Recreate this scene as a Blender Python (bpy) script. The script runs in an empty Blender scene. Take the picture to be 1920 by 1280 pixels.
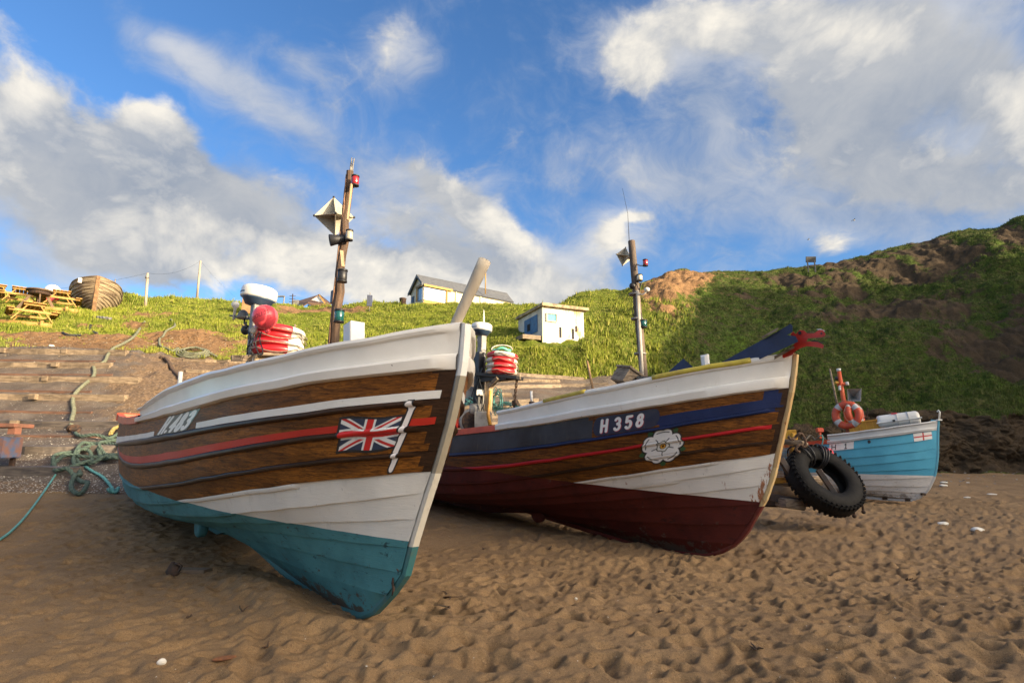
import bpy, math, random
import numpy as np
from mathutils import Vector, Matrix, Quaternion
from mathutils.bvhtree import BVHTree
random.seed(7); RNG = np.random.default_rng(11)
R = math.radians
SC = bpy.context.scene
COL = SC.collection

# ------------------------------------------------------------------ camera
CAMH = 1.3; FPX = 1067.0; PITCH = math.atan(210/1067.0)
cam = bpy.data.cameras.new("camera"); camo = bpy.data.objects.new("camera", cam); COL.objects.link(camo)
cam.sensor_fit = 'HORIZONTAL'; cam.sensor_width = 36.0; cam.lens = 36.0*FPX/1920.0
cam.clip_start = 0.05; cam.clip_end = 6000
camo.location = (0, 0, CAMH); camo.rotation_euler = (math.pi/2+PITCH, 0, 0)
SC.camera = camo

# ------------------------------------------------------------------ light and exposure
SUN_EL, SUN_AZ = 11.0, 60.0        # degrees; azimuth from straight behind the camera towards the right
sv = Vector((math.sin(R(SUN_AZ))*math.cos(R(SUN_EL)), -math.cos(R(SUN_AZ))*math.cos(R(SUN_EL)), math.sin(R(SUN_EL))))
sun = bpy.data.lights.new("sun", 'SUN'); suno = bpy.data.objects.new("sun", sun); COL.objects.link(suno)
sun.energy = 5.0; sun.angle = R(0.5); sun.color = (1.0, 0.80, 0.52)
suno.rotation_euler = sv.to_track_quat('Z', 'Y').to_euler()
SC.view_settings.view_transform = 'Standard'; SC.view_settings.look = 'None'
SC.view_settings.gamma = 1.0; SC.view_settings.exposure = 0.95
SKY_STRENGTH = 0.15

class NT:
    """tiny helper for node trees"""
    def __init__(s, tree): s.t = tree; s.n = tree.nodes; s.l = tree.links
    def add(s, typ, **kw):
        nd = s.n.new(typ)
        for k, v in kw.items():
            if k.startswith('i_'):
                key = k[2:]; key = int(key) if key.isdigit() else key
                s.set(nd.inputs[key], v)
            else: setattr(nd, k, v)
        return nd
    def set(s, sock, v):
        if isinstance(v, bpy.types.NodeSocket): s.l.new(v, sock)
        else: sock.default_value = v
    def m(s, op, a, b=None, c=None, clamp=False):
        nd = s.n.new('ShaderNodeMath'); nd.operation = op; nd.use_clamp = clamp
        s.set(nd.inputs[0], a)
        if b is not None: s.set(nd.inputs[1], b)
        if c is not None: s.set(nd.inputs[2], c)
        return nd.outputs[0]
    def mix(s, f, a, b, blend='MIX'):
        nd = s.n.new('ShaderNodeMix'); nd.data_type = 'RGBA'; nd.blend_type = blend
        s.set(nd.inputs[0], f)
        def c4(v): return (*v, 1.0) if isinstance(v, tuple) and len(v) == 3 else v
        s.set(nd.inputs[6], c4(a)); s.set(nd.inputs[7], c4(b)); return nd.outputs[2]
    def smooth(s, x, lo, hi):
        nd = s.n.new('ShaderNodeMapRange'); nd.interpolation_type = 'SMOOTHSTEP'
        s.set(nd.inputs[0], x); s.set(nd.inputs[1], lo); s.set(nd.inputs[2], hi); return nd.outputs[0]
    def noise(s, vec, scale, detail=4, rough=.55, dist=0.0):
        nd = s.n.new('ShaderNodeTexNoise'); s.set(nd.inputs['Vector'], vec); nd.inputs['Scale'].default_value = scale
        nd.inputs['Detail'].default_value = detail; nd.inputs['Roughness'].default_value = rough; nd.inputs['Distortion'].default_value = dist
        return nd.outputs[0]
    def vscale(s, vec, sc):
        nd = s.n.new('ShaderNodeMapping'); s.set(nd.inputs[0], vec); nd.inputs['Scale'].default_value = sc; return nd.outputs[0]

W = bpy.data.worlds.new("World"); SC.world = W; W.use_nodes = True
W.cycles.sampling_method = 'MANUAL'; W.cycles.sample_map_resolution = 256
def build_sky():
    q = NT(W.node_tree); q.n.clear()
    out = q.add('ShaderNodeOutputWorld'); bg = q.add('ShaderNodeBackground'); q.l.new(bg.outputs[0], out.inputs[0])
    sky = q.add('ShaderNodeTexSky', sky_type='NISHITA', sun_disc=False)
    sky.sun_elevation = R(SUN_EL); sky.sun_rotation = R(180-SUN_AZ); sky.air_density = 1.0; sky.dust_density = 0.3; sky.ozone_density = 2.0
    co = q.add('ShaderNodeTexCoord').outputs['Generated']
    sep = q.add('ShaderNodeSeparateXYZ'); q.l.new(co, sep.inputs[0]); X, Y, Z = sep.outputs
    # direction as (azimuth tangent, elevation tangent) for the half of the sky over the land
    yy = q.m('MAXIMUM', Y, 0.12)
    a = q.m('DIVIDE', X, yy); b = q.m('DIVIDE', Z, yy)
    # cloud texture on a slightly flattened dome: big shapes, then billows, then fibres
    def shifted(dx, dz):
        cv = q.add('ShaderNodeCombineXYZ'); q.set(cv.inputs[0], q.m('ADD', X, dx)); q.set(cv.inputs[1], Y); q.set(cv.inputs[2], q.m('MULTIPLY', q.m('ADD', Z, dz), 1.35)); return cv.outputs[0]
    def warp(v, sc, amt, det=3):
        wv = q.add('ShaderNodeTexNoise'); q.l.new(v, wv.inputs['Vector']); wv.inputs['Scale'].default_value = sc; wv.inputs['Detail'].default_value = det
        ad = q.add('ShaderNodeVectorMath', operation='MULTIPLY_ADD'); q.l.new(wv.outputs['Color'], ad.inputs[0]); ad.inputs[1].default_value = (amt,)*3; q.l.new(v, ad.inputs[2]); return ad.outputs[0]
    def density(dx, dz):
        v = warp(shifted(dx, dz), 2.6, .26)
        n1 = q.noise(v, 4.4, 10, .56)
        n2 = q.m('ABSOLUTE', q.m('SUBTRACT', q.noise(v, 10.5, 7, .58), .5))       # billows
        return q.m('ADD', q.m('MULTIPLY', q.m('SUBTRACT', n1, .5), 2.3), q.m('MULTIPLY', q.m('SUBTRACT', .10, n2), 1.7))
    d0 = density(0.0, 0.0); d1 = density(0.014, 0.040)
    def blob(ca, cb, ra, rb, ang, amp):
        da = q.m('SUBTRACT', a, ca); db = q.m('SUBTRACT', b, cb); c, s_ = math.cos(R(ang)), math.sin(R(ang))
        u = q.m('MULTIPLY_ADD', da, c/ra, q.m('MULTIPLY', db, s_/ra))
        v = q.m('MULTIPLY_ADD', da, -s_/rb, q.m('MULTIPLY', db, c/rb))
        r2 = q.m('MULTIPLY_ADD', u, u, q.m('MULTIPLY', v, v))
        return q.m('MULTIPLY', q.m('EXPONENT', q.m('MULTIPLY', r2, -1.0)), amp)
    def total(lst):
        t = None
        for bl in lst:
            e = blob(*bl[:6]); t = e if t is None else q.m('ADD', t, e)
        return t
    tot = total(SKY_CLOUDS); whit = total(SKY_BRIGHT); veil = total(SKY_VEIL)
    back = q.smooth(q.m('MULTIPLY', Y, -1.0), -.25, .15)  # cloud cover added behind the camera for bright neutral ambient light
    front = q.m('SUBTRACT', 1.0, back)
    tot = q.m('ADD', q.m('MULTIPLY', tot, front), q.m('MULTIPLY', back, .50))
    # thin veils first, then the solid clouds over them
    fib = q.noise(warp(shifted(0, 0), 3.0, .35), 4.2, 9, .62)
    vm = q.m('MULTIPLY', q.smooth(q.m('ADD', q.m('MULTIPLY', veil, front), q.m('MULTIPLY', q.m('SUBTRACT', fib, .5), 3.4)), -.05, 1.25), .82)
    dens = q.m('ADD', tot, q.m('MULTIPLY', d0, 1.15))
    mask = q.smooth(dens, .26, .92)
    grad = q.m('MULTIPLY', q.m('SUBTRACT', d0, d1), .95)
    core = q.m('MULTIPLY', q.smooth(dens, .9, 2.2), .12)
    lit = q.m('SUBTRACT', q.m('ADD', q.m('ADD', .20, grad), q.m('ADD', q.m('MULTIPLY', whit, .72), q.m('MULTIPLY', back, .45))), core, clamp=True)
    lit = q.m('MAXIMUM', lit, q.m('MULTIPLY_ADD', q.m('SUBTRACT', fib, .30), 1.1, .0, clamp=True))
    ccol = q.mix(lit, (.150, .180, .232), (.51, .48, .425))
    vcol = q.mix(q.m('ADD', q.m('MULTIPLY', whit, .8), q.m('MULTIPLY', q.m('SUBTRACT', fib, .42), 2.2), clamp=True), (.165, .205, .28), (.46, .445, .42))
    skyc = q.add('ShaderNodeVectorMath', operation='MULTIPLY'); q.l.new(sky.outputs[0], skyc.inputs[0])
    skyc.inputs[1].default_value = (SKY_STRENGTH*SKY_TINT[0], SKY_STRENGTH*SKY_TINT[1], SKY_STRENGTH*SKY_TINT[2])
    fin = q.mix(q.m('MULTIPLY', mask, .97), q.mix(vm, skyc.outputs[0], vcol), ccol)
    # glow added to the unseen sky near the sun, lighting the shaded sand
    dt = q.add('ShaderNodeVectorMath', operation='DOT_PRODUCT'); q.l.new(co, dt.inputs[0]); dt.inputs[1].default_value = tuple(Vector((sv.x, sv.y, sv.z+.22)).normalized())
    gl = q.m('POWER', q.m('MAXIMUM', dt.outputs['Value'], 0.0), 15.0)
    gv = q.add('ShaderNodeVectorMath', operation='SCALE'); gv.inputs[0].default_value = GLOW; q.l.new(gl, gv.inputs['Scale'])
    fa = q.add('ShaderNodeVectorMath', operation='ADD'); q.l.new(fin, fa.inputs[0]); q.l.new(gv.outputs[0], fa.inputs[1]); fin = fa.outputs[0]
    q.l.new(fin, bg.inputs[0]); bg.inputs[1].default_value = 1.0
def pab(px, py):
    """direction tangents of a point of the sky"""
    A = (px-960)/FPX; B = (640-py)/FPX; c, s_ = math.cos(PITCH), math.sin(PITCH)
    y = c-B*s_; return A/y, (s_+B*c)/y
def cl(px, py, rx, ry, ang, amp):
    A, B = pab(px, py); return (A, B, rx/FPX*1.05, ry/FPX*1.05, ang, amp)
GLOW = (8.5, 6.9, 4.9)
SKY_TINT = (0.46, 0.68, 0.94)
SKY_CLOUDS = [cl(20,215,130,120,-30,1.25), cl(110,300,160,80,-30,.7), cl(295,235,95,75,-20,1.25), cl(330,330,170,90,-18,.95), cl(470,400,160,50,-25,.75), cl(130,380,200,60,-10,.5),
    cl(250,450,170,60,-8,.85), cl(400,500,200,40,0,.55), cl(580,510,150,50,0,.8), cl(740,520,180,60,-12,1.1), cl(930,430,130,36,-36,1.0), cl(1010,545,110,34,-10,1.0), cl(820,350,110,30,-35,.5), cl(880,500,160,40,-30,.7),
    cl(1205,120,75,75,0,1.15), cl(1320,50,90,60,-20,.9), cl(1640,130,200,150,0,1.15), cl(1890,200,100,140,0,1.3), cl(1740,340,210,85,-8,1.15), cl(1560,230,110,110,0,.55),
    cl(1140,440,26,34,-50,.9), cl(1190,407,30,11,0,.9), cl(1560,455,50,20,0,.7), cl(1480,50,110,60,0,.6), cl(730,70,60,60,-45,.35), cl(300,70,100,25,-28,.30)]
SKY_VEIL = [cl(640,300,330,45,-36,.70), cl(350,110,170,50,-30,.95), cl(760,100,80,90,-45,.95), cl(560,110,80,30,-38,.6), cl(150,380,280,120,0,1.1), cl(450,420,260,90,-15,1.1), cl(820,530,300,60,0,.9),
    cl(900,420,240,60,-36,.9), cl(950,170,60,60,0,.35), cl(1330,200,110,190,-5,.95), cl(1250,340,150,60,-20,.7), cl(1760,180,240,300,0,1.6), cl(1560,380,170,90,-10,1.0), cl(1230,110,120,110,0,.7), cl(1040,320,30,50,0,.4), cl(1145,430,80,50,0,.5), cl(60,500,180,50,0,.6), cl(1480,40,200,60,0,.8)]
SKY_BRIGHT = [cl(20,180,100,90,-30,.95), cl(295,190,80,50,-15,1.0), cl(230,430,150,50,0,.6), cl(480,510,160,50,0,.8), cl(700,510,240,60,-15,.95), cl(950,430,90,34,-36,1.0), cl(1010,545,110,34,0,.8), cl(-10,330,50,30,0,.6),
    cl(1205,115,80,70,0,1.0), cl(1900,190,75,95,0,1.0), cl(1320,40,90,60,0,.7), cl(1145,440,50,45,0,.9), cl(1190,405,50,25,0,1.0), cl(330,90,130,40,-28,.6), cl(750,80,80,80,-45,.7), cl(1560,60,170,60,0,.65), cl(1620,160,120,60,0,.3), cl(1560,450,60,25,0,.6), cl(1780,260,60,40,0,.3),
    cl(400,330,180,60,-25,-.55), cl(110,290,110,50,-20,-.45), cl(120,420,120,30,-10,-.35), cl(1740,360,180,60,0,-.45), cl(1640,200,100,90,0,-.2), cl(900,490,100,25,-30,-.4)]
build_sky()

# ------------------------------------------------------------------ geometry helpers
CP, SP = math.cos(PITCH), math.sin(PITCH)
CO = Vector((0, 0, CAMH))
def ray(px, py):
    a = (px-960)/FPX; b = (640-py)/FPX
    return Vector((a, CP-b*SP, SP+b*CP))
def at(px, py, Y):
    """the point seen at (px, py) of the photograph on the plane Y metres in front"""
    r = ray(px, py); return CO+r*(Y/r.y)
def new_mesh_obj(name, me, parent=None):
    o = bpy.data.objects.new(name, me); COL.objects.link(o)
    if parent is not None: o.parent = parent
    return o
def tag(o, label=None, cat=None, group=None, kind=None):
    if label: o['label'] = label
    if cat: o['category'] = cat
    if group: o['group'] = group
    if kind: o['kind'] = kind
    return o
def thing(name, label, cat, loc=(0, 0, 0), rot=(0, 0, 0), group=None, mat=None):
    o = bpy.data.objects.new(name, None); COL.objects.link(o); o.empty_display_size = .2
    if mat is not None: o.matrix_world = mat
    else: o.location = loc; o.rotation_euler = rot
    return tag(o, label, cat, group)

class MB:
    """mesh builder: collects pieces, links them as ONE object"""
    def __init__(s): s.v = []; s.f = []; s.mi = []; s.cur = 0; s.sm = []
    def mat(s, i): s.cur = i; return s
    def face(s, idx, smooth=False): s.f.append(tuple(idx)); s.mi.append(s.cur); s.sm.append(smooth)
    def box(s, c, size, M=None, bev=0.0, taper=1.0):
        hx, hy, hz = [d/2 for d in size]; c = Vector(c)
        if bev > 0:
            b = min(bev, hx*.9, hy*.9, hz*.9); vs = []
            for sz in (-1, 1):
                for (ax, ay, az) in ((hx-b, hy-b, hz), (hx, hy, hz-b)) if sz < 0 else ((hx, hy, hz-b), (hx-b, hy-b, hz)):
                    t = taper if sz > 0 else 1
                    for x, y in ((-ax, -ay), (ax, -ay), (ax, ay), (-ax, ay)): vs.append(Vector((x*t, y*t, sz*az)))
            n = len(s.v)
            for p in vs: s.v.append((M @ p if M else p)+c)
            s.face([n+3, n+2, n+1, n])
            for r in range(3):
                for i in range(4): s.face([n+r*4+i, n+r*4+(i+1) % 4, n+(r+1)*4+(i+1) % 4, n+(r+1)*4+i])
            s.face([n+12, n+13, n+14, n+15]); return s
        n = len(s.v)
        for z in (-hz, hz):
            t = taper if z > 0 else 1
            for x, y in ((-hx, -hy), (hx, -hy), (hx, hy), (-hx, hy)):
                p = Vector((x*t, y*t, z)); s.v.append((M @ p if M else p)+c)
        for q in ((3, 2, 1, 0), (4, 5, 6, 7), (0, 1, 5, 4), (1, 2, 6, 5), (2, 3, 7, 6), (3, 0, 4, 7)): s.face([n+i for i in q])
        return s
    def beam(s, a, b, w, h, up=(0, 0, 1), bev=0.0):
        a, b = Vector(a), Vector(b); d = b-a; L = d.length; x = d.normalized(); u = Vector(up)
        y = u.cross(x); y = y.normalized() if y.length > 1e-4 else Vector((0, 1, 0)); z = x.cross(y)
        M = Matrix((x, y, z)).transposed(); return s.box((a+b)/2, (L, w, h), M, bev)
    def tube(s, pts, r, n=8, cap=True, closed=False):
        pts = [Vector(p) for p in pts]; m = len(pts)
        rs = r if isinstance(r, (list, tuple)) else [r]*m
        base = len(s.v); prev = None
        for i, p in enumerate(pts):
            if closed: t = pts[(i+1) % m]-pts[i-1]
            else: t = pts[min(i+1, m-1)]-pts[max(i-1, 0)]
            t = t.normalized() if t.length > 1e-9 else Vector((0, 0, 1))
            if prev is None:
                ref = Vector((0, 0, 1)) if abs(t.z) < .9 else Vector((1, 0, 0)); u = t.cross(ref).normalized()
            else:
                u = prev-t*prev.dot(t); u = u.normalized() if u.length > 1e-6 else t.orthogonal().normalized()
            prev = u; w = t.cross(u)
            for k in range(n):
                an = 2*math.pi*k/n; s.v.append(p+(u*math.cos(an)+w*math.sin(an))*rs[i])
        rng = m if closed else m-1
        for i in range(rng):
            j = (i+1) % m
            for k in range(n):
                s.face([base+i*n+k, base+i*n+(k+1) % n, base+j*n+(k+1) % n, base+j*n+k], True)
        if cap and not closed:
            s.face([base+k for k in range(n)][::-1]); s.face([base+(m-1)*n+k for k in range(n)])
        return s
    def lathe(s, prof, c=(0, 0, 0), n=24, M=None, smooth=True, closed=False):
        """prof: list of (radius, height) turned about z"""
        base = len(s.v); c = Vector(c)
        for (r, h) in prof:
            for k in range(n):
                an = 2*math.pi*k/n; p = Vector((r*math.cos(an), r*math.sin(an), h)); s.v.append((M @ p if M else p)+c)
        m = len(prof)
        for i in range(m if closed else m-1):
            j = (i+1) % m
            for k in range(n): s.face([base+i*n+k, base+i*n+(k+1) % n, base+j*n+(k+1) % n, base+j*n+k], smooth)
        if not closed:
            if prof[0][0] > 1e-4: s.face([base+k for k in range(n)][::-1])
            if prof[-1][0] > 1e-4: s.face([base+(m-1)*n+k for k in range(n)])
        return s
    def ball(s, c, r, n=20, m=12, M=None, sc=(1, 1, 1)):
        prof = [(max(1e-5, r*math.sin(math.pi*i/m)), -r*math.cos(math.pi*i/m)) for i in range(m+1)]
        S = Matrix.Diagonal(Vector(sc)); return s.lathe(prof, c, n, (M @ S) if M else S)
    def prism(s, poly, thick, M, c, bevel=0.0):
        """flat outline (x,z list) given a thickness along its own y"""
        n = len(s.v); k = len(poly); c = Vector(c)
        for y in (-thick/2, thick/2):
            for (x, z) in poly: s.v.append(M @ Vector((x, y, z))+c)
        s.face([n+i for i in range(k)]); s.face([n+k+i for i in range(k)][::-1])
        for i in range(k): s.face([n+(i+1) % k, n+i, n+k+i, n+k+(i+1) % k])
        return s
    def build(s, name, mats, parent=None, sharp=None):
        me = bpy.data.meshes.new(name); me.from_pydata([tuple(v) for v in s.v], [], s.f)
        if not isinstance(mats, (list, tuple)): mats = [mats]
        for m_ in mats: me.materials.append(m_)
        me.polygons.foreach_set('material_index', s.mi); me.polygons.foreach_set('use_smooth', s.sm)
        me.update()
        if sharp: me.polygons.foreach_set('use_smooth', [True]*len(s.f)); me.set_sharp_from_angle(angle=R(sharp))
        return new_mesh_obj(name, me, parent)

# ------------------------------------------------------------------ materials
MATS = {}
def basic(name, c1, c2=None, scale=3.0, rough=.6, bump=0.0, bscale=None, coat=0.0, metal=0.0, stretch=(1, 1, 1), speck=None, spec=.5, coord='Object', lo=.35, hi=.65, dirt=None, detail=6):
    if name in MATS: return MATS[name]
    m = bpy.data.materials.new(name); m.use_nodes = True; q = NT(m.node_tree)
    bs = q.n['Principled BSDF']; co = q.add('ShaderNodeTexCoord').outputs[coord]
    v = q.vscale(co, stretch)
    n = q.noise(v, scale, detail, .6)
    c2 = c2 or tuple(x*.8 for x in c1)
    col = q.mix(q.smooth(n, lo, hi), c1, c2)
    if speck:   # (colour, scale, threshold)
        n2 = q.noise(v, speck[1], 3, .7); col = q.mix(q.smooth(n2, speck[2], speck[2]+.04), col, speck[0])
    if dirt:    # streaks and grime of their own shape
        n3 = q.noise(q.vscale(co, (2.2, 2.2, .5)), dirt[1], 8, .7, .4); col = q.mix(q.m('MULTIPLY', q.smooth(n3, dirt[2], dirt[2]+.2), dirt[3]), col, dirt[0])
    q.l.new(col, bs.inputs['Base Color'])
    bs.inputs['Roughness'].default_value = rough; bs.inputs['Metallic'].default_value = metal
    bs.inputs['Coat Weight'].default_value = coat; bs.inputs['Coat Roughness'].default_value = .12; bs.inputs['Specular IOR Level'].default_value = spec
    if bump:
        bp = q.add('ShaderNodeBump'); bp.inputs['Strength'].default_value = bump; bp.inputs['Distance'].default_value = .01
        q.l.new(q.noise(v, bscale or scale*4, 6, .65), bp.inputs['Height']); q.l.new(bp.outputs[0], bs.inputs['Normal'])
    MATS[name] = m; return m

# ------------------------------------------------------------------ numpy noise
def vnoise(x, y, seed=0):
    xi = np.floor(x).astype(np.int64); yi = np.floor(y).astype(np.int64); fx = x-xi; fy = y-yi
    fx = fx*fx*fx*(fx*(fx*6-15)+10); fy = fy*fy*fy*(fy*(fy*6-15)+10)
    def h(a, b):
        n = (a*374761393+b*668265263+seed*1442695041) & 0xffffffff
        n = ((n ^ (n >> 13))*1274126177) & 0xffffffff; n = (n ^ (n >> 16)) & 0xffff
        return n/65535.0
    a = h(xi, yi); b = h(xi+1, yi); c = h(xi, yi+1); d = h(xi+1, yi+1)
    return (a*(1-fx)+b*fx)*(1-fy)+(c*(1-fx)+d*fx)*fy
def fbm(x, y, oct=4, seed=0, gain=.5):
    t = 0; amp = 1; tot = 0
    for i in range(oct):
        t = t+amp*vnoise(x*2**i+17.3*i, y*2**i-9.1*i, seed+i); tot += amp; amp *= gain
    return t/tot*2-1
def sstep(x, lo, hi):
    t = np.clip((x-lo)/(hi-lo), 0, 1); return t*t*(3-2*t)
# ------------------------------------------------------------------ the land
# each key line of the land: (column, row, distance) read along the photograph, or a plain height
def pch(xs, ys, x):
    xs = np.array(xs, float); ys = np.array(ys, float); h = np.diff(xs); d = np.diff(ys)/h
    m = np.zeros(len(xs)); m[0] = d[0]; m[-1] = d[-1]
    for i in range(1, len(xs)-1):
        if d[i-1]*d[i] > 0: m[i] = 2*d[i-1]*d[i]/(d[i-1]+d[i])
    i = np.clip(np.searchsorted(xs, x)-1, 0, len(h)-1); t = (x-xs[i])/h[i]
    t = np.clip(t, 0, 1)
    return (2*t**3-3*t**2+1)*ys[i]+(t**3-2*t**2+t)*h[i]*m[i]+(-2*t**3+3*t**2)*ys[i+1]+(t**3-t**2)*h[i]*m[i+1]
PX0, PX1, NCOL = -650, 2350, 860
pxs = np.linspace(PX0, PX1, NCOL)
def row_z(Y, knots):
    k = np.array(knots, float)
    yv = np.full(NCOL, float(Y)) if np.isscalar(Y) else pch(*zip(*Y), pxs)
    z = pch(k[:, 0], k[:, 1], pxs); d = yv*CP+(z-CAMH)*SP
    return np.stack([(pxs-960)/FPX*np.abs(d), yv, z], 1)
def row_p(knots):
    k = np.array(knots, float); py = pch(k[:, 0], k[:, 1], pxs); Y = pch(k[:, 0], k[:, 2], pxs)
    a = (pxs-960)/FPX; b = (640-py)/FPX; ry = CP-b*SP; rz = SP+b*CP; t = Y/ry
    return np.stack([a*t, Y, CAMH+rz*t], 1)
K = []
kb = np.stack([(pxs-960)/FPX*22, np.full(NCOL, -9.0), np.full(NCOL, -.25)], 1); K.append(kb)
kb = np.stack([(pxs-960)/FPX*6, np.full(NCOL, 2.5), np.full(NCOL, -.06)], 1); K.append(kb)
K.append(row_z(4.4, [(-650, 0), (2350, 0)]))
K.append(row_z(7.4, [(-650, .12), (200, .1), (900, .03), (1400, .0), (2350, .0)]))
K.append(row_z([(-650, 10.4), (0, 10.6), (250, 10.6), (500, 11.6), (760, 13.6), (960, 15.2), (1150, 17.5), (1280, 20), (1400, 22), (1600, 23), (2350, 23)],
               [(-650, .66), (0, .62), (240, .58), (500, .52), (960, .5), (1250, .45), (1500, .5), (1780, .55), (1920, .5), (2350, .4)]))
K.append(row_p([(-650, 790, 14.5), (0, 785, 15), (200, 787, 15), (400, 785, 15.5), (600, 785, 16.5), (800, 780, 17.5), (960, 765, 18), (1080, 750, 19.5), (1160, 735, 20.6), (1250, 745, 22.5), (1400, 800, 24.3), (1500, 795, 24.6), (1600, 785, 24.8), (1700, 778, 24.6), (1780, 774, 24.4), (1850, 772, 24.0), (1920, 780, 24.0), (2350, 800, 25)]))
K.append(row_p([(-650, 650, 20), (0, 650, 20.5), (200, 655, 20.5), (400, 672, 21), (600, 690, 21.5), (800, 702, 22), (960, 697, 22.2), (1080, 712, 22.6), (1160, 692, 24), (1250, 670, 26), (1400, 690, 30), (1600, 680, 31), (1780, 680, 30), (1920, 690, 29), (2350, 700, 29)]))
K.append(row_p([(-650, 600, 25), (0, 606, 25), (200, 608, 26), (400, 612, 27), (600, 628, 28), (800, 632, 28), (960, 634, 25.6), (1020, 645, 24.6), (1090, 648, 24.6), (1160, 615, 28), (1250, 585, 33), (1400, 590, 38), (1600, 570, 40), (1780, 550, 39), (1920, 540, 37), (2350, 520, 33)]))
K.append(row_p([(-650, 570, 31), (0, 566, 30), (100, 578, 29), (200, 582, 31), (400, 580, 33), (600, 588, 38), (800, 588, 35), (960, 590, 33), (1020, 598, 30), (1090, 600, 30), (1160, 575, 36), (1210, 545, 42), (1250, 530, 43), (1400, 538, 44), (1600, 515, 44.5), (1780, 480, 43.5), (1920, 450, 42), (2350, 420, 36)]))
K.append(row_p([(-650, 558, 33), (0, 553, 33.5), (120, 553, 35), (230, 549, 36), (400, 558, 39), (500, 566, 42), (560, 574, 44), (600, 576, 44), (660, 573, 43), (740, 571, 41), (800, 572, 39), (900, 571, 38), (960, 572, 38), (1040, 574, 38), (1075, 558, 42), (1115, 549, 44), (1160, 548, 46), (1200, 528, 47), (1232, 511, 47), (1269, 503, 47), (1322, 508, 47.5), (1427, 504, 48), (1492, 497, 48), (1525, 488, 48), (1606, 479, 48), (1688, 459, 48), (1769, 438, 47), (1810, 430, 47), (1850, 425, 46), (1920, 402, 45), (2100, 372, 43), (2350, 350, 40)]))
crest = K[-1]
K.append(crest+np.array([0, 2.5, -.15])); K.append(crest+np.array([0, 14, -2.0])); K.append(crest*np.array([2.2, 0, 1])+np.array([0, 170, -6.0]))
NS = [6, 110, 160, 170, 190, 90, 90, 90, 56, 56, 5, 5, 5]   # steps in each band (behind .. far)
NS = NS[:len(K)-1]
rows = []; band = []
for i in range(len(K)-1):
    for j in range(NS[i]):
        t = j/NS[i]
        if 2 <= i <= 8:   # gentle rounding between the bands
            p0, p1, p2, p3 = K[i-1], K[i], K[i+1], K[i+2]
            lin = p1*(1-t)+p2*t; cr = .5*((2*p1)+(-p0+p2)*t+(2*p0-5*p1+4*p2-p3)*t*t+(-p0+3*p1-3*p2+p3)*t**3)
            w = .35 if i not in (4, 8) else .0
            rows.append(lin*(1-w)+cr*w)
        else: rows.append(K[i]*(1-t)+K[i+1]*t)
        band.append(i+t)
rows.append(K[-1]); band.append(len(K)-1)
G = np.array(rows); band = np.array(band)          # [row, col, xyz]
NR = G.shape[0]
def pixels(G):
    d = G[..., 1]*CP+(G[..., 2]-CAMH)*SP; d = np.where(d < .05, .05, d); u = -G[..., 1]*SP+(G[..., 2]-CAMH)*CP
    return 960+FPX*G[..., 0]/d, 640-FPX*u/d
PX, PY = pixels(G)
BND = band[:, None]+0*PX
X_, Y_ = G[..., 0], G[..., 1]
# where bare earth shows: (px, py, rx, ry, angle, amount)
EARTH = [(1268, 522, 58, 20, -4, 1.2), (1235, 548, 36, 22, 0, .9), (1300, 555, 60, 22, 20, .5), (1250, 585, 46, 22, 0, .55), (1370, 600, 70, 34, 10, .62), (1600, 492, 200, 14, -6, .95), (1750, 452, 110, 14, -14, .8), (1480, 515, 120, 10, 0, .6),
    (1560, 540, 80, 16, 10, .5), (1760, 478, 75, 30, -10, .9), (1650, 570, 120, 30, 5, .85), (1760, 565, 80, 30, 0, .7), (1560, 590, 60, 22, 0, .5), (1900, 440, 40, 24, -20, .9), (1850, 640, 95, 30, -20, .8), (1900, 620, 60, 60, 0, .7), (1780, 650, 90, 14, -20, .5),
    (1480, 620, 80, 12, -5, .35), (1420, 560, 60, 14, 0, .4), (1900, 700, 80, 20, 0, .35), (1540, 808, 70, 22, 0, .9),
    (200, 642, 230, 17, 0, .85), (380, 642, 110, 26, 0, .9), (280, 625, 70, 16, -30, .8), (60, 632, 120, 16, 0, .7), (290, 590, 50, 6, 0, .7), (600, 583, 95, 5, 0, 1.0), (440, 620, 50, 25, 0, .4), (790, 655, 60, 5, 0, .4), (860, 622, 60, 6, 0, .3), (180, 605, 60, 6, 0, .4), (110, 618, 40, 7, 0, .5), (500, 650, 80, 20, 0, .5)]
earth = np.zeros_like(PX)
for (cx, cy, rx, ry, an, am) in EARTH:
    c, s_ = math.cos(R(an)), math.sin(R(an)); dx = PX-cx; dy = PY-cy
    e = ((dx*c-dy*s_)/rx)**2+((dx*s_+dy*c)/ry)**2; earth = np.maximum(earth, am*np.exp(-e*.8))
nz = fbm(X_*.55, (Y_+G[..., 2])*.8, 5, 3, .6)
nz2 = fbm(X_*.16, (Y_*1.0+G[..., 2]*1.4)*.22, 4, 9)
bandhill = (BND > 6.0)
# low cliff at the foot of the right-hand hill
cliff = sstep(PX, 1380, 1470)*(1-sstep(BND, 4.9, 5.12))*sstep(BND, 3.98, 4.05)
earth = np.clip(earth+nz*.42*(earth > .03)+(.30*sstep(nz2*.8+nz*.4, .15, .5))*(PX > 1150), 0, 1.3)
earth = np.maximum(earth, cliff*1.2)
isslip = (BND >= 4)*(BND <= 6.0)*(PX < 1178)
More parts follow.
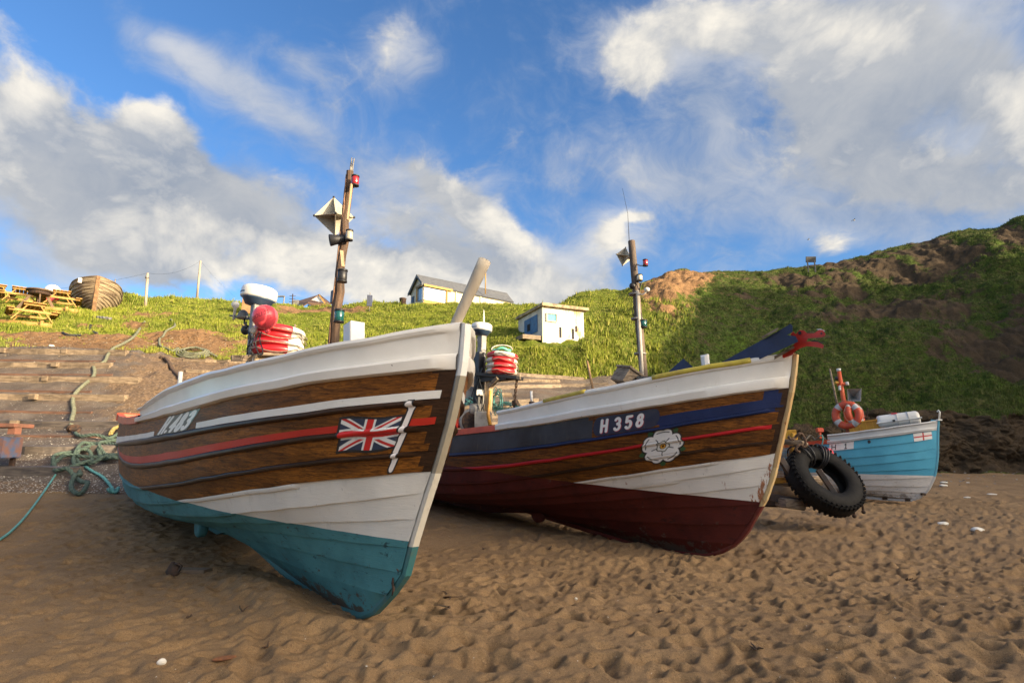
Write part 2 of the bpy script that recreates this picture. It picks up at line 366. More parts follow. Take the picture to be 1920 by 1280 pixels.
# relief
rough = sstep(BND, 5.9, 6.6)*(1-sstep(BND, 9.8, 10.5))
rgh_r = sstep(PX, 1130, 1260)*sstep(BND, 4.9, 5.4)*(1-sstep(BND, 9.6, 10.2))
dz = rough*(1-rgh_r)*(nz2*.35+nz*.30+fbm(X_*2.2, Y_*2.2, 4, 21)*.14)
dz += rgh_r*(fbm(X_*.13, (Y_+G[..., 2])*.16, 3, 31)*1.5+nz*.5+fbm(X_*1.7, (Y_*1.2+G[..., 2]*1.2), 4, 41)*.38)*(1-.80*sstep(BND, 8.2, 9.2))
terr = fbm(X_*.22+3, (G[..., 2])*2.1+X_*.08, 3, 77)    # sheep-track terraces
dz += rgh_r*terr*.30*(1-.6*sstep(BND, 8.2, 9.2))
dz -= earth*rgh_r*.45
dz += cliff*(fbm(X_*.9, G[..., 2]*1.3, 5, 51, .62)*.55)*1.0
dz += sstep(BND, 4.9, 5.0)*(1-sstep(BND, 5.0, 5.8))*sstep(PX, 1380, 1470)*fbm(X_*.7, Y_*.7, 4, 61)*.4
dz += isslip*(fbm(X_*.8, Y_*.8, 4, 71)*.10+fbm(X_*2.4, Y_*2.4, 4, 72)*.14*sstep(PX, 170, 260)*(1-sstep(PX, 470, 560)))
G[..., 2] += dz
dz2 = rgh_r*np.clip(earth, 0, 1)*fbm(X_*1.6, G[..., 2]*.5+Y_*.5, 5, 33, .6)*.32
G[..., 2] += dz2
G[..., 1] += cliff*fbm(X_*.8+9, G[..., 2]*1.1+4, 5, 55, .62)*.7
# ---- sand relief: drifts plus thousands of soft scuffs, splatted on a raster
RX0, RY0, RES = -16.0, -1.0, .02; RW, RH = 1800, 1300
ras = np.zeros((RH, RW), np.float32)
def splat(n, xr, yr, r0, r1, dep, seed, rim=.35):
    g = np.random.default_rng(seed)
    xs = g.uniform(*xr, n); ys = g.uniform(*yr, n)
    for x, y in zip(xs, ys):
        ra = g.uniform(r0, r1); rb = ra*g.uniform(.45, .9); an = g.uniform(-.5, .9); dp = dep*g.uniform(.3, 1.0)*ra/r1
        k = int(ra*2.6/RES); ix = int((x-RX0)/RES); iy = int((y-RY0)/RES)
        if ix-k < 0 or iy-k < 0 or ix+k >= RW or iy+k >= RH: continue
        yy, xx = np.mgrid[-k:k+1, -k:k+1]*RES; c, s_ = math.cos(an), math.sin(an)
        e = ((xx*c+yy*s_)/ra)**2+((-xx*s_+yy*c)/rb)**2
        ras[iy-k:iy+k+1, ix-k:ix+k+1] += (-dp*np.exp(-e*1.6)+dp*rim*np.exp(-(np.sqrt(e)-1.25)**2*5)).astype(np.float32)
splat(4200, (-8, 14), (2.0, 15), .06, .14, .085, 5)
splat(900, (-8, 16), (2.0, 18), .12, .22, .075, 6)
splat(6500, (-5, 8), (1.8, 8), .03, .06, .040, 7)
splat(7000, (-7, 12), (2.2, 13), .05, .09, .062, 8)
yy, xx = np.mgrid[0:RH, 0:RW]; wx = RX0+xx*RES; wy = RY0+yy*RES
ras += (fbm(wx*1.1, wy*1.1, 4, 81)*.040+fbm(wx*6, wy*6, 3, 91)*.007).astype(np.float32)
calm = sstep(wx, -1.8, -3.2)*.0+sstep(-wx+(wy-4)*.35, .9, 2.2)      # smoother sand in the lee of the first boat
ras *= (1.06-.50*np.clip(calm, 0, 1)).astype(np.float32)
# drifts banked against the two keels
def drift(x, y, rx, ry, an, h):
    c, s_ = math.cos(an), math.sin(an); dx = wx-x; dy = wy-y
    e = ((dx*c+dy*s_)/rx)**2+((-dx*s_+dy*c)/ry)**2; return (h*np.exp(-e)).astype(np.float32)
ras += drift(-1.35, 4.62, .55, .16, -.2, .06)+drift(-.75, 4.55, .35, .22, .6, .05)+drift(-2.35, 5.6, .9, .3, 2.28, .10)+drift(-1.9, 5.0, .5, .2, 2.28, .06)
ras += drift(-.62, 4.18, .16, .09, .5, .045)+drift(-.95, 4.12, .12, .08, -.4, .04)+drift(-.45, 4.42, .14, .08, .9, .05)+drift(-.78, 3.95, .2, .07, .2, .035)+drift(-1.15, 4.25, .15, .10, -.8, .04)
ras += drift(1.75, 7.7, 1.2, .35, 2.25, .10)+drift(1.0, 7.4, .8, .25, 2.6, .06)+drift(2.5, 7.15, .5, .2, .2, .05)
def ras_at(x, y):
    fx = np.clip((x-RX0)/RES, 0, RW-2.001); fy = np.clip((y-RY0)/RES, 0, RH-2.001); ix = fx.astype(int); iy = fy.astype(int); tx = fx-ix; ty = fy-iy
    v = (ras[iy, ix]*(1-tx)+ras[iy, ix+1]*tx)*(1-ty)+(ras[iy+1, ix]*(1-tx)+ras[iy+1, ix+1]*tx)*ty
    inside = (x > RX0+.5)*(x < RX0+RW*RES-.5)*(y > RY0+.3)*(y < RY0+RH*RES-.5)
    return v*inside
sandw = (1-sstep(BND, 3.93, 4.0))*sstep(BND, 1.0, 1.2)
G[..., 2] += sandw*ras_at(X_, Y_)
far = sandw*sstep(Y_, 10, 14)
G[..., 2] += far*(fbm(X_*1.8, Y_*1.8, 4, 15)*.05)
PX, PY = pixels(G)

def grid_object(name, r0, r1, c0, c1, mat, attrs=None):
    g = G[r0:r1+1, c0:c1+1]; nr, nc = g.shape[:2]
    me = bpy.data.meshes.new(name); co = g.reshape(-1, 3).astype(np.float32)
    idx = np.arange(nr*nc).reshape(nr, nc); q = np.stack([idx[:-1, :-1], idx[:-1, 1:], idx[1:, 1:], idx[1:, :-1]], -1).reshape(-1, 4)
    me.vertices.add(len(co)); me.vertices.foreach_set('co', co.ravel())
    me.loops.add(q.size); me.loops.foreach_set('vertex_index', q.ravel().astype(np.int32))
    me.polygons.add(len(q)); me.polygons.foreach_set('loop_start', np.arange(0, q.size, 4, dtype=np.int32)); me.polygons.foreach_set('loop_total', np.full(len(q), 4, np.int32))
    me.polygons.foreach_set('use_smooth', np.ones(len(q), bool)); me.update(calc_edges=True)
    for k, v in (attrs or {}).items():
        a = me.attributes.new(k, 'FLOAT', 'POINT'); a.data.foreach_set('value', v[r0:r1+1, c0:c1+1].astype(np.float32).ravel())
    me.materials.append(mat); return tag(new_mesh_obj(name, me), kind='structure')

def attr(q, name):
    nd = q.add('ShaderNodeAttribute'); nd.attribute_name = name; return nd.outputs['Fac']
def sand_material():
    m = bpy.data.materials.new('sand'); m.use_nodes = True; q = NT(m.node_tree); bs = q.n['Principled BSDF']
    P_ = q.add('ShaderNodeNewGeometry').outputs['Position']
    n = q.noise(P_, .9, 6, .6); n2 = q.noise(P_, 60, 4, .7); n3 = q.noise(P_, 260, 2, .6)
    col = q.mix(q.smooth(n, .35, .65), (.300, .192, .096), (.225, .140, .068))
    col = q.mix(q.m('MULTIPLY', q.smooth(n2, .42, .70), .75), col, (.17, .110, .060))
    col = q.mix(q.smooth(n3, .56, .68), col, (.40, .285, .17))
    col = q.mix(q.smooth(q.noise(P_, 170, 2, .5), .62, .68), col, (.06, .04, .028))
    q.l.new(col, bs.inputs['Base Color']); bs.inputs['Roughness'].default_value = .9; bs.inputs['Specular IOR Level'].default_value = .25
    b1 = q.add('ShaderNodeBump'); b1.inputs['Strength'].default_value = 1.0; b1.inputs['Distance'].default_value = .011
    q.l.new(q.m('ADD', q.noise(P_, 110, 4, .85), q.m('MULTIPLY', q.noise(P_, 28, 4, .6), 1.3)), b1.inputs['Height']); q.l.new(b1.outputs[0], bs.inputs['Normal'])
    return m
def slip_material():
    m = bpy.data.materials.new('slipway_concrete'); m.use_nodes = True; q = NT(m.node_tree); bs = q.n['Principled BSDF']
    P_ = q.add('ShaderNodeNewGeometry').outputs['Position']; sd = attr(q, 'sandy')
    n = q.noise(P_, 1.2, 8, .65); n2 = q.noise(P_, 14, 4, .6)
    col = q.mix(q.smooth(n, .35, .65), (.185, .148, .115), (.100, .076, .058))
    wv = q.noise(q.vscale(P_, (.35, 2.2, 2.2)), 1.6, 5, .6); col = q.mix(q.m('MULTIPLY', q.smooth(wv, .5, .62), .45), col, (.17, .105, .065))
    col = q.mix(q.smooth(q.m('ADD', sd, q.m('MULTIPLY', q.m('SUBTRACT', q.noise(P_, 1.6, 6, .65), .5), 1.6)), .35, .6), col, q.mix(q.smooth(n2, .35, .65), (.26, .17, .095), (.12, .075, .042)))
    sp = q.noise(P_, 16, 3, .8); col = q.mix(q.smooth(sp, .65, .70), col, (.62, .58, .52))
    q.l.new(col, bs.inputs['Base Color']); bs.inputs['Roughness'].default_value = .8
    b1 = q.add('ShaderNodeBump'); b1.inputs['Strength'].default_value = 1.0; b1.inputs['Distance'].default_value = .06
    q.l.new(q.m('ADD', q.noise(P_, 18, 5, .75), sp), b1.inputs['Height']); q.l.new(b1.outputs[0], bs.inputs['Normal']); return m
def hill_material():
    m = bpy.data.materials.new('hillside_turf'); m.use_nodes = True; q = NT(m.node_tree); bs = q.n['Principled BSDF']
    P_ = q.add('ShaderNodeNewGeometry').outputs['Position']; ea = attr(q, 'earth'); rt = attr(q, 'right')
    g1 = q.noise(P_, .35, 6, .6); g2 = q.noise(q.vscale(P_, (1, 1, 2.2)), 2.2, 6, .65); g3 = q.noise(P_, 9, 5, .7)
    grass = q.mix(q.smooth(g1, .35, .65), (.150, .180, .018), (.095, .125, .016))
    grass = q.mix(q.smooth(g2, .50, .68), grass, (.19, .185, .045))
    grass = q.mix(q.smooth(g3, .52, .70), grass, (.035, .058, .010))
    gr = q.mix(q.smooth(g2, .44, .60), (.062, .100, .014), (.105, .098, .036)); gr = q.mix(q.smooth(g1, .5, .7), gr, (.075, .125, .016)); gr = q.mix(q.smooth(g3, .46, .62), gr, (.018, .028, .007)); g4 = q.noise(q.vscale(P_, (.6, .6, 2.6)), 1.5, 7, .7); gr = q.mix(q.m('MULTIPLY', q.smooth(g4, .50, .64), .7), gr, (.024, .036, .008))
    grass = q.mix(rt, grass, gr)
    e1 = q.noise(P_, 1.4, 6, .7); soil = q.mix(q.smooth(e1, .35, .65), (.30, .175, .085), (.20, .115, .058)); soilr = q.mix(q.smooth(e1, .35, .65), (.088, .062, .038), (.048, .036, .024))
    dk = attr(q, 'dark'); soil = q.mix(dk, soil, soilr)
    soil = q.mix(q.smooth(q.noise(P_, 22, 3, .8), .68, .74), soil, q.mix(rt, (.45, .38, .28), (.16, .12, .08)))
    f = q.smooth(q.m('ADD', ea, q.m('MULTIPLY', q.m('SUBTRACT', q.noise(P_, 1.9, 8, .7), .5), 1.1)), .36, .58)
    col = q.mix(f, grass, soil)
    q.l.new(col, bs.inputs['Base Color']); bs.inputs['Roughness'].default_value = .95; bs.inputs['Specular IOR Level'].default_value = .15
    b1 = q.add('ShaderNodeBump'); b1.inputs['Strength'].default_value = 1.0; b1.inputs['Distance'].default_value = .12
    q.l.new(q.m('ADD', q.noise(P_, 3.2, 8, .8), q.m('MULTIPLY', g3, .5)), b1.inputs['Height']); q.l.new(b1.outputs[0], bs.inputs['Normal']); return m
M_SAND, M_SLIP, M_HILL = sand_material(), slip_material(), hill_material()
sandy = np.clip(np.exp(-(((PX-300)/110)**2+((PY-760)/85)**2))*1.1+np.exp(-(((PX-420)/120)**2+((PY-690)/30)**2))*.5+sstep(BND, 4.25, 4.0)*.7, 0, 1)
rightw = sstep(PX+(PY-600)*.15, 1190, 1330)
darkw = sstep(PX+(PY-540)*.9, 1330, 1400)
i4 = int(np.argmax(band >= 4)); i6 = int(np.argmax(band >= 6)); cs = int(np.argmax(pxs >= 1178))
AT = {'earth': earth, 'right': rightw, 'dark': darkw, 'sandy': sandy}
grid_object('sand_beach', 0, i4, 0, NCOL-1, M_SAND)
grid_object('slipway', i4, i6, 0, cs, M_SLIP, AT)
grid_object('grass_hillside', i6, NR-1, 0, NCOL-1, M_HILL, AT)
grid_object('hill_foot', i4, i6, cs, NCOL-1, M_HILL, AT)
# the beach goes on to both sides
def apron(col, X1, name):
    mb = MB(); rs = list(range(0, i4+1, 6)); k = 0
    for r in rs:
        p = G[r, col]; mb.v += [Vector(p), Vector((p[0]+(X1-p[0])*.25, p[1], p[2]*.6)), Vector((X1, p[1], p[2]*.5))]
    for a in range(len(rs)-1):
        for j in range(2):
            f = [3*a+j, 3*a+j+1, 3*a+4+j, 3*a+3+j]; mb.face(f if X1 > 0 else f[::-1], True)
    tag(mb.build(name, M_SAND), kind='structure')
apron(NCOL-1, 75, 'beach_right'); apron(0, -75, 'beach_left')
# look-up of the land
def make_bvh(step=2):
    g = G[::step, ::step]; nr, nc = g.shape[:2]; idx = np.arange(nr*nc).reshape(nr, nc)
    q = np.stack([idx[:-1, :-1], idx[:-1, 1:], idx[1:, 1:], idx[1:, :-1]], -1).reshape(-1, 4)
    return BVHTree.FromPolygons(g.reshape(-1, 3).tolist(), q.tolist())
BV = make_bvh()
def gp(px, py, lift=0.0):
    """point of the land seen at (px, py)"""
    r = ray(px, py).normalized(); h = BV.ray_cast(CO, r)
    p = h[0] if h[0] else at(px, py, 40); return Vector((p.x, p.y, p.z+lift))
def gz(x, y):
    h = BV.ray_cast(Vector((x, y, 80)), Vector((0, 0, -1))); return h[0].z if h[0] else 0.0

# the headland goes on to the right, out of the picture, and shades the beach
def headland():
    ys = np.array([48, 40, 32, 24, 16, 9, 2, -3, -9, -14, -20, -30, -42, -60.]); zt = np.array(HEAD_TOP)
    yi = np.linspace(30, -60, 90); zi = np.interp(-yi, -ys, zt)+fbm(yi*.25, yi*0+3, 3, 5)*.25
    xf = np.linspace(0, 1, 22); g = np.zeros((90, 26, 3))
    for i, (y, z) in enumerate(zip(yi, zi)):
        x0 = 29+2.0*math.sin(y*.12)
        for j, t in enumerate(xf):
            g[i, j] = (x0+(HX-x0)*t, y, (-.3 if t == 0 else .5+(z-.5)*(.18*min(1, t*8)+.82*t**1.15)))
        for j, dx in ((22, 3), (23, 12), (24, 40), (25, 160)): g[i, j] = (HX+dx, y, z-.2-dx*.02)
    g[1:, 1:22, 2] += fbm(g[1:, 1:22, 0]*.4, g[1:, 1:22, 1]*.4, 4, 12)*.6*(1-xf[None, 1:])
    me = bpy.data.meshes.new('headland'); co = g.reshape(-1, 3); idx = np.arange(90*26).reshape(90, 26)
    q = np.stack([idx[:-1, :-1], idx[:-1, 1:], idx[1:, 1:], idx[1:, :-1]], -1).reshape(-1, 4)
    me.from_pydata(co.tolist(), [], q.tolist()); me.polygons.foreach_set('use_smooth', [True]*len(q)); me.materials.append(M_HILL2)
    tag(new_mesh_obj('headland', me), kind='structure')
HX = 41.0
HEAD_TOP = [22, 22, 20.6, 18.3, 16.2, 14.2, 12.0, 11.0, 11.2, 11.4, 12.1, 12.6, 12, 8]
M_HILL2 = basic('headland_turf', (.07, .10, .015), (.10, .07, .04), .5, .95)
headland()
# open beach and sea behind the camera
mb = MB(); n = 0
mb.v += [Vector(p) for p in ((-400, -8.9, -.26), (400, -8.9, -.26), (400, -30, -.9), (-400, -30, -.9))]; mb.face([0, 1, 2, 3][::-1]); tag(mb.build('lower_beach', M_SAND), kind='structure')
mb = MB(); mb.v += [Vector(p) for p in ((-3000, -26, -.80), (3000, -26, -.80), (3000, -4000, -.80), (-3000, -4000, -.80))]; mb.face([3, 2, 1, 0]); tag(mb.build('sea', basic('sea_water', (.03, .07, .09), (.05, .09, .10), .2, .15, .4, 1.5)), kind='structure')
# ------------------------------------------------------------------ lines of the three hulls
# each boat: plank line k (0 top of washboard .. 10 above the keel) at 29 stations: distance from the stem foot s, half breadth b, height z
HULLS=[]
HULLS.append({'s':[[-1.26,-1.12,-0.94,-0.73,-0.51,-0.26,-0.01,.26,.53,.81,1.11,1.41,1.71,2.02,2.34,2.67,3.00,3.33,3.67,4.01,4.36,4.72,5.07,5.43,5.80,6.17,6.54,6.92,7.30],
[-1.23,-1.10,-0.92,-0.71,-0.48,-0.24,.01,.28,.55,.83,1.12,1.42,1.73,2.04,2.35,2.68,3.01,3.34,3.68,4.02,4.37,4.72,5.08,5.44,5.80,6.17,6.54,6.92,7.30],
[-1.17,-1.04,-0.86,-0.65,-0.42,-0.18,.07,.33,.60,.88,1.17,1.47,1.77,2.08,2.39,2.71,3.04,3.37,3.71,4.05,4.39,4.74,5.10,5.45,5.82,6.18,6.55,6.92,7.30],
[-1.11,-0.98,-0.80,-0.59,-0.37,-0.13,.12,.38,.65,.93,1.21,1.51,1.81,2.11,2.43,2.75,3.07,3.40,3.73,4.07,4.41,4.76,5.11,5.47,5.83,6.19,6.56,6.93,7.30],
[-1.03,-0.90,-0.72,-0.52,-0.30,-0.06,.18,.44,.71,.99,1.27,1.56,1.86,2.16,2.47,2.79,3.11,3.44,3.77,4.10,4.44,4.78,5.13,5.48,5.84,6.20,6.56,6.93,7.30],
[-0.96,-0.83,-0.66,-0.45,-0.23,-0.00,.24,.50,.77,1.04,1.32,1.61,1.90,2.21,2.51,2.83,3.14,3.47,3.79,4.13,4.46,4.80,5.15,5.50,5.85,6.21,6.57,6.93,7.30],
[-0.88,-0.76,-0.58,-0.38,-0.17,.07,.31,.56,.83,1.10,1.38,1.66,1.95,2.25,2.56,2.87,3.18,3.50,3.83,4.16,4.49,4.83,5.17,5.52,5.87,6.22,6.58,6.94,7.30],
[-0.79,-0.66,-0.49,-0.29,-0.08,.15,.39,.64,.90,1.17,1.44,1.73,2.02,2.31,2.61,2.92,3.23,3.55,3.87,4.19,4.52,4.86,5.20,5.54,5.88,6.23,6.58,6.94,7.30],
[-0.69,-0.57,-0.40,-0.20,.01,.23,.47,.72,.98,1.24,1.51,1.79,2.08,2.37,2.67,2.97,3.28,3.59,3.91,4.23,4.56,4.89,5.22,5.56,5.90,6.24,6.59,6.95,7.30],
[-0.62,-0.50,-0.33,-0.13,.08,.30,.54,.78,1.03,1.30,1.57,1.84,2.13,2.42,2.71,3.01,3.31,3.62,3.94,4.26,4.58,4.91,5.24,5.57,5.91,6.25,6.60,6.95,7.30],
[-0.44,-0.32,-0.15,.04,.24,.46,.69,.93,1.18,1.44,1.70,1.97,2.25,2.53,2.82,3.11,3.41,3.71,4.02,4.33,4.64,4.96,5.29,5.61,5.94,6.28,6.62,6.96,7.30]],
'b':[[.04,.16,.30,.45,.57,.69,.78,.86,.93,.98,1.03,1.06,1.09,1.11,1.13,1.14,1.15,1.16,1.16,1.16,1.16,1.15,1.14,1.12,1.10,1.07,1.05,1.01,.98],
[.04,.15,.29,.43,.56,.67,.76,.84,.91,.96,1.01,1.04,1.07,1.09,1.11,1.12,1.13,1.14,1.15,1.15,1.14,1.13,1.12,1.10,1.08,1.06,1.03,1.00,.96],
[.04,.15,.28,.42,.54,.65,.74,.82,.88,.94,.98,1.02,1.05,1.07,1.09,1.10,1.11,1.12,1.13,1.12,1.12,1.11,1.10,1.08,1.06,1.04,1.01,.98,.95],
[.04,.14,.27,.39,.51,.61,.70,.78,.84,.89,.94,.97,1.00,1.03,1.05,1.06,1.07,1.08,1.09,1.09,1.08,1.08,1.06,1.05,1.03,1.01,.98,.95,.92],
[.04,.13,.25,.36,.47,.56,.65,.72,.78,.84,.88,.92,.94,.97,.99,1.00,1.02,1.03,1.03,1.03,1.03,1.02,1.01,1.00,.98,.96,.94,.91,.88],
[.04,.12,.22,.33,.42,.51,.59,.65,.71,.76,.80,.84,.87,.89,.91,.93,.94,.95,.95,.96,.95,.95,.94,.93,.91,.89,.87,.84,.81],
[.04,.11,.20,.28,.37,.45,.52,.58,.63,.68,.71,.75,.77,.80,.81,.83,.84,.85,.86,.86,.86,.85,.85,.84,.82,.81,.79,.76,.74],
[.04,.10,.17,.24,.32,.38,.44,.49,.54,.58,.62,.65,.67,.69,.71,.73,.74,.75,.75,.76,.76,.75,.75,.74,.73,.71,.69,.68,.65],
[.04,.08,.14,.20,.26,.31,.36,.40,.44,.48,.51,.53,.55,.57,.59,.60,.61,.62,.63,.63,.63,.63,.62,.62,.61,.60,.58,.57,.55],
[.04,.07,.11,.15,.20,.24,.27,.31,.34,.36,.39,.41,.42,.44,.45,.46,.47,.48,.48,.48,.49,.48,.48,.48,.47,.46,.45,.44,.43],
[.04,.06,.08,.11,.13,.16,.18,.20,.22,.24,.25,.27,.28,.29,.30,.30,.31,.31,.32,.32,.32,.32,.32,.32,.31,.31,.30,.29,.28]],
'z':[[2.19,2.17,2.14,2.10,2.08,2.05,2.02,2.00,1.98,1.96,1.95,1.93,1.91,1.89,1.87,1.84,1.80,1.76,1.71,1.64,1.56,1.47,1.35,1.21,1.05,.86,.64,.39,.10],
[1.91,1.90,1.88,1.86,1.84,1.82,1.79,1.77,1.75,1.73,1.70,1.68,1.66,1.64,1.63,1.61,1.60,1.59,1.58,1.57,1.57,1.57,1.58,1.58,1.60,1.61,1.64,1.66,1.69],
[1.71,1.70,1.68,1.66,1.64,1.61,1.59,1.57,1.55,1.53,1.51,1.49,1.47,1.45,1.44,1.42,1.41,1.39,1.38,1.37,1.36,1.35,1.34,1.33,1.32,1.31,1.30,1.29,1.29],
[1.54,1.52,1.51,1.49,1.46,1.44,1.41,1.38,1.35,1.32,1.29,1.26,1.23,1.20,1.18,1.15,1.13,1.11,1.09,1.08,1.07,1.07,1.07,1.08,1.10,1.12,1.16,1.20,1.26],
[1.35,1.34,1.32,1.30,1.28,1.25,1.22,1.19,1.15,1.12,1.08,1.05,1.01,.97,.94,.91,.88,.85,.82,.80,.79,.78,.78,.78,.80,.82,.86,.91,.97],
[1.20,1.19,1.17,1.14,1.12,1.09,1.06,1.02,.99,.95,.91,.87,.83,.80,.76,.72,.69,.66,.63,.61,.59,.58,.58,.58,.59,.61,.65,.69,.75],
[1.05,1.03,1.00,.97,.94,.90,.87,.83,.80,.76,.73,.69,.66,.63,.60,.58,.56,.53,.52,.50,.49,.48,.48,.48,.49,.50,.52,.54,.57],
[.86,.85,.83,.81,.79,.77,.74,.72,.69,.67,.64,.61,.59,.56,.54,.51,.49,.47,.45,.44,.43,.42,.41,.41,.41,.42,.43,.46,.48],
[.65,.65,.65,.64,.64,.63,.62,.61,.60,.58,.57,.55,.53,.51,.48,.46,.44,.42,.40,.39,.38,.36,.36,.36,.36,.38,.40,.43,.46],
[.46,.47,.47,.47,.47,.47,.47,.47,.46,.46,.45,.44,.43,.42,.42,.41,.40,.39,.38,.37,.37,.36,.36,.36,.36,.37,.38,.39,.41],
[.28,.28,.28,.28,.28,.28,.28,.28,.29,.29,.30,.31,.32,.33,.34,.35,.36,.36,.37,.38,.39,.39,.40,.40,.40,.39,.38,.37,.35]],
'stem':[[0.007, -0.002], [-0.167, 0.05], [-0.475, 0.279], [-0.651, 0.442], [-0.753, 0.697], [-0.862, 0.93], [-1.0, 1.198], [-1.155, 1.549], [-1.273, 1.912], [-1.296, 2.183]],'keel':[[0.0, 0.0], [0.6, -0.04], [1.2, 0], [1.8, 0.04], [2.5, 0.13], [3.2, 0.2], [4.3, 0.28], [6.9, 0.33]]})
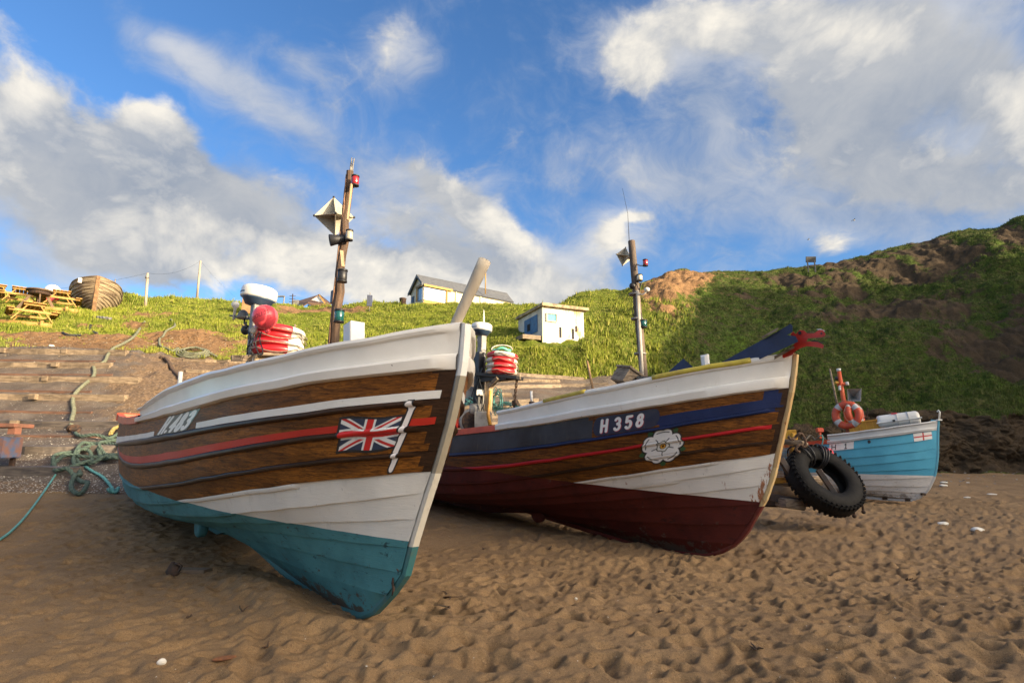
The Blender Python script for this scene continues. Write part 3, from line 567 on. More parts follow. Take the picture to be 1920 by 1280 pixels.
HULLS.append({'s':[[-1.27,-1.15,-0.97,-0.77,-0.56,-0.32,-0.08,.17,.43,.70,.98,1.27,1.56,1.86,2.16,2.47,2.79,3.11,3.43,3.76,4.09,4.43,4.77,5.12,5.47,5.82,6.18,6.54,6.90],
[-1.21,-1.09,-0.91,-0.72,-0.50,-0.27,-0.03,.22,.48,.75,1.03,1.31,1.60,1.90,2.20,2.50,2.82,3.13,3.46,3.78,4.11,4.45,4.79,5.13,5.48,5.83,6.18,6.54,6.90],
[-1.16,-1.03,-0.86,-0.66,-0.45,-0.22,.02,.27,.53,.79,1.07,1.35,1.64,1.93,2.23,2.54,2.85,3.16,3.48,3.81,4.13,4.47,4.80,5.14,5.49,5.84,6.19,6.54,6.90],
[-1.10,-0.98,-0.81,-0.61,-0.40,-0.17,.06,.31,.57,.83,1.11,1.39,1.67,1.96,2.26,2.56,2.87,3.19,3.50,3.83,4.15,4.48,4.82,5.16,5.50,5.84,6.19,6.54,6.90],
[-1.05,-0.93,-0.76,-0.56,-0.35,-0.13,.11,.36,.61,.88,1.15,1.42,1.71,2.00,2.29,2.59,2.90,3.21,3.53,3.85,4.17,4.50,4.83,5.17,5.51,5.85,6.20,6.55,6.90],
[-1.00,-0.88,-0.71,-0.52,-0.31,-0.09,.15,.39,.65,.91,1.18,1.45,1.74,2.02,2.32,2.62,2.92,3.23,3.54,3.86,4.19,4.51,4.84,5.18,5.51,5.86,6.20,6.55,6.90],
[-0.96,-0.84,-0.67,-0.48,-0.27,-0.05,.18,.43,.68,.94,1.21,1.48,1.76,2.05,2.34,2.64,2.94,3.25,3.56,3.88,4.20,4.53,4.85,5.19,5.52,5.86,6.20,6.55,6.90],
[-0.89,-0.77,-0.60,-0.41,-0.21,.01,.25,.49,.74,.99,1.26,1.53,1.81,2.10,2.38,2.68,2.98,3.29,3.59,3.91,4.22,4.55,4.87,5.20,5.54,5.87,6.21,6.55,6.90],
[-0.78,-0.66,-0.50,-0.31,-0.11,.11,.34,.58,.82,1.08,1.34,1.61,1.88,2.16,2.45,2.74,3.04,3.34,3.64,3.95,4.26,4.58,4.90,5.23,5.55,5.89,6.22,6.56,6.90],
[-0.63,-0.51,-0.35,-0.17,.03,.25,.47,.70,.94,1.19,1.45,1.71,1.98,2.26,2.54,2.82,3.11,3.41,3.71,4.01,4.32,4.63,4.94,5.26,5.58,5.91,6.23,6.57,6.90],
[-0.42,-0.31,-0.15,.02,.22,.43,.64,.87,1.10,1.35,1.60,1.85,2.12,2.38,2.65,2.93,3.21,3.50,3.79,4.09,4.38,4.69,4.99,5.30,5.62,5.93,6.25,6.57,6.90]],
'b':[[.04,.15,.29,.42,.54,.65,.74,.82,.89,.94,.99,1.02,1.05,1.07,1.09,1.11,1.12,1.13,1.13,1.13,1.13,1.12,1.11,1.09,1.07,1.05,1.02,.99,.95],
[.04,.14,.28,.41,.53,.63,.72,.80,.87,.92,.97,1.00,1.03,1.05,1.07,1.09,1.10,1.11,1.11,1.11,1.11,1.10,1.09,1.08,1.06,1.03,1.00,.97,.93],
[.04,.14,.27,.39,.51,.61,.70,.78,.84,.90,.94,.98,1.01,1.03,1.05,1.07,1.08,1.09,1.09,1.10,1.09,1.09,1.07,1.06,1.04,1.02,.99,.96,.92],
[.04,.13,.25,.37,.48,.58,.66,.74,.80,.85,.90,.94,.97,.99,1.01,1.03,1.04,1.05,1.06,1.06,1.06,1.05,1.04,1.02,1.01,.98,.96,.93,.89],
[.04,.12,.23,.34,.44,.54,.62,.69,.75,.80,.84,.88,.91,.94,.95,.97,.98,1.00,1.00,1.01,1.00,1.00,.99,.97,.96,.94,.91,.88,.85],
[.04,.11,.21,.31,.40,.48,.56,.62,.68,.73,.77,.81,.83,.86,.88,.90,.91,.92,.93,.93,.93,.93,.92,.90,.89,.87,.85,.82,.79],
[.04,.10,.19,.27,.35,.42,.49,.55,.60,.65,.68,.72,.74,.77,.79,.80,.82,.83,.83,.84,.84,.83,.83,.82,.80,.79,.77,.74,.72],
[.04,.09,.16,.23,.30,.36,.42,.47,.52,.56,.59,.62,.65,.67,.69,.70,.71,.72,.73,.74,.74,.73,.73,.72,.71,.69,.68,.66,.63],
[.04,.08,.13,.19,.25,.30,.34,.39,.42,.46,.49,.51,.53,.55,.57,.58,.59,.60,.61,.61,.61,.61,.61,.60,.59,.58,.57,.55,.53],
[.04,.07,.11,.15,.19,.23,.26,.29,.32,.34,.37,.39,.41,.42,.43,.44,.45,.46,.47,.47,.47,.47,.47,.47,.46,.45,.44,.43,.41],
[.04,.05,.08,.10,.13,.15,.17,.19,.21,.23,.24,.25,.27,.28,.28,.29,.30,.30,.31,.31,.31,.31,.31,.31,.30,.30,.29,.29,.28]],
'z':[[2.40,2.38,2.35,2.31,2.28,2.24,2.20,2.16,2.12,2.08,2.05,2.01,1.97,1.93,1.89,1.85,1.82,1.78,1.75,1.72,1.69,1.66,1.63,1.60,1.58,1.55,1.53,1.51,1.50],
[2.06,2.04,2.01,1.98,1.94,1.91,1.87,1.84,1.80,1.77,1.74,1.71,1.67,1.64,1.61,1.59,1.56,1.54,1.52,1.50,1.48,1.46,1.45,1.44,1.43,1.42,1.41,1.41,1.41],
[1.84,1.82,1.78,1.74,1.70,1.66,1.61,1.57,1.53,1.49,1.45,1.42,1.38,1.35,1.32,1.29,1.26,1.24,1.22,1.20,1.18,1.17,1.16,1.16,1.15,1.15,1.15,1.16,1.16],
[1.65,1.63,1.60,1.56,1.52,1.48,1.44,1.40,1.35,1.31,1.27,1.23,1.18,1.15,1.11,1.07,1.04,1.01,.98,.96,.94,.93,.92,.92,.92,.93,.94,.97,1.00],
[1.46,1.44,1.42,1.38,1.35,1.31,1.27,1.22,1.18,1.13,1.08,1.04,.99,.94,.90,.85,.81,.77,.74,.71,.69,.67,.66,.65,.66,.67,.69,.73,.78],
[1.31,1.28,1.25,1.22,1.18,1.14,1.10,1.05,1.00,.96,.91,.86,.81,.76,.72,.67,.63,.59,.56,.53,.51,.49,.48,.48,.49,.51,.53,.57,.63],
[1.16,1.14,1.10,1.06,1.02,.98,.93,.89,.84,.80,.75,.71,.67,.62,.59,.55,.52,.49,.46,.44,.42,.41,.41,.41,.41,.42,.44,.47,.51],
[.95,.93,.90,.87,.83,.80,.76,.72,.69,.65,.61,.58,.54,.51,.48,.45,.42,.40,.38,.36,.35,.34,.34,.34,.34,.35,.37,.39,.42],
[.72,.71,.69,.67,.65,.63,.60,.58,.56,.53,.51,.48,.46,.43,.41,.39,.37,.35,.34,.33,.32,.31,.31,.31,.31,.32,.34,.36,.38],
[.48,.47,.46,.44,.42,.41,.40,.38,.37,.36,.35,.34,.34,.34,.33,.33,.33,.33,.33,.33,.34,.34,.34,.35,.35,.35,.36,.36,.36],
[.23,.23,.22,.22,.22,.21,.21,.22,.22,.23,.23,.24,.25,.26,.27,.29,.30,.31,.33,.34,.35,.36,.37,.37,.37,.37,.37,.35,.34]],
'stem':[[0.001, -0.005], [-0.111, 0.022], [-0.365, 0.142], [-0.578, 0.336], [-0.759, 0.628], [-0.864, 0.788], [-0.975, 1.065], [-1.062, 1.368], [-1.174, 1.761], [-1.254, 2.063], [-1.283, 2.214], [-1.324, 2.469]],'keel':[[0.0, 0.0], [0.6, -0.03], [1.2, 0], [1.8, 0.06], [2.5, 0.13], [3.2, 0.2], [4.3, 0.28], [6.9, 0.33]]})
HULLS.append({'s':[[-0.68,-0.58,-0.45,-0.29,-0.12,.05,.24,.43,.63,.84,1.06,1.28,1.50,1.73,1.96,2.20,2.44,2.69,2.94,3.19,3.44,3.70,3.97,4.23,4.50,4.77,5.04,5.32,5.60],
[-0.65,-0.55,-0.42,-0.27,-0.10,.07,.26,.45,.66,.86,1.07,1.29,1.52,1.75,1.98,2.21,2.45,2.70,2.95,3.20,3.45,3.71,3.97,4.24,4.50,4.77,5.05,5.32,5.60],
[-0.63,-0.54,-0.40,-0.25,-0.09,.09,.28,.47,.67,.88,1.09,1.31,1.53,1.76,1.99,2.22,2.46,2.71,2.96,3.21,3.46,3.72,3.98,4.24,4.51,4.78,5.05,5.32,5.60],
[-0.61,-0.51,-0.38,-0.23,-0.07,.11,.29,.49,.69,.89,1.10,1.32,1.54,1.77,2.00,2.24,2.48,2.72,2.96,3.21,3.47,3.72,3.98,4.25,4.51,4.78,5.05,5.32,5.60],
[-0.59,-0.49,-0.36,-0.21,-0.04,.13,.31,.51,.70,.91,1.12,1.34,1.56,1.78,2.01,2.25,2.49,2.73,2.97,3.22,3.48,3.73,3.99,4.25,4.51,4.78,5.05,5.33,5.60],
[-0.54,-0.45,-0.32,-0.17,-0.00,.17,.35,.54,.74,.94,1.15,1.37,1.59,1.81,2.04,2.27,2.51,2.75,2.99,3.24,3.49,3.74,4.00,4.26,4.52,4.79,5.06,5.33,5.60],
[-0.49,-0.40,-0.27,-0.12,.04,.22,.40,.59,.78,.98,1.19,1.41,1.62,1.84,2.07,2.30,2.54,2.77,3.02,3.26,3.51,3.76,4.01,4.27,4.53,4.80,5.06,5.33,5.60],
[-0.40,-0.30,-0.17,-0.03,.13,.30,.48,.66,.86,1.05,1.26,1.47,1.68,1.90,2.12,2.35,2.58,2.82,3.06,3.30,3.54,3.79,4.04,4.29,4.55,4.81,5.07,5.33,5.60],
[-0.30,-0.21,-0.09,.06,.21,.38,.56,.74,.93,1.12,1.33,1.53,1.74,1.96,2.18,2.40,2.63,2.86,3.09,3.33,3.57,3.82,4.06,4.31,4.57,4.82,5.08,5.34,5.60],
[-0.21,-0.12,.00,.14,.30,.46,.63,.81,1.00,1.19,1.39,1.59,1.80,2.01,2.23,2.45,2.67,2.90,3.13,3.37,3.60,3.84,4.09,4.33,4.58,4.83,5.09,5.34,5.60],
[-0.15,-0.06,.06,.20,.35,.52,.69,.86,1.05,1.24,1.44,1.64,1.84,2.05,2.27,2.48,2.71,2.93,3.16,3.39,3.62,3.86,4.10,4.35,4.59,4.84,5.09,5.34,5.60]],
'b':[[.04,.12,.23,.34,.44,.53,.61,.68,.74,.80,.84,.88,.91,.93,.95,.97,.98,.99,1.00,1.01,1.01,1.01,1.00,.99,.97,.95,.93,.89,.85],
[.04,.12,.23,.33,.43,.52,.60,.67,.73,.78,.82,.86,.89,.91,.93,.95,.96,.98,.98,.99,1.00,1.00,.99,.98,.96,.94,.91,.88,.84],
[.04,.12,.22,.32,.41,.50,.58,.65,.70,.76,.80,.84,.87,.89,.91,.93,.94,.96,.97,.97,.98,.98,.97,.96,.95,.93,.90,.87,.83],
[.04,.11,.20,.30,.39,.47,.55,.61,.67,.72,.76,.80,.83,.86,.88,.90,.91,.92,.93,.94,.95,.95,.94,.93,.92,.90,.87,.84,.81],
[.04,.10,.19,.28,.36,.44,.51,.57,.63,.67,.71,.75,.78,.81,.83,.85,.86,.87,.88,.89,.90,.90,.90,.89,.87,.85,.83,.80,.77],
[.04,.10,.17,.25,.33,.40,.46,.52,.57,.61,.65,.69,.71,.74,.76,.78,.79,.81,.82,.82,.83,.83,.83,.82,.81,.79,.77,.75,.72],
[.04,.09,.15,.22,.29,.35,.40,.46,.50,.54,.58,.61,.64,.66,.68,.70,.71,.72,.73,.74,.75,.75,.75,.74,.73,.72,.70,.68,.66],
[.04,.08,.13,.19,.24,.30,.35,.39,.43,.47,.50,.53,.55,.57,.59,.61,.62,.63,.64,.65,.66,.66,.66,.66,.65,.64,.62,.61,.58],
[.04,.07,.11,.16,.20,.24,.28,.32,.35,.38,.41,.43,.45,.47,.49,.50,.51,.52,.53,.54,.55,.55,.55,.55,.54,.54,.53,.51,.49],
[.04,.06,.09,.12,.15,.19,.21,.24,.27,.29,.31,.33,.34,.36,.37,.38,.39,.40,.41,.41,.42,.42,.42,.42,.42,.41,.41,.40,.39],
[.04,.05,.07,.09,.11,.13,.14,.16,.18,.19,.20,.22,.23,.24,.25,.25,.26,.27,.27,.28,.28,.28,.28,.28,.28,.28,.27,.27,.26]],
'z':[[1.81,1.79,1.76,1.73,1.70,1.67,1.63,1.60,1.56,1.53,1.49,1.46,1.43,1.40,1.37,1.34,1.32,1.29,1.27,1.26,1.24,1.23,1.22,1.22,1.21,1.22,1.22,1.24,1.25],
[1.62,1.60,1.58,1.55,1.51,1.48,1.45,1.42,1.39,1.35,1.32,1.29,1.27,1.24,1.22,1.19,1.17,1.15,1.14,1.12,1.11,1.10,1.09,1.09,1.08,1.08,1.09,1.09,1.10],
[1.43,1.41,1.38,1.35,1.32,1.29,1.26,1.23,1.20,1.17,1.14,1.11,1.08,1.05,1.03,1.00,.98,.96,.95,.94,.93,.92,.91,.91,.92,.93,.94,.95,.97],
[1.20,1.19,1.16,1.13,1.11,1.08,1.05,1.02,1.00,.97,.95,.92,.90,.88,.86,.85,.83,.82,.81,.80,.80,.79,.79,.79,.79,.80,.80,.81,.82],
[1.01,1.00,.97,.95,.92,.89,.86,.84,.81,.79,.77,.75,.73,.71,.70,.68,.67,.66,.65,.65,.64,.64,.64,.64,.64,.65,.65,.66,.66],
[.77,.76,.75,.73,.72,.70,.69,.67,.65,.64,.62,.61,.59,.58,.57,.56,.55,.54,.53,.53,.52,.51,.51,.51,.51,.51,.51,.52,.52],
[.57,.56,.55,.54,.53,.51,.50,.49,.48,.47,.46,.45,.44,.43,.42,.42,.41,.41,.40,.40,.40,.40,.40,.39,.39,.40,.40,.40,.40],
[.36,.36,.35,.35,.35,.34,.34,.34,.33,.33,.33,.33,.32,.32,.32,.32,.32,.31,.31,.31,.31,.31,.31,.31,.31,.31,.31,.31,.31],
[.22,.22,.22,.22,.23,.23,.23,.23,.24,.24,.24,.25,.25,.25,.25,.26,.26,.26,.26,.26,.27,.27,.27,.27,.27,.27,.27,.27,.27],
[.13,.14,.14,.15,.15,.16,.16,.17,.18,.18,.19,.19,.20,.20,.21,.21,.22,.22,.22,.23,.23,.23,.23,.24,.24,.24,.24,.24,.24],
[.08,.08,.09,.09,.10,.11,.12,.12,.13,.14,.15,.15,.16,.17,.17,.18,.19,.19,.20,.20,.21,.21,.21,.22,.22,.22,.22,.22,.22]],
'stem':[[-0.011, -0.004], [-0.189, 0.074], [-0.382, 0.252], [-0.513, 0.517], [-0.567, 0.683], [-0.635, 1.05], [-0.691, 1.62], [-0.72, 1.835]],'keel':[[0.0, 0.0], [0.6, 0.0], [1.2, 0.02], [2.0, 0.05], [3, 0.1], [5.6, 0.18]]})
# ------------------------------------------------------------------ boat building
def crs(a, n):
    """smooth resampling of a curve to n samples"""
    a = np.asarray(a, float); m = len(a); x = np.linspace(0, m-1, n); i = np.clip(x.astype(int), 0, m-2); t = x-i
    p0 = a[np.maximum(i-1, 0)]; p1 = a[i]; p2 = a[i+1]; p3 = a[np.minimum(i+2, m-1)]
    return .5*((2*p1)+(-p0+p2)*t+(2*p0-5*p1+4*p2-p3)*t*t+(-p0+3*p1-3*p2+p3)*t**3)
NU = 113
class Hull:
    def __init__(s, T, foot, head, pitch, rail, lap=.019):
        s.S, s.B, s.Z = [np.array([crs(r, NU) for r in T[k]]) for k in 'sbz']
        s.stem = T['stem']; s.keel = T['keel']; s.rail = rail; s.lap = lap
        h = Vector((head[0], head[1], 0)).normalized()
        X = Vector((h.x*math.cos(R(pitch)), h.y*math.cos(R(pitch)), math.sin(R(pitch)))); Y = Vector((-h.y, h.x, 0)); Z = X.cross(Y)
        s.M = Matrix.Translation(Vector(foot)) @ Matrix((X, Y, Z)).transposed().to_4x4(); s.Mi = s.M.inverted()
    def bp(s, px, py, y=0.0):
        """boat coordinates of what the photograph shows at (px, py), on the fore-and-aft plane y"""
        o = s.Mi @ CO; d = s.Mi.to_3x3() @ ray(px, py); return o+d*((y-o.y)/d.y)
    def bs(s, px, py, x):
        o = s.Mi @ CO; d = s.Mi.to_3x3() @ ray(px, py); return o+d*((x-o.x)/d.x)
    def stem_s(s, z):
        st = s.stem; return float(np.interp(z, [p[1] for p in st], [p[0] for p in st]))
    def point(s, u, k, off=0.0):
        """hull surface at station index u (0..NU-1) and plank line k, arrays allowed; returns (x, y, z)"""
        u = np.asarray(u, float); k = np.asarray(k, float); u, k = np.broadcast_arrays(u, k)
        ki = np.clip(np.floor(k+1e-9).astype(int), 0, 9); f = np.clip(k-ki, 0, 1); ui = np.clip(u.astype(int), 0, NU-2); tu = u-ui
        def g(A, kk): return A[kk, ui]*(1-tu)+A[kk, ui+1]*tu
        x = g(s.S, ki)*(1-f)+g(s.S, ki+1)*f; b = g(s.B, ki)*(1-f)+g(s.B, ki+1)*f; z = g(s.Z, ki)*(1-f)+g(s.Z, ki+1)*f
        db = g(s.B, ki+1)-g(s.B, ki); dzz = g(s.Z, ki+1)-g(s.Z, ki); L = np.sqrt(db*db+dzz*dzz)+1e-6
        nb, nz = -dzz/L, db/L
        rt = s.railt(ki, u, g(s.S, ki)); lapw = s.lap*np.clip((x-s.S[ki, 0])/.35, 0, 1)
        rw = .25
        o = np.where((f < rw) & (rt > 1e-4), rt*np.sqrt(np.clip(1-((f-rw/2)/(rw/2))**2, 0, 1))**.7, 0)+lapw*np.where(rt > 1e-4, np.clip((f-rw)/(1-rw), 0, 1), f)
        o = o+off
        return x, b+nb*o, z+nz*o
    def railt(s, ki, u, x):
        out = np.zeros_like(np.asarray(x, float))
        for k, (t, x0, x1) in s.rail.items():
            # rails die away just short of the stem
            a = s.S[k, 0]+.13 if x0 is None else x0
            w = np.clip((x-a)/.05, 0, 1)*np.clip((x1-x)/.08, 0, 1); out = np.where(ki == k, t*w, out)
        return out

def strip_mesh(name, grids, mats, parent, sharp=28):
    """grids: list of (X, Y, Z, material index per face array or int, flip)"""
    vs = []; fs = []; mi = []; base = 0
    for (x, y, z, m, flip) in grids:
        nr, nc = x.shape; vs.append(np.stack([x, y, z], -1).reshape(-1, 3)); idx = np.arange(nr*nc).reshape(nr, nc)+base
        a = [idx[:-1, :-1], idx[:-1, 1:], idx[1:, 1:], idx[1:, :-1]]
        if flip: a = a[::-1]
        fs.append(np.stack(a, -1).reshape(-1, 4)); mi.append(np.full((nr-1)*(nc-1), m) if np.isscalar(m) else np.asarray(m).reshape(-1)); base += nr*nc
    v = np.concatenate(vs); f = np.concatenate(fs); mi = np.concatenate(mi)
    me = bpy.data.meshes.new(name); me.from_pydata(v.tolist(), [], f.tolist())
    for m in mats: me.materials.append(m)
    me.polygons.foreach_set('material_index', mi.astype(np.int32)); me.polygons.foreach_set('use_smooth', [True]*len(f)); me.update()
    if sharp: me.set_sharp_from_angle(angle=R(sharp))
    return new_mesh_obj(name, me, parent)

def paint_mat(name, c, wl=None, anti=None, rough=.45, coat=.12, wood=False, c2=None, rust=0.0, grime=.5, stop=None, foot=None):
    """boat paint or varnish; below the boot line (wl = a, b: z < a+b*x) the bottom paint shows"""
    if name in MATS: return MATS[name]
    m = bpy.data.materials.new(name); m.use_nodes = True; q = NT(m.node_tree); bs = q.n['Principled BSDF']
    co = q.add('ShaderNodeTexCoord').outputs['Object']; sp = q.add('ShaderNodeSeparateXYZ'); q.l.new(co, sp.inputs[0])
    if wood:
        gr = q.noise(q.vscale(co, (1.0, 3, 16)), 2.6, 10, .68, 1.6); gr2 = q.noise(q.vscale(co, (1.2, 1, 7)), 5, 6, .6, 3.0); pa = q.noise(q.vscale(co, (.5, 1, 5)), 1.5, 4, .6)
        col = q.mix(q.smooth(gr, .35, .68), c, c2); col = q.mix(q.m('MULTIPLY', q.smooth(gr2, .52, .62), .55), col, tuple(x*.42 for x in c2))
        col = q.mix(q.m('MULTIPLY', q.smooth(pa, .4, .65), .55), col, tuple(x*.55 for x in c2))
    else:
        n = q.noise(co, 1.6, 6, .6); col = q.mix(q.smooth(n, .3, .7), c, c2 or tuple(x*.86 for x in c))
    # runs and grime
    g = q.noise(q.vscale(co, (3, 3, .55)), 3.2, 8, .72, .3); col = q.mix(q.m('MULTIPLY', q.smooth(g, .56, .76), grime), col, (.16, .13, .09) if not wood else (.02, .013, .008))
    ch = q.noise(co, 34, 3, .6); col = q.mix(q.m('MULTIPLY', q.smooth(ch, .70, .74), .6), col, (.10, .07, .045))
    if rust:
        rn = q.noise(q.vscale(co, (4, 4, 1.3)), 3.0, 8, .7, .5); rc = q.mix(q.noise(co, 12, 4), (.42, .13, .02), (.16, .045, .012))
        edge = q.smooth(q.m('ADD', sp.outputs[0], q.m('MULTIPLY', sp.outputs[2], .58)), rust, rust-.14)
        col = q.mix(q.m('MULTIPLY', q.smooth(q.m('ADD', rn, q.m('MULTIPLY', edge, .20)), .66, .72), .92), col, rc)
    if wl:
        a_, b_ = wl; lim = q.m('MULTIPLY_ADD', sp.outputs[0], b_, a_)
        wob = q.m('MULTIPLY', q.m('SUBTRACT', q.noise(co, 3, 3), .5), .012)
        under = q.m('LESS_THAN', sp.outputs[2], q.m('ADD', lim, wob))
        an = q.noise(co, 2.3, 8, .65); ac = q.mix(q.smooth(an, .35, .68), anti[0], anti[1])
        sc = q.noise(q.vscale(co, (1.6, 2, 4)), 3.6, 9, .75, .8); ac = q.mix(q.m('MULTIPLY', q.smooth(sc, .57, .66), .85), ac, anti[2])
        low = q.noise(q.vscale(co, (1.5, 2, 2)), 5.0, 7, .7); ac = q.mix(q.m('MULTIPLY', q.smooth(q.m('ADD', low, q.m('MULTIPLY', q.smooth(sp.outputs[2], .34, -.02), .26)), .62, .70), .9), ac, anti[3])
        col = q.mix(under, col, ac)
        q.l.new(q.m('MULTIPLY_ADD', under, .62-rough, rough), bs.inputs['Roughness']); q.l.new(q.m('MULTIPLY', q.m('SUBTRACT', 1.0, under), coat), bs.inputs['Coat Weight'])
    else: bs.inputs['Roughness'].default_value = rough; bs.inputs['Coat Weight'].default_value = coat
    bs.inputs['Coat Roughness'].default_value = .18; bs.inputs['Specular IOR Level'].default_value = .20 if wood else .26
    q.l.new(col, bs.inputs['Base Color'])
    bp_ = q.add('ShaderNodeBump'); bp_.inputs['Strength'].default_value = .5; bp_.inputs['Distance'].default_value = .006
    hs = q.m('ADD', q.noise(q.vscale(co, (1, 2, 8)), 9, 6, .7), q.m('MULTIPLY', q.noise(co, 2.2, 3), 1.4))
    q.l.new(hs, bp_.inputs['Height']); q.l.new(bp_.outputs[0], bs.inputs['Normal'])
    MATS[name] = m; return m

def polyline_sd(X, Y, pts):
    d = np.full(X.shape, 1e9)
    for (x0, y0), (x1, y1) in zip(pts[:-1], pts[1:]):
        dx, dy = x1-x0, y1-y0; L = dx*dx+dy*dy+1e-12; t = np.clip(((X-x0)*dx+(Y-y0)*dy)/L, 0, 1); d = np.minimum(d, np.hypot(X-x0-t*dx, Y-y0-t*dy))
    return d
def arc(cx, cy, rx, ry, a0, a1, n=14): return [(cx+rx*math.cos(R(a0+(a1-a0)*i/n)), cy+ry*math.sin(R(a0+(a1-a0)*i/n))) for i in range(n+1)]
GLYPH = {'H': [[(0, 0), (0, 1)], [(.62, 0), (.62, 1)], [(0, .5), (.62, .5)]],
    '3': [arc(.28, .74, .27, .26, 150, -80)+arc(.28, .26, .31, .27, 85, -150)],
    '4': [[(.5, 0), (.5, 1), (0, .32), (.66, .32)]],
    '5': [[(.56, 1), (.06, 1), (.04, .55)]+arc(.27, .30, .30, .31, 125, -140)],
    '8': [arc(.3, .75, .23, .24, 0, 360), arc(.3, .26, .29, .27, 0, 360)],
    '1': [[(.06, .78), (.28, 1), (.28, 0)], [(.04, 0), (.5, 0)]], '.': [[(0, .02), (.02, .02)]]}
def text_sd(X, Y, items):
    """items: (char, x, y, height, width factor, slant)"""
    d = np.full(X.shape, 1e9)
    for ch, x, y, h, wf, sl in items:
        for st in GLYPH[ch]: d = np.minimum(d, polyline_sd(X, Y, [(x+px*h*wf+sl*py*h, y+py*h) for px, py in st]))
    return d
VCOL = None
def painted_mat():
    global VCOL
    if VCOL: return VCOL
    m = bpy.data.materials.new('sign_paint'); m.use_nodes = True; q = NT(m.node_tree); bs = q.n['Principled BSDF']
    a = q.add('ShaderNodeAttribute'); a.attribute_name = 'Col'; co = q.add('ShaderNodeTexCoord').outputs['Object']
    col = q.mix(q.m('MULTIPLY', q.smooth(q.noise(q.vscale(co, (3, 3, .6)), 6, 7, .7), .56, .8), .35), a.outputs['Color'], (.16, .13, .10))
    q.l.new(col, bs.inputs['Base Color']); bs.inputs['Roughness'].default_value = .4; bs.inputs['Coat Weight'].default_value = .2; VCOL = m; return m
def painted_panel(hull, parent, name, corners, nx, ny, fn, off=.003, label=None):
    """corners (station, line) tl, tr, br, bl; fn(X, Y) with X 0..1 from the left as seen, Y 0..1 upwards -> rgb (n,3), alpha"""
    X, Y = np.meshgrid(np.linspace(0, 1, nx), np.linspace(1, 0, ny)); c = [np.array(p, float)*np.array([4.0, 1]) for p in corners]
    U = (c[0][0]*(1-X)+c[1][0]*X)*Y+(c[3][0]*(1-X)+c[2][0]*X)*(1-Y); Kk = (c[0][1]*(1-X)+c[1][1]*X)*Y+(c[3][1]*(1-X)+c[2][1]*X)*(1-Y)
    px, py, pz = hull.point(U, Kk, off); rgb, al = fn(X, Y)
    idx = np.arange(nx*ny).reshape(ny, nx); q = np.stack([idx[:-1, :-1], idx[1:, :-1], idx[1:, 1:], idx[:-1, 1:]], -1).reshape(-1, 4)
    keep = (al.ravel()[q] > .5).all(1); q = q[keep]; used = np.unique(q); rem = np.full(nx*ny, -1); rem[used] = np.arange(len(used))
    me = bpy.data.meshes.new(name); v = np.stack([px, py, pz], -1).reshape(-1, 3)[used]
    me.from_pydata(v.tolist(), [], rem[q].tolist()); me.polygons.foreach_set('use_smooth', [True]*len(q))
    ca = me.color_attributes.new('Col', 'FLOAT_COLOR', 'POINT'); cc = np.concatenate([rgb.reshape(-1, 3)[used], np.ones((len(used), 1))], 1); ca.data.foreach_set('color', cc.astype(np.float32).ravel())
    me.materials.append(painted_mat()); o = new_mesh_obj(name, me, parent)
    if label: o['label'] = label
    return o
def layer(rgb, mask, col):
    for i in range(3): rgb[..., i] = rgb[..., i]*(1-mask)+col[i]*mask
def aa(d, w): return np.clip((w-d)/.008+.5, 0, 1)
WHITE_P = (.74, .72, .68); BLACK_P = (.012, .012, .014); RED_P = (.55, .018, .02); NAVY_P = (.012, .022, .06)

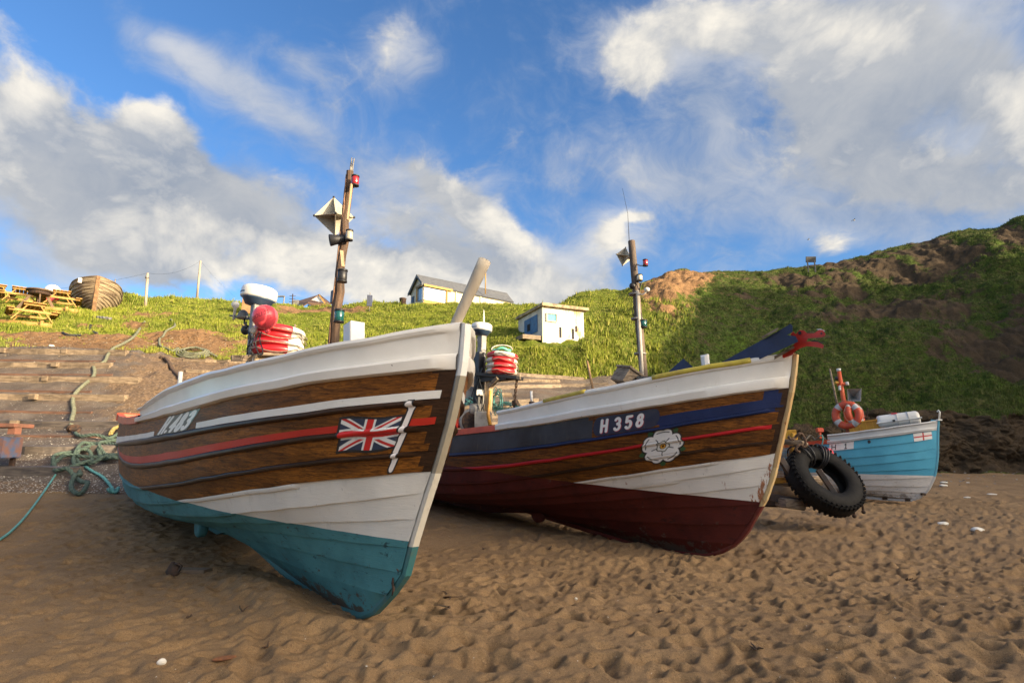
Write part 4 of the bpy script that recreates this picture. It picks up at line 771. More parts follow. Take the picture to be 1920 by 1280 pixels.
STEMW = 1.0
def build_hull(hull, root, M, plank_rule, wash, washmats, length_i=NU-1):
    """M: materials; plank_rule(k, f0, f1, xmid array) -> material index array; wash = (station where the washboard ends, foremost)"""
    h = hull; us = np.arange(NU)
    fr = [0, .012, .05, .125, .20, .245, .252, .30, .5, .72, .73, .9, 1.0]
    grids = []; gi = []
    for side in (1, -1):
        for k in range(1, 10):
            f = np.array(fr); kk = k+f; kk = np.minimum(kk, k+1-1e-6); U, KK = np.meshgrid(us, kk); x, y, z = h.point(U, KK)
            xm = (x[:-1, :-1]+x[:-1, 1:])/2; m = np.zeros(xm.shape, int)
            for r in range(len(f)-1): m[r] = plank_rule(k, (f[r]+f[r+1])/2, xm[r]-h.S[k, 0], xm[r])
            grids.append((x, y*side, z, m, side > 0))
            # shadow step below this plank
            x2, y2, z2 = h.point(us[None, :]+np.zeros((1, NU)), np.full((1, NU), k+1-1e-6)); 
            if k < 9:
                x3, y3, z3 = h.point(us[None, :]+np.zeros((1, NU)), np.full((1, NU), k+1.0)); a = np.concatenate([x2, x3]); b = np.concatenate([y2, y3]); c = np.concatenate([z2, z3])
                grids.append((a, b*side, c, plank_rule(k, .99, xm[-1]-h.S[k, 0], xm[-1]) if True else 0, side > 0))
        # garboard down to the keel
        x, y, z = h.point(us[None, :]+np.zeros((1, NU)), np.full((1, NU), 10-1e-6)); xs = x[0]
        kz = np.interp(xs, [p[0] for p in h.keel], [p[1] for p in h.keel]); kz = np.where(xs < 0, np.maximum(np.interp(-xs, [-p[0] for p in h.stem[::1]][0:], [p[1] for p in h.stem]), 0), kz)
        a = np.stack([xs, xs]); b = np.stack([y[0], np.full(NU, .03)]); c = np.stack([z[0], np.minimum(kz+.05, z[0]-.01)])
        grids.append((a, b*side, c, plank_rule(9, .99, xs[1:]-h.S[9, 0], xs[1:]), side > 0))
    ob = strip_mesh('hull', grids, M, root)
    # ---- stem and keel
    zt = float(h.Z[0, 0])+.03
    zs = list(np.linspace(0.0, 1.0, 26)); prof = [(h.stem_s(z), z) for z in [zt*t for t in zs]]
    mb = MB(); kp = [(x, z-.012) for x, z in h.keel if x > .05]
    line = [(x, z) for x, z in prof[::-1]]+[(x, z) for x, z in kp]
    n0 = 0
    for i, (x, z) in enumerate(line):
        x0, z0 = line[max(i-1, 0)]; x1, z1 = line[min(i+1, len(line)-1)]; tx, tz = x1-x0, z1-z0; L = math.hypot(tx, tz); nx_, nz_ = -tz/L, tx/L   # pointing inboard/up
        if nx_ < 0 and z > .2: nx_, nz_ = -nx_, -nz_
        if nz_ < 0 and z <= .2: nx_, nz_ = -nx_, -nz_
        dp = .16
        for (yy_, d) in ((.026, 0), (.036, .022), (.030, dp), (-.030, dp), (-.036, .022), (-.026, 0)):
            mb.v.append(Vector((x+nx_*d, yy_*STEMW, z+nz_*d)))
        if i:
            for j in range(6): mb.face([n0+j, n0+(j+1) % 6, n0+6+(j+1) % 6, n0+6+j]); 
            n0 += 6
    mb.face([0, 1, 2, 3, 4, 5]); mb.face([n0+i for i in range(6)][::-1])
    mb.build('stem_post', M[0+M_STEM], root)
    # ---- transom
    xs = []; vs = MB(); top = None; ring = []
    for k in np.linspace(1, 10, 28):
        x, y, z = h.point(NU-1, min(k, 9.999)); ring.append((float(x), float(y), float(z)))
    n = len(ring)
    for (x, y, z) in ring: vs.v.append(Vector((x-.01, y, z)))
    for (x, y, z) in ring: vs.v.append(Vector((x-.01, -y, z)))
    for i in range(n-1): vs.face([i, i+1, n+i+1, n+i][::-1])
    vs.build('transom', M[0], root)
    # ---- floor of the boat and inner lining
    mb = MB(); zdeck = []
    a = list(range(4, NU, 4))
    for u in a:
        x, y, z = h.point(u, 2.4); mb.v.append(Vector((float(x), float(y)-.02, float(z)))); mb.v.append(Vector((float(x), -float(y)+.02, float(z))))
    for i in range(len(a)-1): mb.face([2*i, 2*i+2, 2*i+3, 2*i+1])
    mb.build('deck', washmats[1], root)
    # ---- washboard with its rubbing rail and rounded cap, to where it stops
    ue = wash; us2 = np.arange(0, ue+1); grids = []
    def taper(x): return np.clip((us2-us2[-1])/-3.0, 0, 1)
    # section down from the cap: (fraction of the washboard height, offset outwards)
    sec = [(-.14, -.045), (-.16, -.01), (-.12, .028), (-.02, .040), (.06, .030), (.10, .004), (.40, .0), (.62, .004), (.66, .044), (.74, .058), (.98, .050), (1.02, .030), (1.03, .0)]
    sec_in = [(1.0, -.05), (.1, -.05), (-.14, -.045)]
    for side in (1, -1):
        X_a = []; Y_a = []; Z_a = []
        for fr_, of in sec_in[:1]+sec_in[1:2]+sec:
            S0, B0, Z0 = h.S[0][us2], h.B[0][us2], h.Z[0][us2]; S1, B1, Z1 = h.S[1][us2], h.B[1][us2], h.Z[1][us2]
            if WASH_MIN: Z0 = np.maximum(Z0, Z1+WASH_MIN)
            w = np.clip((S0-S0[0])/.10, 0.25, 1)
            fr2 = fr_
            X_a.append(S0*(1-fr2)+S1*fr2); Y_a.append(np.maximum(B0*(1-fr2)+B1*fr2+of*(w if of > 0 else 1), .004)); Z_a.append(Z0*(1-fr2)+Z1*fr2)
        x, y, z = map(np.array, (X_a, Y_a, Z_a)); grids.append((x, y*side, z, 0, side > 0))
        # end grain
        mbx = np.stack([x[:, -1], x[:, -1]], 1)
        ctr = np.full(len(x), y[:, -1].mean()); grids.append((mbx, np.stack([y[:, -1], np.minimum(ctr, y[:, -1])], 1)*side, np.stack([z[:, -1], z[:, -1]], 1), 0, side > 0))
    strip_mesh('washboard', grids, [washmats[0]], root, 32)
    # ---- low painted rail running aft from the end of the washboard
    us3 = np.arange(ue-1, NU); grids = []
    for side in (1, -1):
        S1, B1, Z1 = h.S[1][us3], h.B[1][us3], h.Z[1][us3]
        sec2 = [(-.05, -.01), (-.05, .085), (.035, .085), (.035, -.01), (-.05, -.01)]
        x = np.array([S1]*5); y = np.array([B1+o for o, _ in sec2]); z = np.array([Z1+zz for _, zz in sec2]); grids.append((x, y*side, z, 0, side < 0))
        grids.append((np.array([[x[0, -1]]*2]*2), np.array([[y[0, -1], y[2, -1]], [y[1, -1]+0, y[3, -1]]])*side*1.0, np.array([[z[0, -1], z[2, -1]], [z[1, -1], z[3, -1]]]), 0, side > 0))
    x0, y0, z0 = float(h.S[1, -1]), float(h.B[1, -1]), float(h.Z[1, -1])
    strip_mesh('gunwale_rail', grids, [washmats[2]], root, 30)
    mb = MB(); mb.box((x0+.01, 0, z0+.03), (.07, 2*y0+.10, .13), None, .012); mb.build('transom_rail', washmats[2], root)
    return ob
M_STEM = 7; WASH_MIN = 0

def stemmat(name, bands, rust):
    """stem paint in bands by height: list of (below z, colour) from the bottom up"""
    m = bpy.data.materials.new(name); m.use_nodes = True; q = NT(m.node_tree); bs = q.n['Principled BSDF']
    co = q.add('ShaderNodeTexCoord').outputs['Object']; sp = q.add('ShaderNodeSeparateXYZ'); q.l.new(co, sp.inputs[0])
    col = None
    for z, c in bands[::-1]:
        if col is None: col = q.mix(0.0, c, c)
        else: col = q.mix(q.m('LESS_THAN', sp.outputs[2], z), col, c)
    n = q.noise(q.vscale(co, (2, 2, .8)), 5, 8, .7); col = q.mix(q.m('MULTIPLY', q.smooth(n, .5, .75), .4), col, (.15, .11, .07))
    rn = q.noise(q.vscale(co, (3, 3, 1.2)), 4, 8, .7, .6); col = q.mix(q.smooth(rn, .74-rust, .80-rust), col, q.mix(q.noise(co, 15, 4), (.45, .15, .025), (.15, .045, .015)))
    q.l.new(col, bs.inputs['Base Color']); bs.inputs['Roughness'].default_value = .5
    bp_ = q.add('ShaderNodeBump'); bp_.inputs['Strength'].default_value = .5; bp_.inputs['Distance'].default_value = .008; q.l.new(q.noise(co, 20, 6, .7), bp_.inputs['Height']); q.l.new(bp_.outputs[0], bs.inputs['Normal'])
    MATS[name] = m; return m

# ---- small fittings shared by the boats
M_IRON = basic('rusty_iron', (.10, .055, .035), (.035, .026, .022), 14, .8, .6, metal=.3)
M_BLACKP = basic('black_plastic', (.015, .015, .017), (.03, .03, .032), 5, .45)
M_WHITEP = basic('white_paint', (.72, .70, .66), (.62, .60, .56), 3, .45, .2, coat=.1, speck=((.25, .2, .15), 30, .70))
M_DOME = basic('white_plastic', (.78, .76, .71), (.68, .66, .60), 3, .35, .1, coat=.3)
M_DOMEB = basic('blue_plastic', (.045, .085, .15), (.03, .06, .11), 4, .4)
M_REDL = basic('red_lens', (.38, .02, .025), (.22, .01, .015), 6, .2, coat=.6)
M_GREENL = basic('green_lens', (.01, .10, .09), (.01, .05, .05), 6, .2, coat=.6)
M_CLEARL = basic('clear_lens', (.55, .50, .38), (.38, .33, .24), 6, .25, coat=.5)
M_GREYW = basic('weathered_wood', (.30, .23, .16), (.15, .11, .075), 6, .85, .6, stretch=(1, 1, 6), lo=.4, hi=.62)
M_MASTW = basic('mast_wood', (.12, .068, .038), (.045, .028, .019), 5, .7, .7, stretch=(5, 5, .6))
M_CABLE = basic('copper_cable', (.30, .16, .09), (.16, .08, .045), 20, .6)
M_GREYM = basic('grey_galvanised', (.30, .29, .27), (.17, .16, .15), 6, .6, .2, metal=.2)
M_BEIGE = basic('reflector_cream', (.50, .46, .37), (.36, .32, .25), 7, .6, .2)
M_RINGR = basic('ring_red', (.58, .02, .028), (.48, .015, .022), 6, .4, .1, coat=.2)
M_RINGW = basic('ring_white', (.72, .69, .62), (.52, .47, .40), 8, .5, .2)
M_LINE = basic('grab_line', (.30, .26, .20), (.18, .15, .11), 30, .8)
def lamp(parent, c, r, h, lens, mb_arm=None, lab=None, down=False):
    mb = MB(); c = Vector(c)
    mb.mat(0).lathe([(r*.9, -.5*h), (r, -.45*h), (r, .30*h), (r*.9, .34*h)], c, 14)
    mb.mat(1).lathe([(r*1.08, .34*h), (r*1.08, .48*h), (r*.6, .56*h)], c, 14); mb.lathe([(r*1.1, -.62*h), (r*1.1, -.5*h)], c, 14)
    if mb_arm: mb.mat(1).beam(mb_arm, c+Vector((0, 0, -.6*h)), r*.9, r*.5)
    o = mb.build('lamp', [lens, M_BLACKP], parent)
    if lab: o['label'] = lab
    return o
def radar_reflector(parent, c, size, rot):
    mb = MB(); c = Vector(c); Rm = rot.to_matrix() if hasattr(rot, 'to_matrix') else rot
    t = size*.012
    ax = [Vector((1, 0, 0)), Vector((0, 1, 0)), Vector((0, 0, 1))]
    for i in range(3):
        a, b, n = ax[i], ax[(i+1) % 3], ax[(i+2) % 3]; base = len(mb.v)
        for sgn in (-1, 1):
            for p in (a, b, -a, -b): mb.v.append(c+Rm @ (p*size+n*t*sgn))
        mb.face([base+3, base+2, base+1, base]); mb.face([base+4+i_ for i_ in range(4)])
        for j in range(4): mb.face([base+j, base+(j+1) % 4, base+4+(j+1) % 4, base+4+j])
    mb.mat(1)
    for p in ax:
        for s_ in (1, -1): mb.ball(c+Rm @ (p*size*s_*.99), size*.065, 8, 6)
    return mb.build('radar_reflector', [M_BEIGE, M_BLACKP], parent)
def radar_dome(parent, c, r, M=None):
    """flat radome on a small bracket"""
    mb = MB(); c = Vector(c)
    mb.mat(0).lathe([(r*.96, -.14*r), (r, -.04*r), (r, .32*r), (r*.95, .48*r), (r*.8, .58*r), (r*.5, .63*r), (.001, .65*r)], c, 32, M)
    mb.mat(1).lathe([(r*.30, -.56*r), (r*.66, -.50*r), (r*.84, -.20*r), (r*.96, -.14*r)], c, 32, M)
    mb.mat(2).lathe([(r*.18, -.80*r), (r*.18, -.50*r)], c, 12, M)
    # maker's small blue lettering reduced to its dark bars, on the side
    for i in range(6):
        an = R(-150+i*6.5); p = Vector((math.cos(an)*r*1.002, math.sin(an)*r*1.002, .10*r)); Mz = Matrix.Rotation(an, 3, 'Z')
        mb.mat(1).box(c+(M @ p if M else p), (.004, r*.075, r*.085), (M @ Mz) if M else Mz)
    return mb.build('radar_dome', [M_DOME, M_DOMEB, M_GREYM], parent)
def life_ring(name, loc, r, rt, M, start, group, label, mats=None, bands=None):
    """ring with four red and four white quarters, grab line looped round it"""
    mats = mats or [M_RINGR, M_RINGW]
    e = thing(name, label, 'life ring', loc, group=group); e.rotation_euler = M.to_euler()
    mb = MB(); n, m = 48, 14; base = 0
    for i in range(n):
        a = 2*math.pi*i/n
        for j in range(m):
            b = 2*math.pi*j/m; rr = r+rt*math.cos(b); mb.v.append(Vector((rr*math.cos(a), rr*math.sin(a), rt*.86*math.sin(b))))
    for i in range(n):
        seg = ((i*360/n-start) % 180); mb.mat(bands(i*360/n) if bands else (0 if seg < 95 else 1))
        for j in range(m): mb.face([i*m+j, i*m+(j+1) % m, ((i+1) % n)*m+(j+1) % m, ((i+1) % n)*m+j][::-1], True)
    mb.build('ring', mats, e)
    g = MB(); pts = []
    for i in range(96):
        a = 2*math.pi*i/96; k = (i*360/96-start-29) % 90; slack = math.sin(math.pi*k/90)
        pts.append(((r+rt+.006+.022*slack)*math.cos(a), (r+rt+.006+.022*slack)*math.sin(a), .015*math.sin(a*3+start)-.035*slack))
    g.tube(pts, .0065, 5, closed=True); g.build('grab_line', M_LINE, e)
    return e
def rope_obj(name, pts, r, mat, label, cat='rope', group=None, n=7, sub=6, parent=None):
    """twisted rope: three strands laid along a smoothed path"""
    P_ = [Vector(p) for p in pts]; sm = []
    for i in range(len(P_)-1):
        p0, p1, p2, p3 = P_[max(i-1, 0)], P_[i], P_[i+1], P_[min(i+2, len(P_)-1)]
        L = (p2-p1).length; m = max(3, int(L/(r*2.2))) if sub is None else sub
        for j in range(m):
            t = j/m; sm.append(.5*((2*p1)+(-p0+p2)*t+(2*p0-5*p1+4*p2-p3)*t*t+(-p0+3*p1-3*p2+p3)*t**3))
    sm.append(P_[-1]); mb = MB()
    if r > .018:
        seg = [0.0]
        for a, b in zip(sm[:-1], sm[1:]): seg.append(seg[-1]+(b-a).length)
        tot = seg[-1]; npt = min(900, int(tot/(r*1.1))); xs = np.linspace(0, tot, npt); A = np.array([tuple(p) for p in sm]); S = np.stack([np.interp(xs, seg, A[:, k]) for k in range(3)], 1)
        for sgn in range(3):
            pl = []
            for i in range(npt):
                t = Vector(S[min(i+1, npt-1)]-S[max(i-1, 0)]).normalized(); u = t.cross(Vector((0, 0, 1))); u = u.normalized() if u.length > 1e-3 else Vector((1, 0, 0)); w = t.cross(u)
                an = xs[i]/(r*7.0)*2*math.pi+sgn*2*math.pi/3; pl.append(Vector(S[i])+(u*math.cos(an)+w*math.sin(an))*r*.5)
            mb.tube(pl, r*.58, 6)
    else: mb.tube(sm, r, n)
    o = mb.build(name, mat, parent)
    if parent is None: tag(o, label, cat, group)
    return o
# ------------------------------------------------------------------ the three cobles on the sand
TEAL = ((.075, .245, .265), (.048, .165, .185), (.020, .042, .048), (.085, .055, .034))
MAROON = ((.100, .017, .012), (.062, .011, .009), (.045, .012, .010), (.10, .075, .06))
GREYB = ((.42, .40, .38), (.34, .33, .31), (.25, .23, .2), (.09, .06, .045))
def px_m(h, P): 
    w = h.M @ P; return (w.y*CP+(w.z-CAMH)*SP)/FPX
def ux(h, k, x): return int(np.argmin(np.abs(h.S[k]-x)))
def ring_level(h): return (h.M.to_3x3().inverted())     # boat axes -> world axes

H1 = Hull(HULLS[0], (-1.19, 4.89, 0.0), (-.655, .756), 1.5, {2: (.034, None, 7.25), 3: (.034, None, 7.25), 4: (.030, None, 7.25), 5: (.022, .12, 7.25), 6: (.020, 1.25, 7.25)})
WL1 = (.712, .018)
b1 = thing('fishing_boat', 'coble H.483 with Union flag and teal bottom, nearest of the boats', 'boat', mat=H1.M, group='wooden cobles drawn up on the sand')
kw = dict(wl=WL1, anti=TEAL)
m1 = [paint_mat('varnished_wood', (.32, .115, .015), wood=True, c2=(.075, .026, .005), rough=.52, coat=.05, grime=.25, **kw),
      paint_mat('dark_varnished_rail', (.060, .028, .013), wood=True, c2=(.030, .015, .008), rough=.42, coat=.10, grime=.2, **kw),
      paint_mat('hull_white', (.80, .765, .69), grime=.32, **kw),
      paint_mat('white_stripe', (.81, .79, .74), grime=.2, **kw),
      paint_mat('red_stripe', (.50, .028, .014), grime=.25, **kw), M_WHITEP, M_WHITEP,
      stemmat('stem_paint_teal', [(.66, (.04, .16, .17)), (1.19, (.66, .62, .53)), (1.86, (.33, .29, .22)), (9, (.80, .78, .73))], .02)]
def rule1(k, f, dx, x):
    m = np.zeros(x.shape, int)
    if k >= 5: m[:] = 2
    elif k >= 2 and f < .25: m[:] = 1
    elif f > .72 and k == 1: m = np.where(((dx > .10) & (x < 1.46)) | (x > 2.92), 3, 0)
    elif f > .72 and k == 2: m = np.where(dx > .10, 4, 0)
    m = np.where((k < 5) & (dx < .115), 1, m)
    return m
WASH_MIN = .15
M_ORANGE = basic('orange_paint', (.62, .075, .018), (.5, .05, .012), 4, .42, .2, coat=.2)
M_DECK = basic('deck_boards', (.16, .12, .08), (.09, .065, .045), 5, .8, .4)
M_WASH1 = basic('washboard_white', (.84, .805, .74), (.78, .745, .68), 2.5, .36, .15, coat=.25, speck=((.08, .05, .03), 26, .735), dirt=((.36, .28, .18), 3, .62, .35))
build_hull(H1, b1, m1, rule1, ux(H1, 1, 3.85), [M_WASH1, M_DECK, M_ORANGE])
# painted flag with its pole, and the number
def union_flag(X, Y):
    wave = .035*np.sin(X*6.5+.6); x = X*1.0; y = (Y-.04-wave)/.92
    rgb = np.zeros(X.shape+(3,)); rgb[:] = BLACK_P
    bx = (x-.035)/.93; by = (y-.07)/.86; ins = np.clip(np.minimum(np.minimum(bx, 1-bx), np.minimum(by, 1-by))/.006, 0, 1)
    fx = bx*1.75; fy = by; f = np.zeros(X.shape+(3,)); f[:] = (.02, .035, .075)
    dd1 = (fy-.5)*1.75-(fx-.875); dd2 = (fy-.5)*1.75+(fx-.875); L = math.hypot(1, 1.75)
    w1 = np.abs(dd1)/L; w2 = np.abs(dd2)/L
    layer(f, np.clip((.115-np.minimum(w1, w2))/.008+.5, 0, 1), (.72, .71, .68))
    side1 = np.where(fx < .875, dd1, -dd1)/L; side2 = np.where(fx < .875, -dd2, dd2)/L
    layer(f, np.clip((.038-np.abs(side1-(-.03)))/.008+.5, 0, 1), (.55, .014, .014)); layer(f, np.clip((.038-np.abs(side2-(-.03)))/.008+.5, 0, 1), (.48, .02, .018))
    cr_ = np.minimum(np.abs(fx-.875), np.abs(fy-.5)); layer(f, np.clip((.165-cr_)/.008+.5, 0, 1), (.72, .71, .68)); layer(f, np.clip((.10-cr_)/.008+.5, 0, 1), (.58, .014, .014))
    for i in range(3): rgb[..., i] = rgb[..., i]*(1-ins)+f[..., i]*ins
    return rgb, ((y > 0) & (y < 1)).astype(float)
F4 = lambda u, k: (u, k)
painted_panel(H1, b1, 'flag_painting', [(3.80, 2.36), (1.62, 2.50), (1.66, 3.90), (3.86, 3.97)], 150, 100, union_flag, .0035, label='painted Union flag with black outline')
def flag_pole(X, Y):
    p = [(.76, .92), (.62, .62), (.45, .30), (.30, .08)]; P2 = [(x*.44, y) for x, y in p]; xx = X*.44
    d = polyline_sd(xx, Y, P2); kn = np.minimum(np.minimum(np.hypot((xx-.30), (Y-.925)*1), np.hypot(xx-.35, Y-.92))-.002, np.minimum(np.hypot(xx-.235, Y-.50)-.004, np.hypot(xx-.16, Y-.20)-.004))
    d2 = np.minimum(d, kn); rgb = np.zeros(X.shape+(3,)); rgb[:] = BLACK_P; layer(rgb, np.clip((.060-d2)/.006+.5, 0, 1), (.78, .73, .70))
    return rgb, (d2 < .098).astype(float)
painted_panel(H1, b1, 'flagpole_painting', [(1.92, 1.96), (1.30, 1.98), (1.36, 5.0), (1.98, 4.95)], 90, 200, flag_pole, .0042, label='painted white flagpole')
def num1(X, Y):
    asp = 2.1; rgb = np.zeros(X.shape+(3,)); rgb[:] = (.022, .025, .018)
    it = []; x = .22
    for ch, adv in (('H', .42), ('.', .13), ('4', .40), ('8', .37), ('3', .36)): it.append((ch, x, .12, .78, .44, .22)); x += adv
    d = text_sd(X*asp, Y, it); layer(rgb, np.clip((.082-d)/.02+.5, 0, 1), (.80, .79, .75)); return rgb, ((X*asp > .03+.22*Y) & (X*asp < 1.86+.22*Y)).astype(float)
painted_panel(H1, b1, 'registration_number', [(14.4, 1.08), (10.75, 1.06), (11.25, 1.995), (15.55, 1.995)], 300, 60, num1, .0035, label='white number H.483 on a dark panel')

# mast with lamps, cable and radar reflector
ml = basic('mast_strip', (.42, .28, .16), (.30, .19, .11), 6, .7, .3, stretch=(5, 5, .6))
base = H1.bp(624, 660); top = H1.bp(657, 322); base = base+(base-top)*.35
mast = None
def mast1():
    global mast
    mb = MB(); L = (top-base).length; n = 14
    pts = [base.lerp(top, i/n)+Vector((.012*math.sin(i*1.7), .010*math.sin(i*2.3+1), 0)) for i in range(n+1)]
    mb.tube(pts, [.060-.024*i/n for i in range(n+1)], 10)
    mast = mb.build('mast', M_MASTW, b1); mast.data.polygons.foreach_set('use_smooth', [False]*len(mast.data.polygons))
    g = MB(); 
    for k in range(7):
        pl = []; ph = random.uniform(0, 6)
        for i in range(60):
            t = i/59*.985*(1 if k < 3 else (.35+.08*k)); p = base.lerp(top, t); r_ = .055-.021*t+.005; an = 1.9+.5*math.sin(t*11+ph)+.35*math.sin(t*31+ph*2)+k*.18
            # cable runs on the side that faces the beach
            pl.append(p+Vector((math.cos(an)*r_*-.5, math.sin(an)*r_, 0)))
        g.tube(pl, .0075, 5)
    g.build('mast_cable', M_CABLE, mast)
    s = MB()
    for k in range(3): s.tube([base.lerp(top, 1+.02*k)+Vector((0, 0, 0)), base.lerp(top, 1.02+.02*k)], .012-.003*k, 6)
    tip = H1.bp(664, 297); s.tube([top+Vector((0, -.02, -.08)), top+Vector((0, -.02, .05)), tip], [.016, .010, .006], 6); s.build('aerial', M_GREYM, mast)
    st = MB(); a = H1.bp(651, 412, .055); bq = H1.bp(659, 345, .045); st.beam(a, bq, .03, .012); st.build('mast_batten', ml, mast); st = MB(); a = H1.bp(640, 470, .065); bq = H1.bp(643, 500, .065); st.beam(a, bq, .035, .012); st.build('mast_batten', ml, mast)
mast1()
ax1 = (H1.M.to_3x3().inverted())
def loc1(px, py, y): return H1.bp(px, py, y)
lamp(mast, H1.bp(666, 338), .038, .10, M_REDL, H1.bp(655, 352), 'red lamp at the masthead')
lamp(mast, H1.bp(655, 440), .035, .10, M_CLEARL, H1.bp(647, 452), 'clear lamp below the reflector')
lamp(mast, H1.bp(642, 516, .05), .046, .115, M_BLACKP, None, 'black lamp half way up the mast')
lamp(mast, H1.bp(636, 591, .05), .046, .115, M_GREENL, None, 'green lamp low on the mast')
mb = MB(); p = H1.bp(627, 556, .0); mb.box(p, (.08, .05, .14), None, .01); mb.build('junction_box', M_BLACKP, mast)
mb = MB(); p = H1.bp(634, 449, .06); Mh = ax1 @ Vector((-1, -.35, -.25)).to_track_quat('Z', 'Y').to_matrix()
mb.lathe([(.03, -.10), (.045, -.06), (.05, .02), (.062, .08), (.055, .085), (.03, .05)], p, 18, Mh); mb.build('loudhailer', M_BLACKP, mast)
radar_reflector(mast, H1.bp(627, 406, -.10), .215, ax1 @ (Matrix.Rotation(R(22), 3, 'Z') @ Matrix.Rotation(R(12), 3, 'X') @ Matrix.Rotation(R(-6), 3, 'Y')))
# samson post
mb = MB(); p0 = H1.bp(664, 660); p1 = H1.bp(664, 607); mb.beam(p0+(p0-p1)*1.2, p1, .15, .15, up=(0, 1, 0), bev=.008); mb.build('samson_post', M_WHITEP, b1)
# thole pins
for (px, py0, py1, r_, yy_) in ((337, 728, 697, .022, 1.02), (440, 700, 686, .02, .84)):
    x = H1.bp(px, py0, yy_); t = H1.bp(px+2, py1, yy_); mb = MB(); mb.tube([x+Vector((0, 0, -.12)), t], r_, 10); mb.build('thole_pin', M_WHITEP, b1)
# after gallows: posts, board, radar and aerials
gp0 = H1.bp(471, 700, .30); gt = H1.bp(482, 566, .30)
post = MB(); post.beam(gp0+Vector((0, 0, -.8)), gt, .14, .10, up=(0, 1, 0), bev=.01); post = post.build('gallows_post', M_GREYM, b1)
mb = MB(); a = H1.bp(484, 700, .28); bq = H1.bp(486, 668, .28); mb.beam(a+Vector((0, 0, -.6)), bq, .18, .14, up=(0, 1, 0), bev=.01); mb.build('wooden_leg', basic('pale_timber', (.50, .36, .20), (.36, .25, .14), 5, .8, .4, stretch=(4, 4, .7)), b1)
mb = MB(); a = H1.bp(474, 667, .34); bq = H1.bp(562, 668, -.22); mb.beam(a, bq, .50, .035, bev=.005); mb.beam(a+Vector((0, .22, -.05)), bq+Vector((0, .22, -.05)), .03, .07)
mb.build('ring_shelf', M_GREYW, b1)
radar_dome(post, H1.bp(485, 557, .28), .205, ax1 @ Matrix.Rotation(R(7), 3, 'Y'))
mb = MB(); mb.tube([H1.bp(470, 600, .28), H1.bp(477, 568, .28)], .022, 8); mb.build('support_tube', M_WHITEP, post); mb = MB(); mb.tube([H1.bp(474, 725, .34), H1.bp(476, 672, .34)], .018, 8); mb.build('support_tube', M_WHITEP, post)
mb = MB(); mb.beam(H1.bp(470, 598, .3), H1.bp(434, 592, .42), .05, .02); mb.tube([H1.bp(459, 596, .34), H1.bp(458, 606, .34), H1.bp(464, 611, .34), H1.bp(470, 612, .3)], .011, 6); mb.beam(H1.bp(472, 612, .3), H1.bp(456, 612, .36), .03, .02); mb.build('aerial_bracket', M_BLACKP, post)
mb = MB(); mb.lathe([(.018, -.16), (.016, -.02), (.04, 0), (.048, .03), (.04, .055), (.001, .065)], H1.bp(441, 575, .41), 16); mb.build('aerial', M_DOME, post)
mb = MB(); mb.lathe([(.075, -.05), (.07, -.02), (.045, .04), (.02, .06), (.001, .062)], H1.bp(456, 590, .35), 18); mb.build('bell', M_GREYM, post)
mb = MB(); mb.ball(H1.bp(460, 619, .33), .052, 14, 10, None, (1, 1, 1.1)); mb.tube([H1.bp(461, 613, .33), H1.bp(462, 603, .33)], .01, 6); mb.build('block', M_BLACKP, post)
mb = MB(); p = H1.bp(476, 620, .42); mb.lathe([(.035, -.03), (.04, .02), (.03, .03)], p, 14, ax1 @ Matrix.Rotation(R(80), 3, 'X')); mb.build('deck_lamp', M_CLEARL, post)
mb = MB()
for k in range(4):
    pts = [H1.bp(466+8*k+3*math.sin(i*.9+k), 622+i*7, .36) for i in range(7)]; mb.tube(pts, .007, 5)
mb.build('wiring', M_BLACKP, post)
# pink buoy tied to the gallows (its own thing) and the rings stacked on the shelf
M_PINK = basic('pink_buoy_plastic', (.90, .10, .115), (.80, .07, .09), 3, .35, .05, coat=.25)
def buoy(name, P, r, mat, label, tilt=(0, 0, 0), writing=None, cat='buoy'):
    e = thing(name, label, cat, P); e.rotation_euler = tilt
    mb = MB(); prof = []
    for i in range(19):
        a = math.pi*i/18; rr = r*math.sin(a); z = -r*math.cos(a)
        if i < 5: z -= r*.10*(1-i/5)
        prof.append((max(rr, 1e-4), z))
    mb.lathe(prof, (0, 0, 0), 28); mb.build('float', mat, e)
    mb = MB(); mb.lathe([(r*.20, -r*1.05), (r*.22, -r*1.2), (r*.14, -r*1.36), (r*.05, -r*1.38)], (0, 0, 0), 14); mb.build('eye', mat, e)
    if writing:
        cu = bpy.data.curves.new('tmp', 'FONT'); cu.body = writing; cu.size = r*.42; cu.align_x = 'CENTER'; cu.align_y = 'CENTER'; cu.extrude = 0
        to = bpy.data.objects.new('tmp', cu); COL.objects.link(to); bpy.context.view_layer.update()
        me = bpy.data.meshes.new_from_object(to.evaluated_get(bpy.context.evaluated_depsgraph_get())); bpy.data.objects.remove(to)
        for v in me.vertices:
            th = v.co.x/r*1.0; la = v.co.y/r+.05+th*.25; v.co = Vector((math.cos(la)*math.sin(th), -math.cos(la)*math.cos(th), math.sin(la)))*(r*1.008)
        me.materials.clear(); me.materials.append(basic('buoy_ink', (.30, .015, .03), None, 3, .6)); w = new_mesh_obj('lettering', me, e)
    return e
wp = H1.M @ H1.bp(497, 594, .36); buoy('mooring_buoy', wp, .135, M_PINK, 'round pink buoy hanging above stacked life rings on the nearest boat', (R(14), R(-6), R(-20)), 'PROSOLI 25')
RG = 'life rings stacked on the nearest boat'
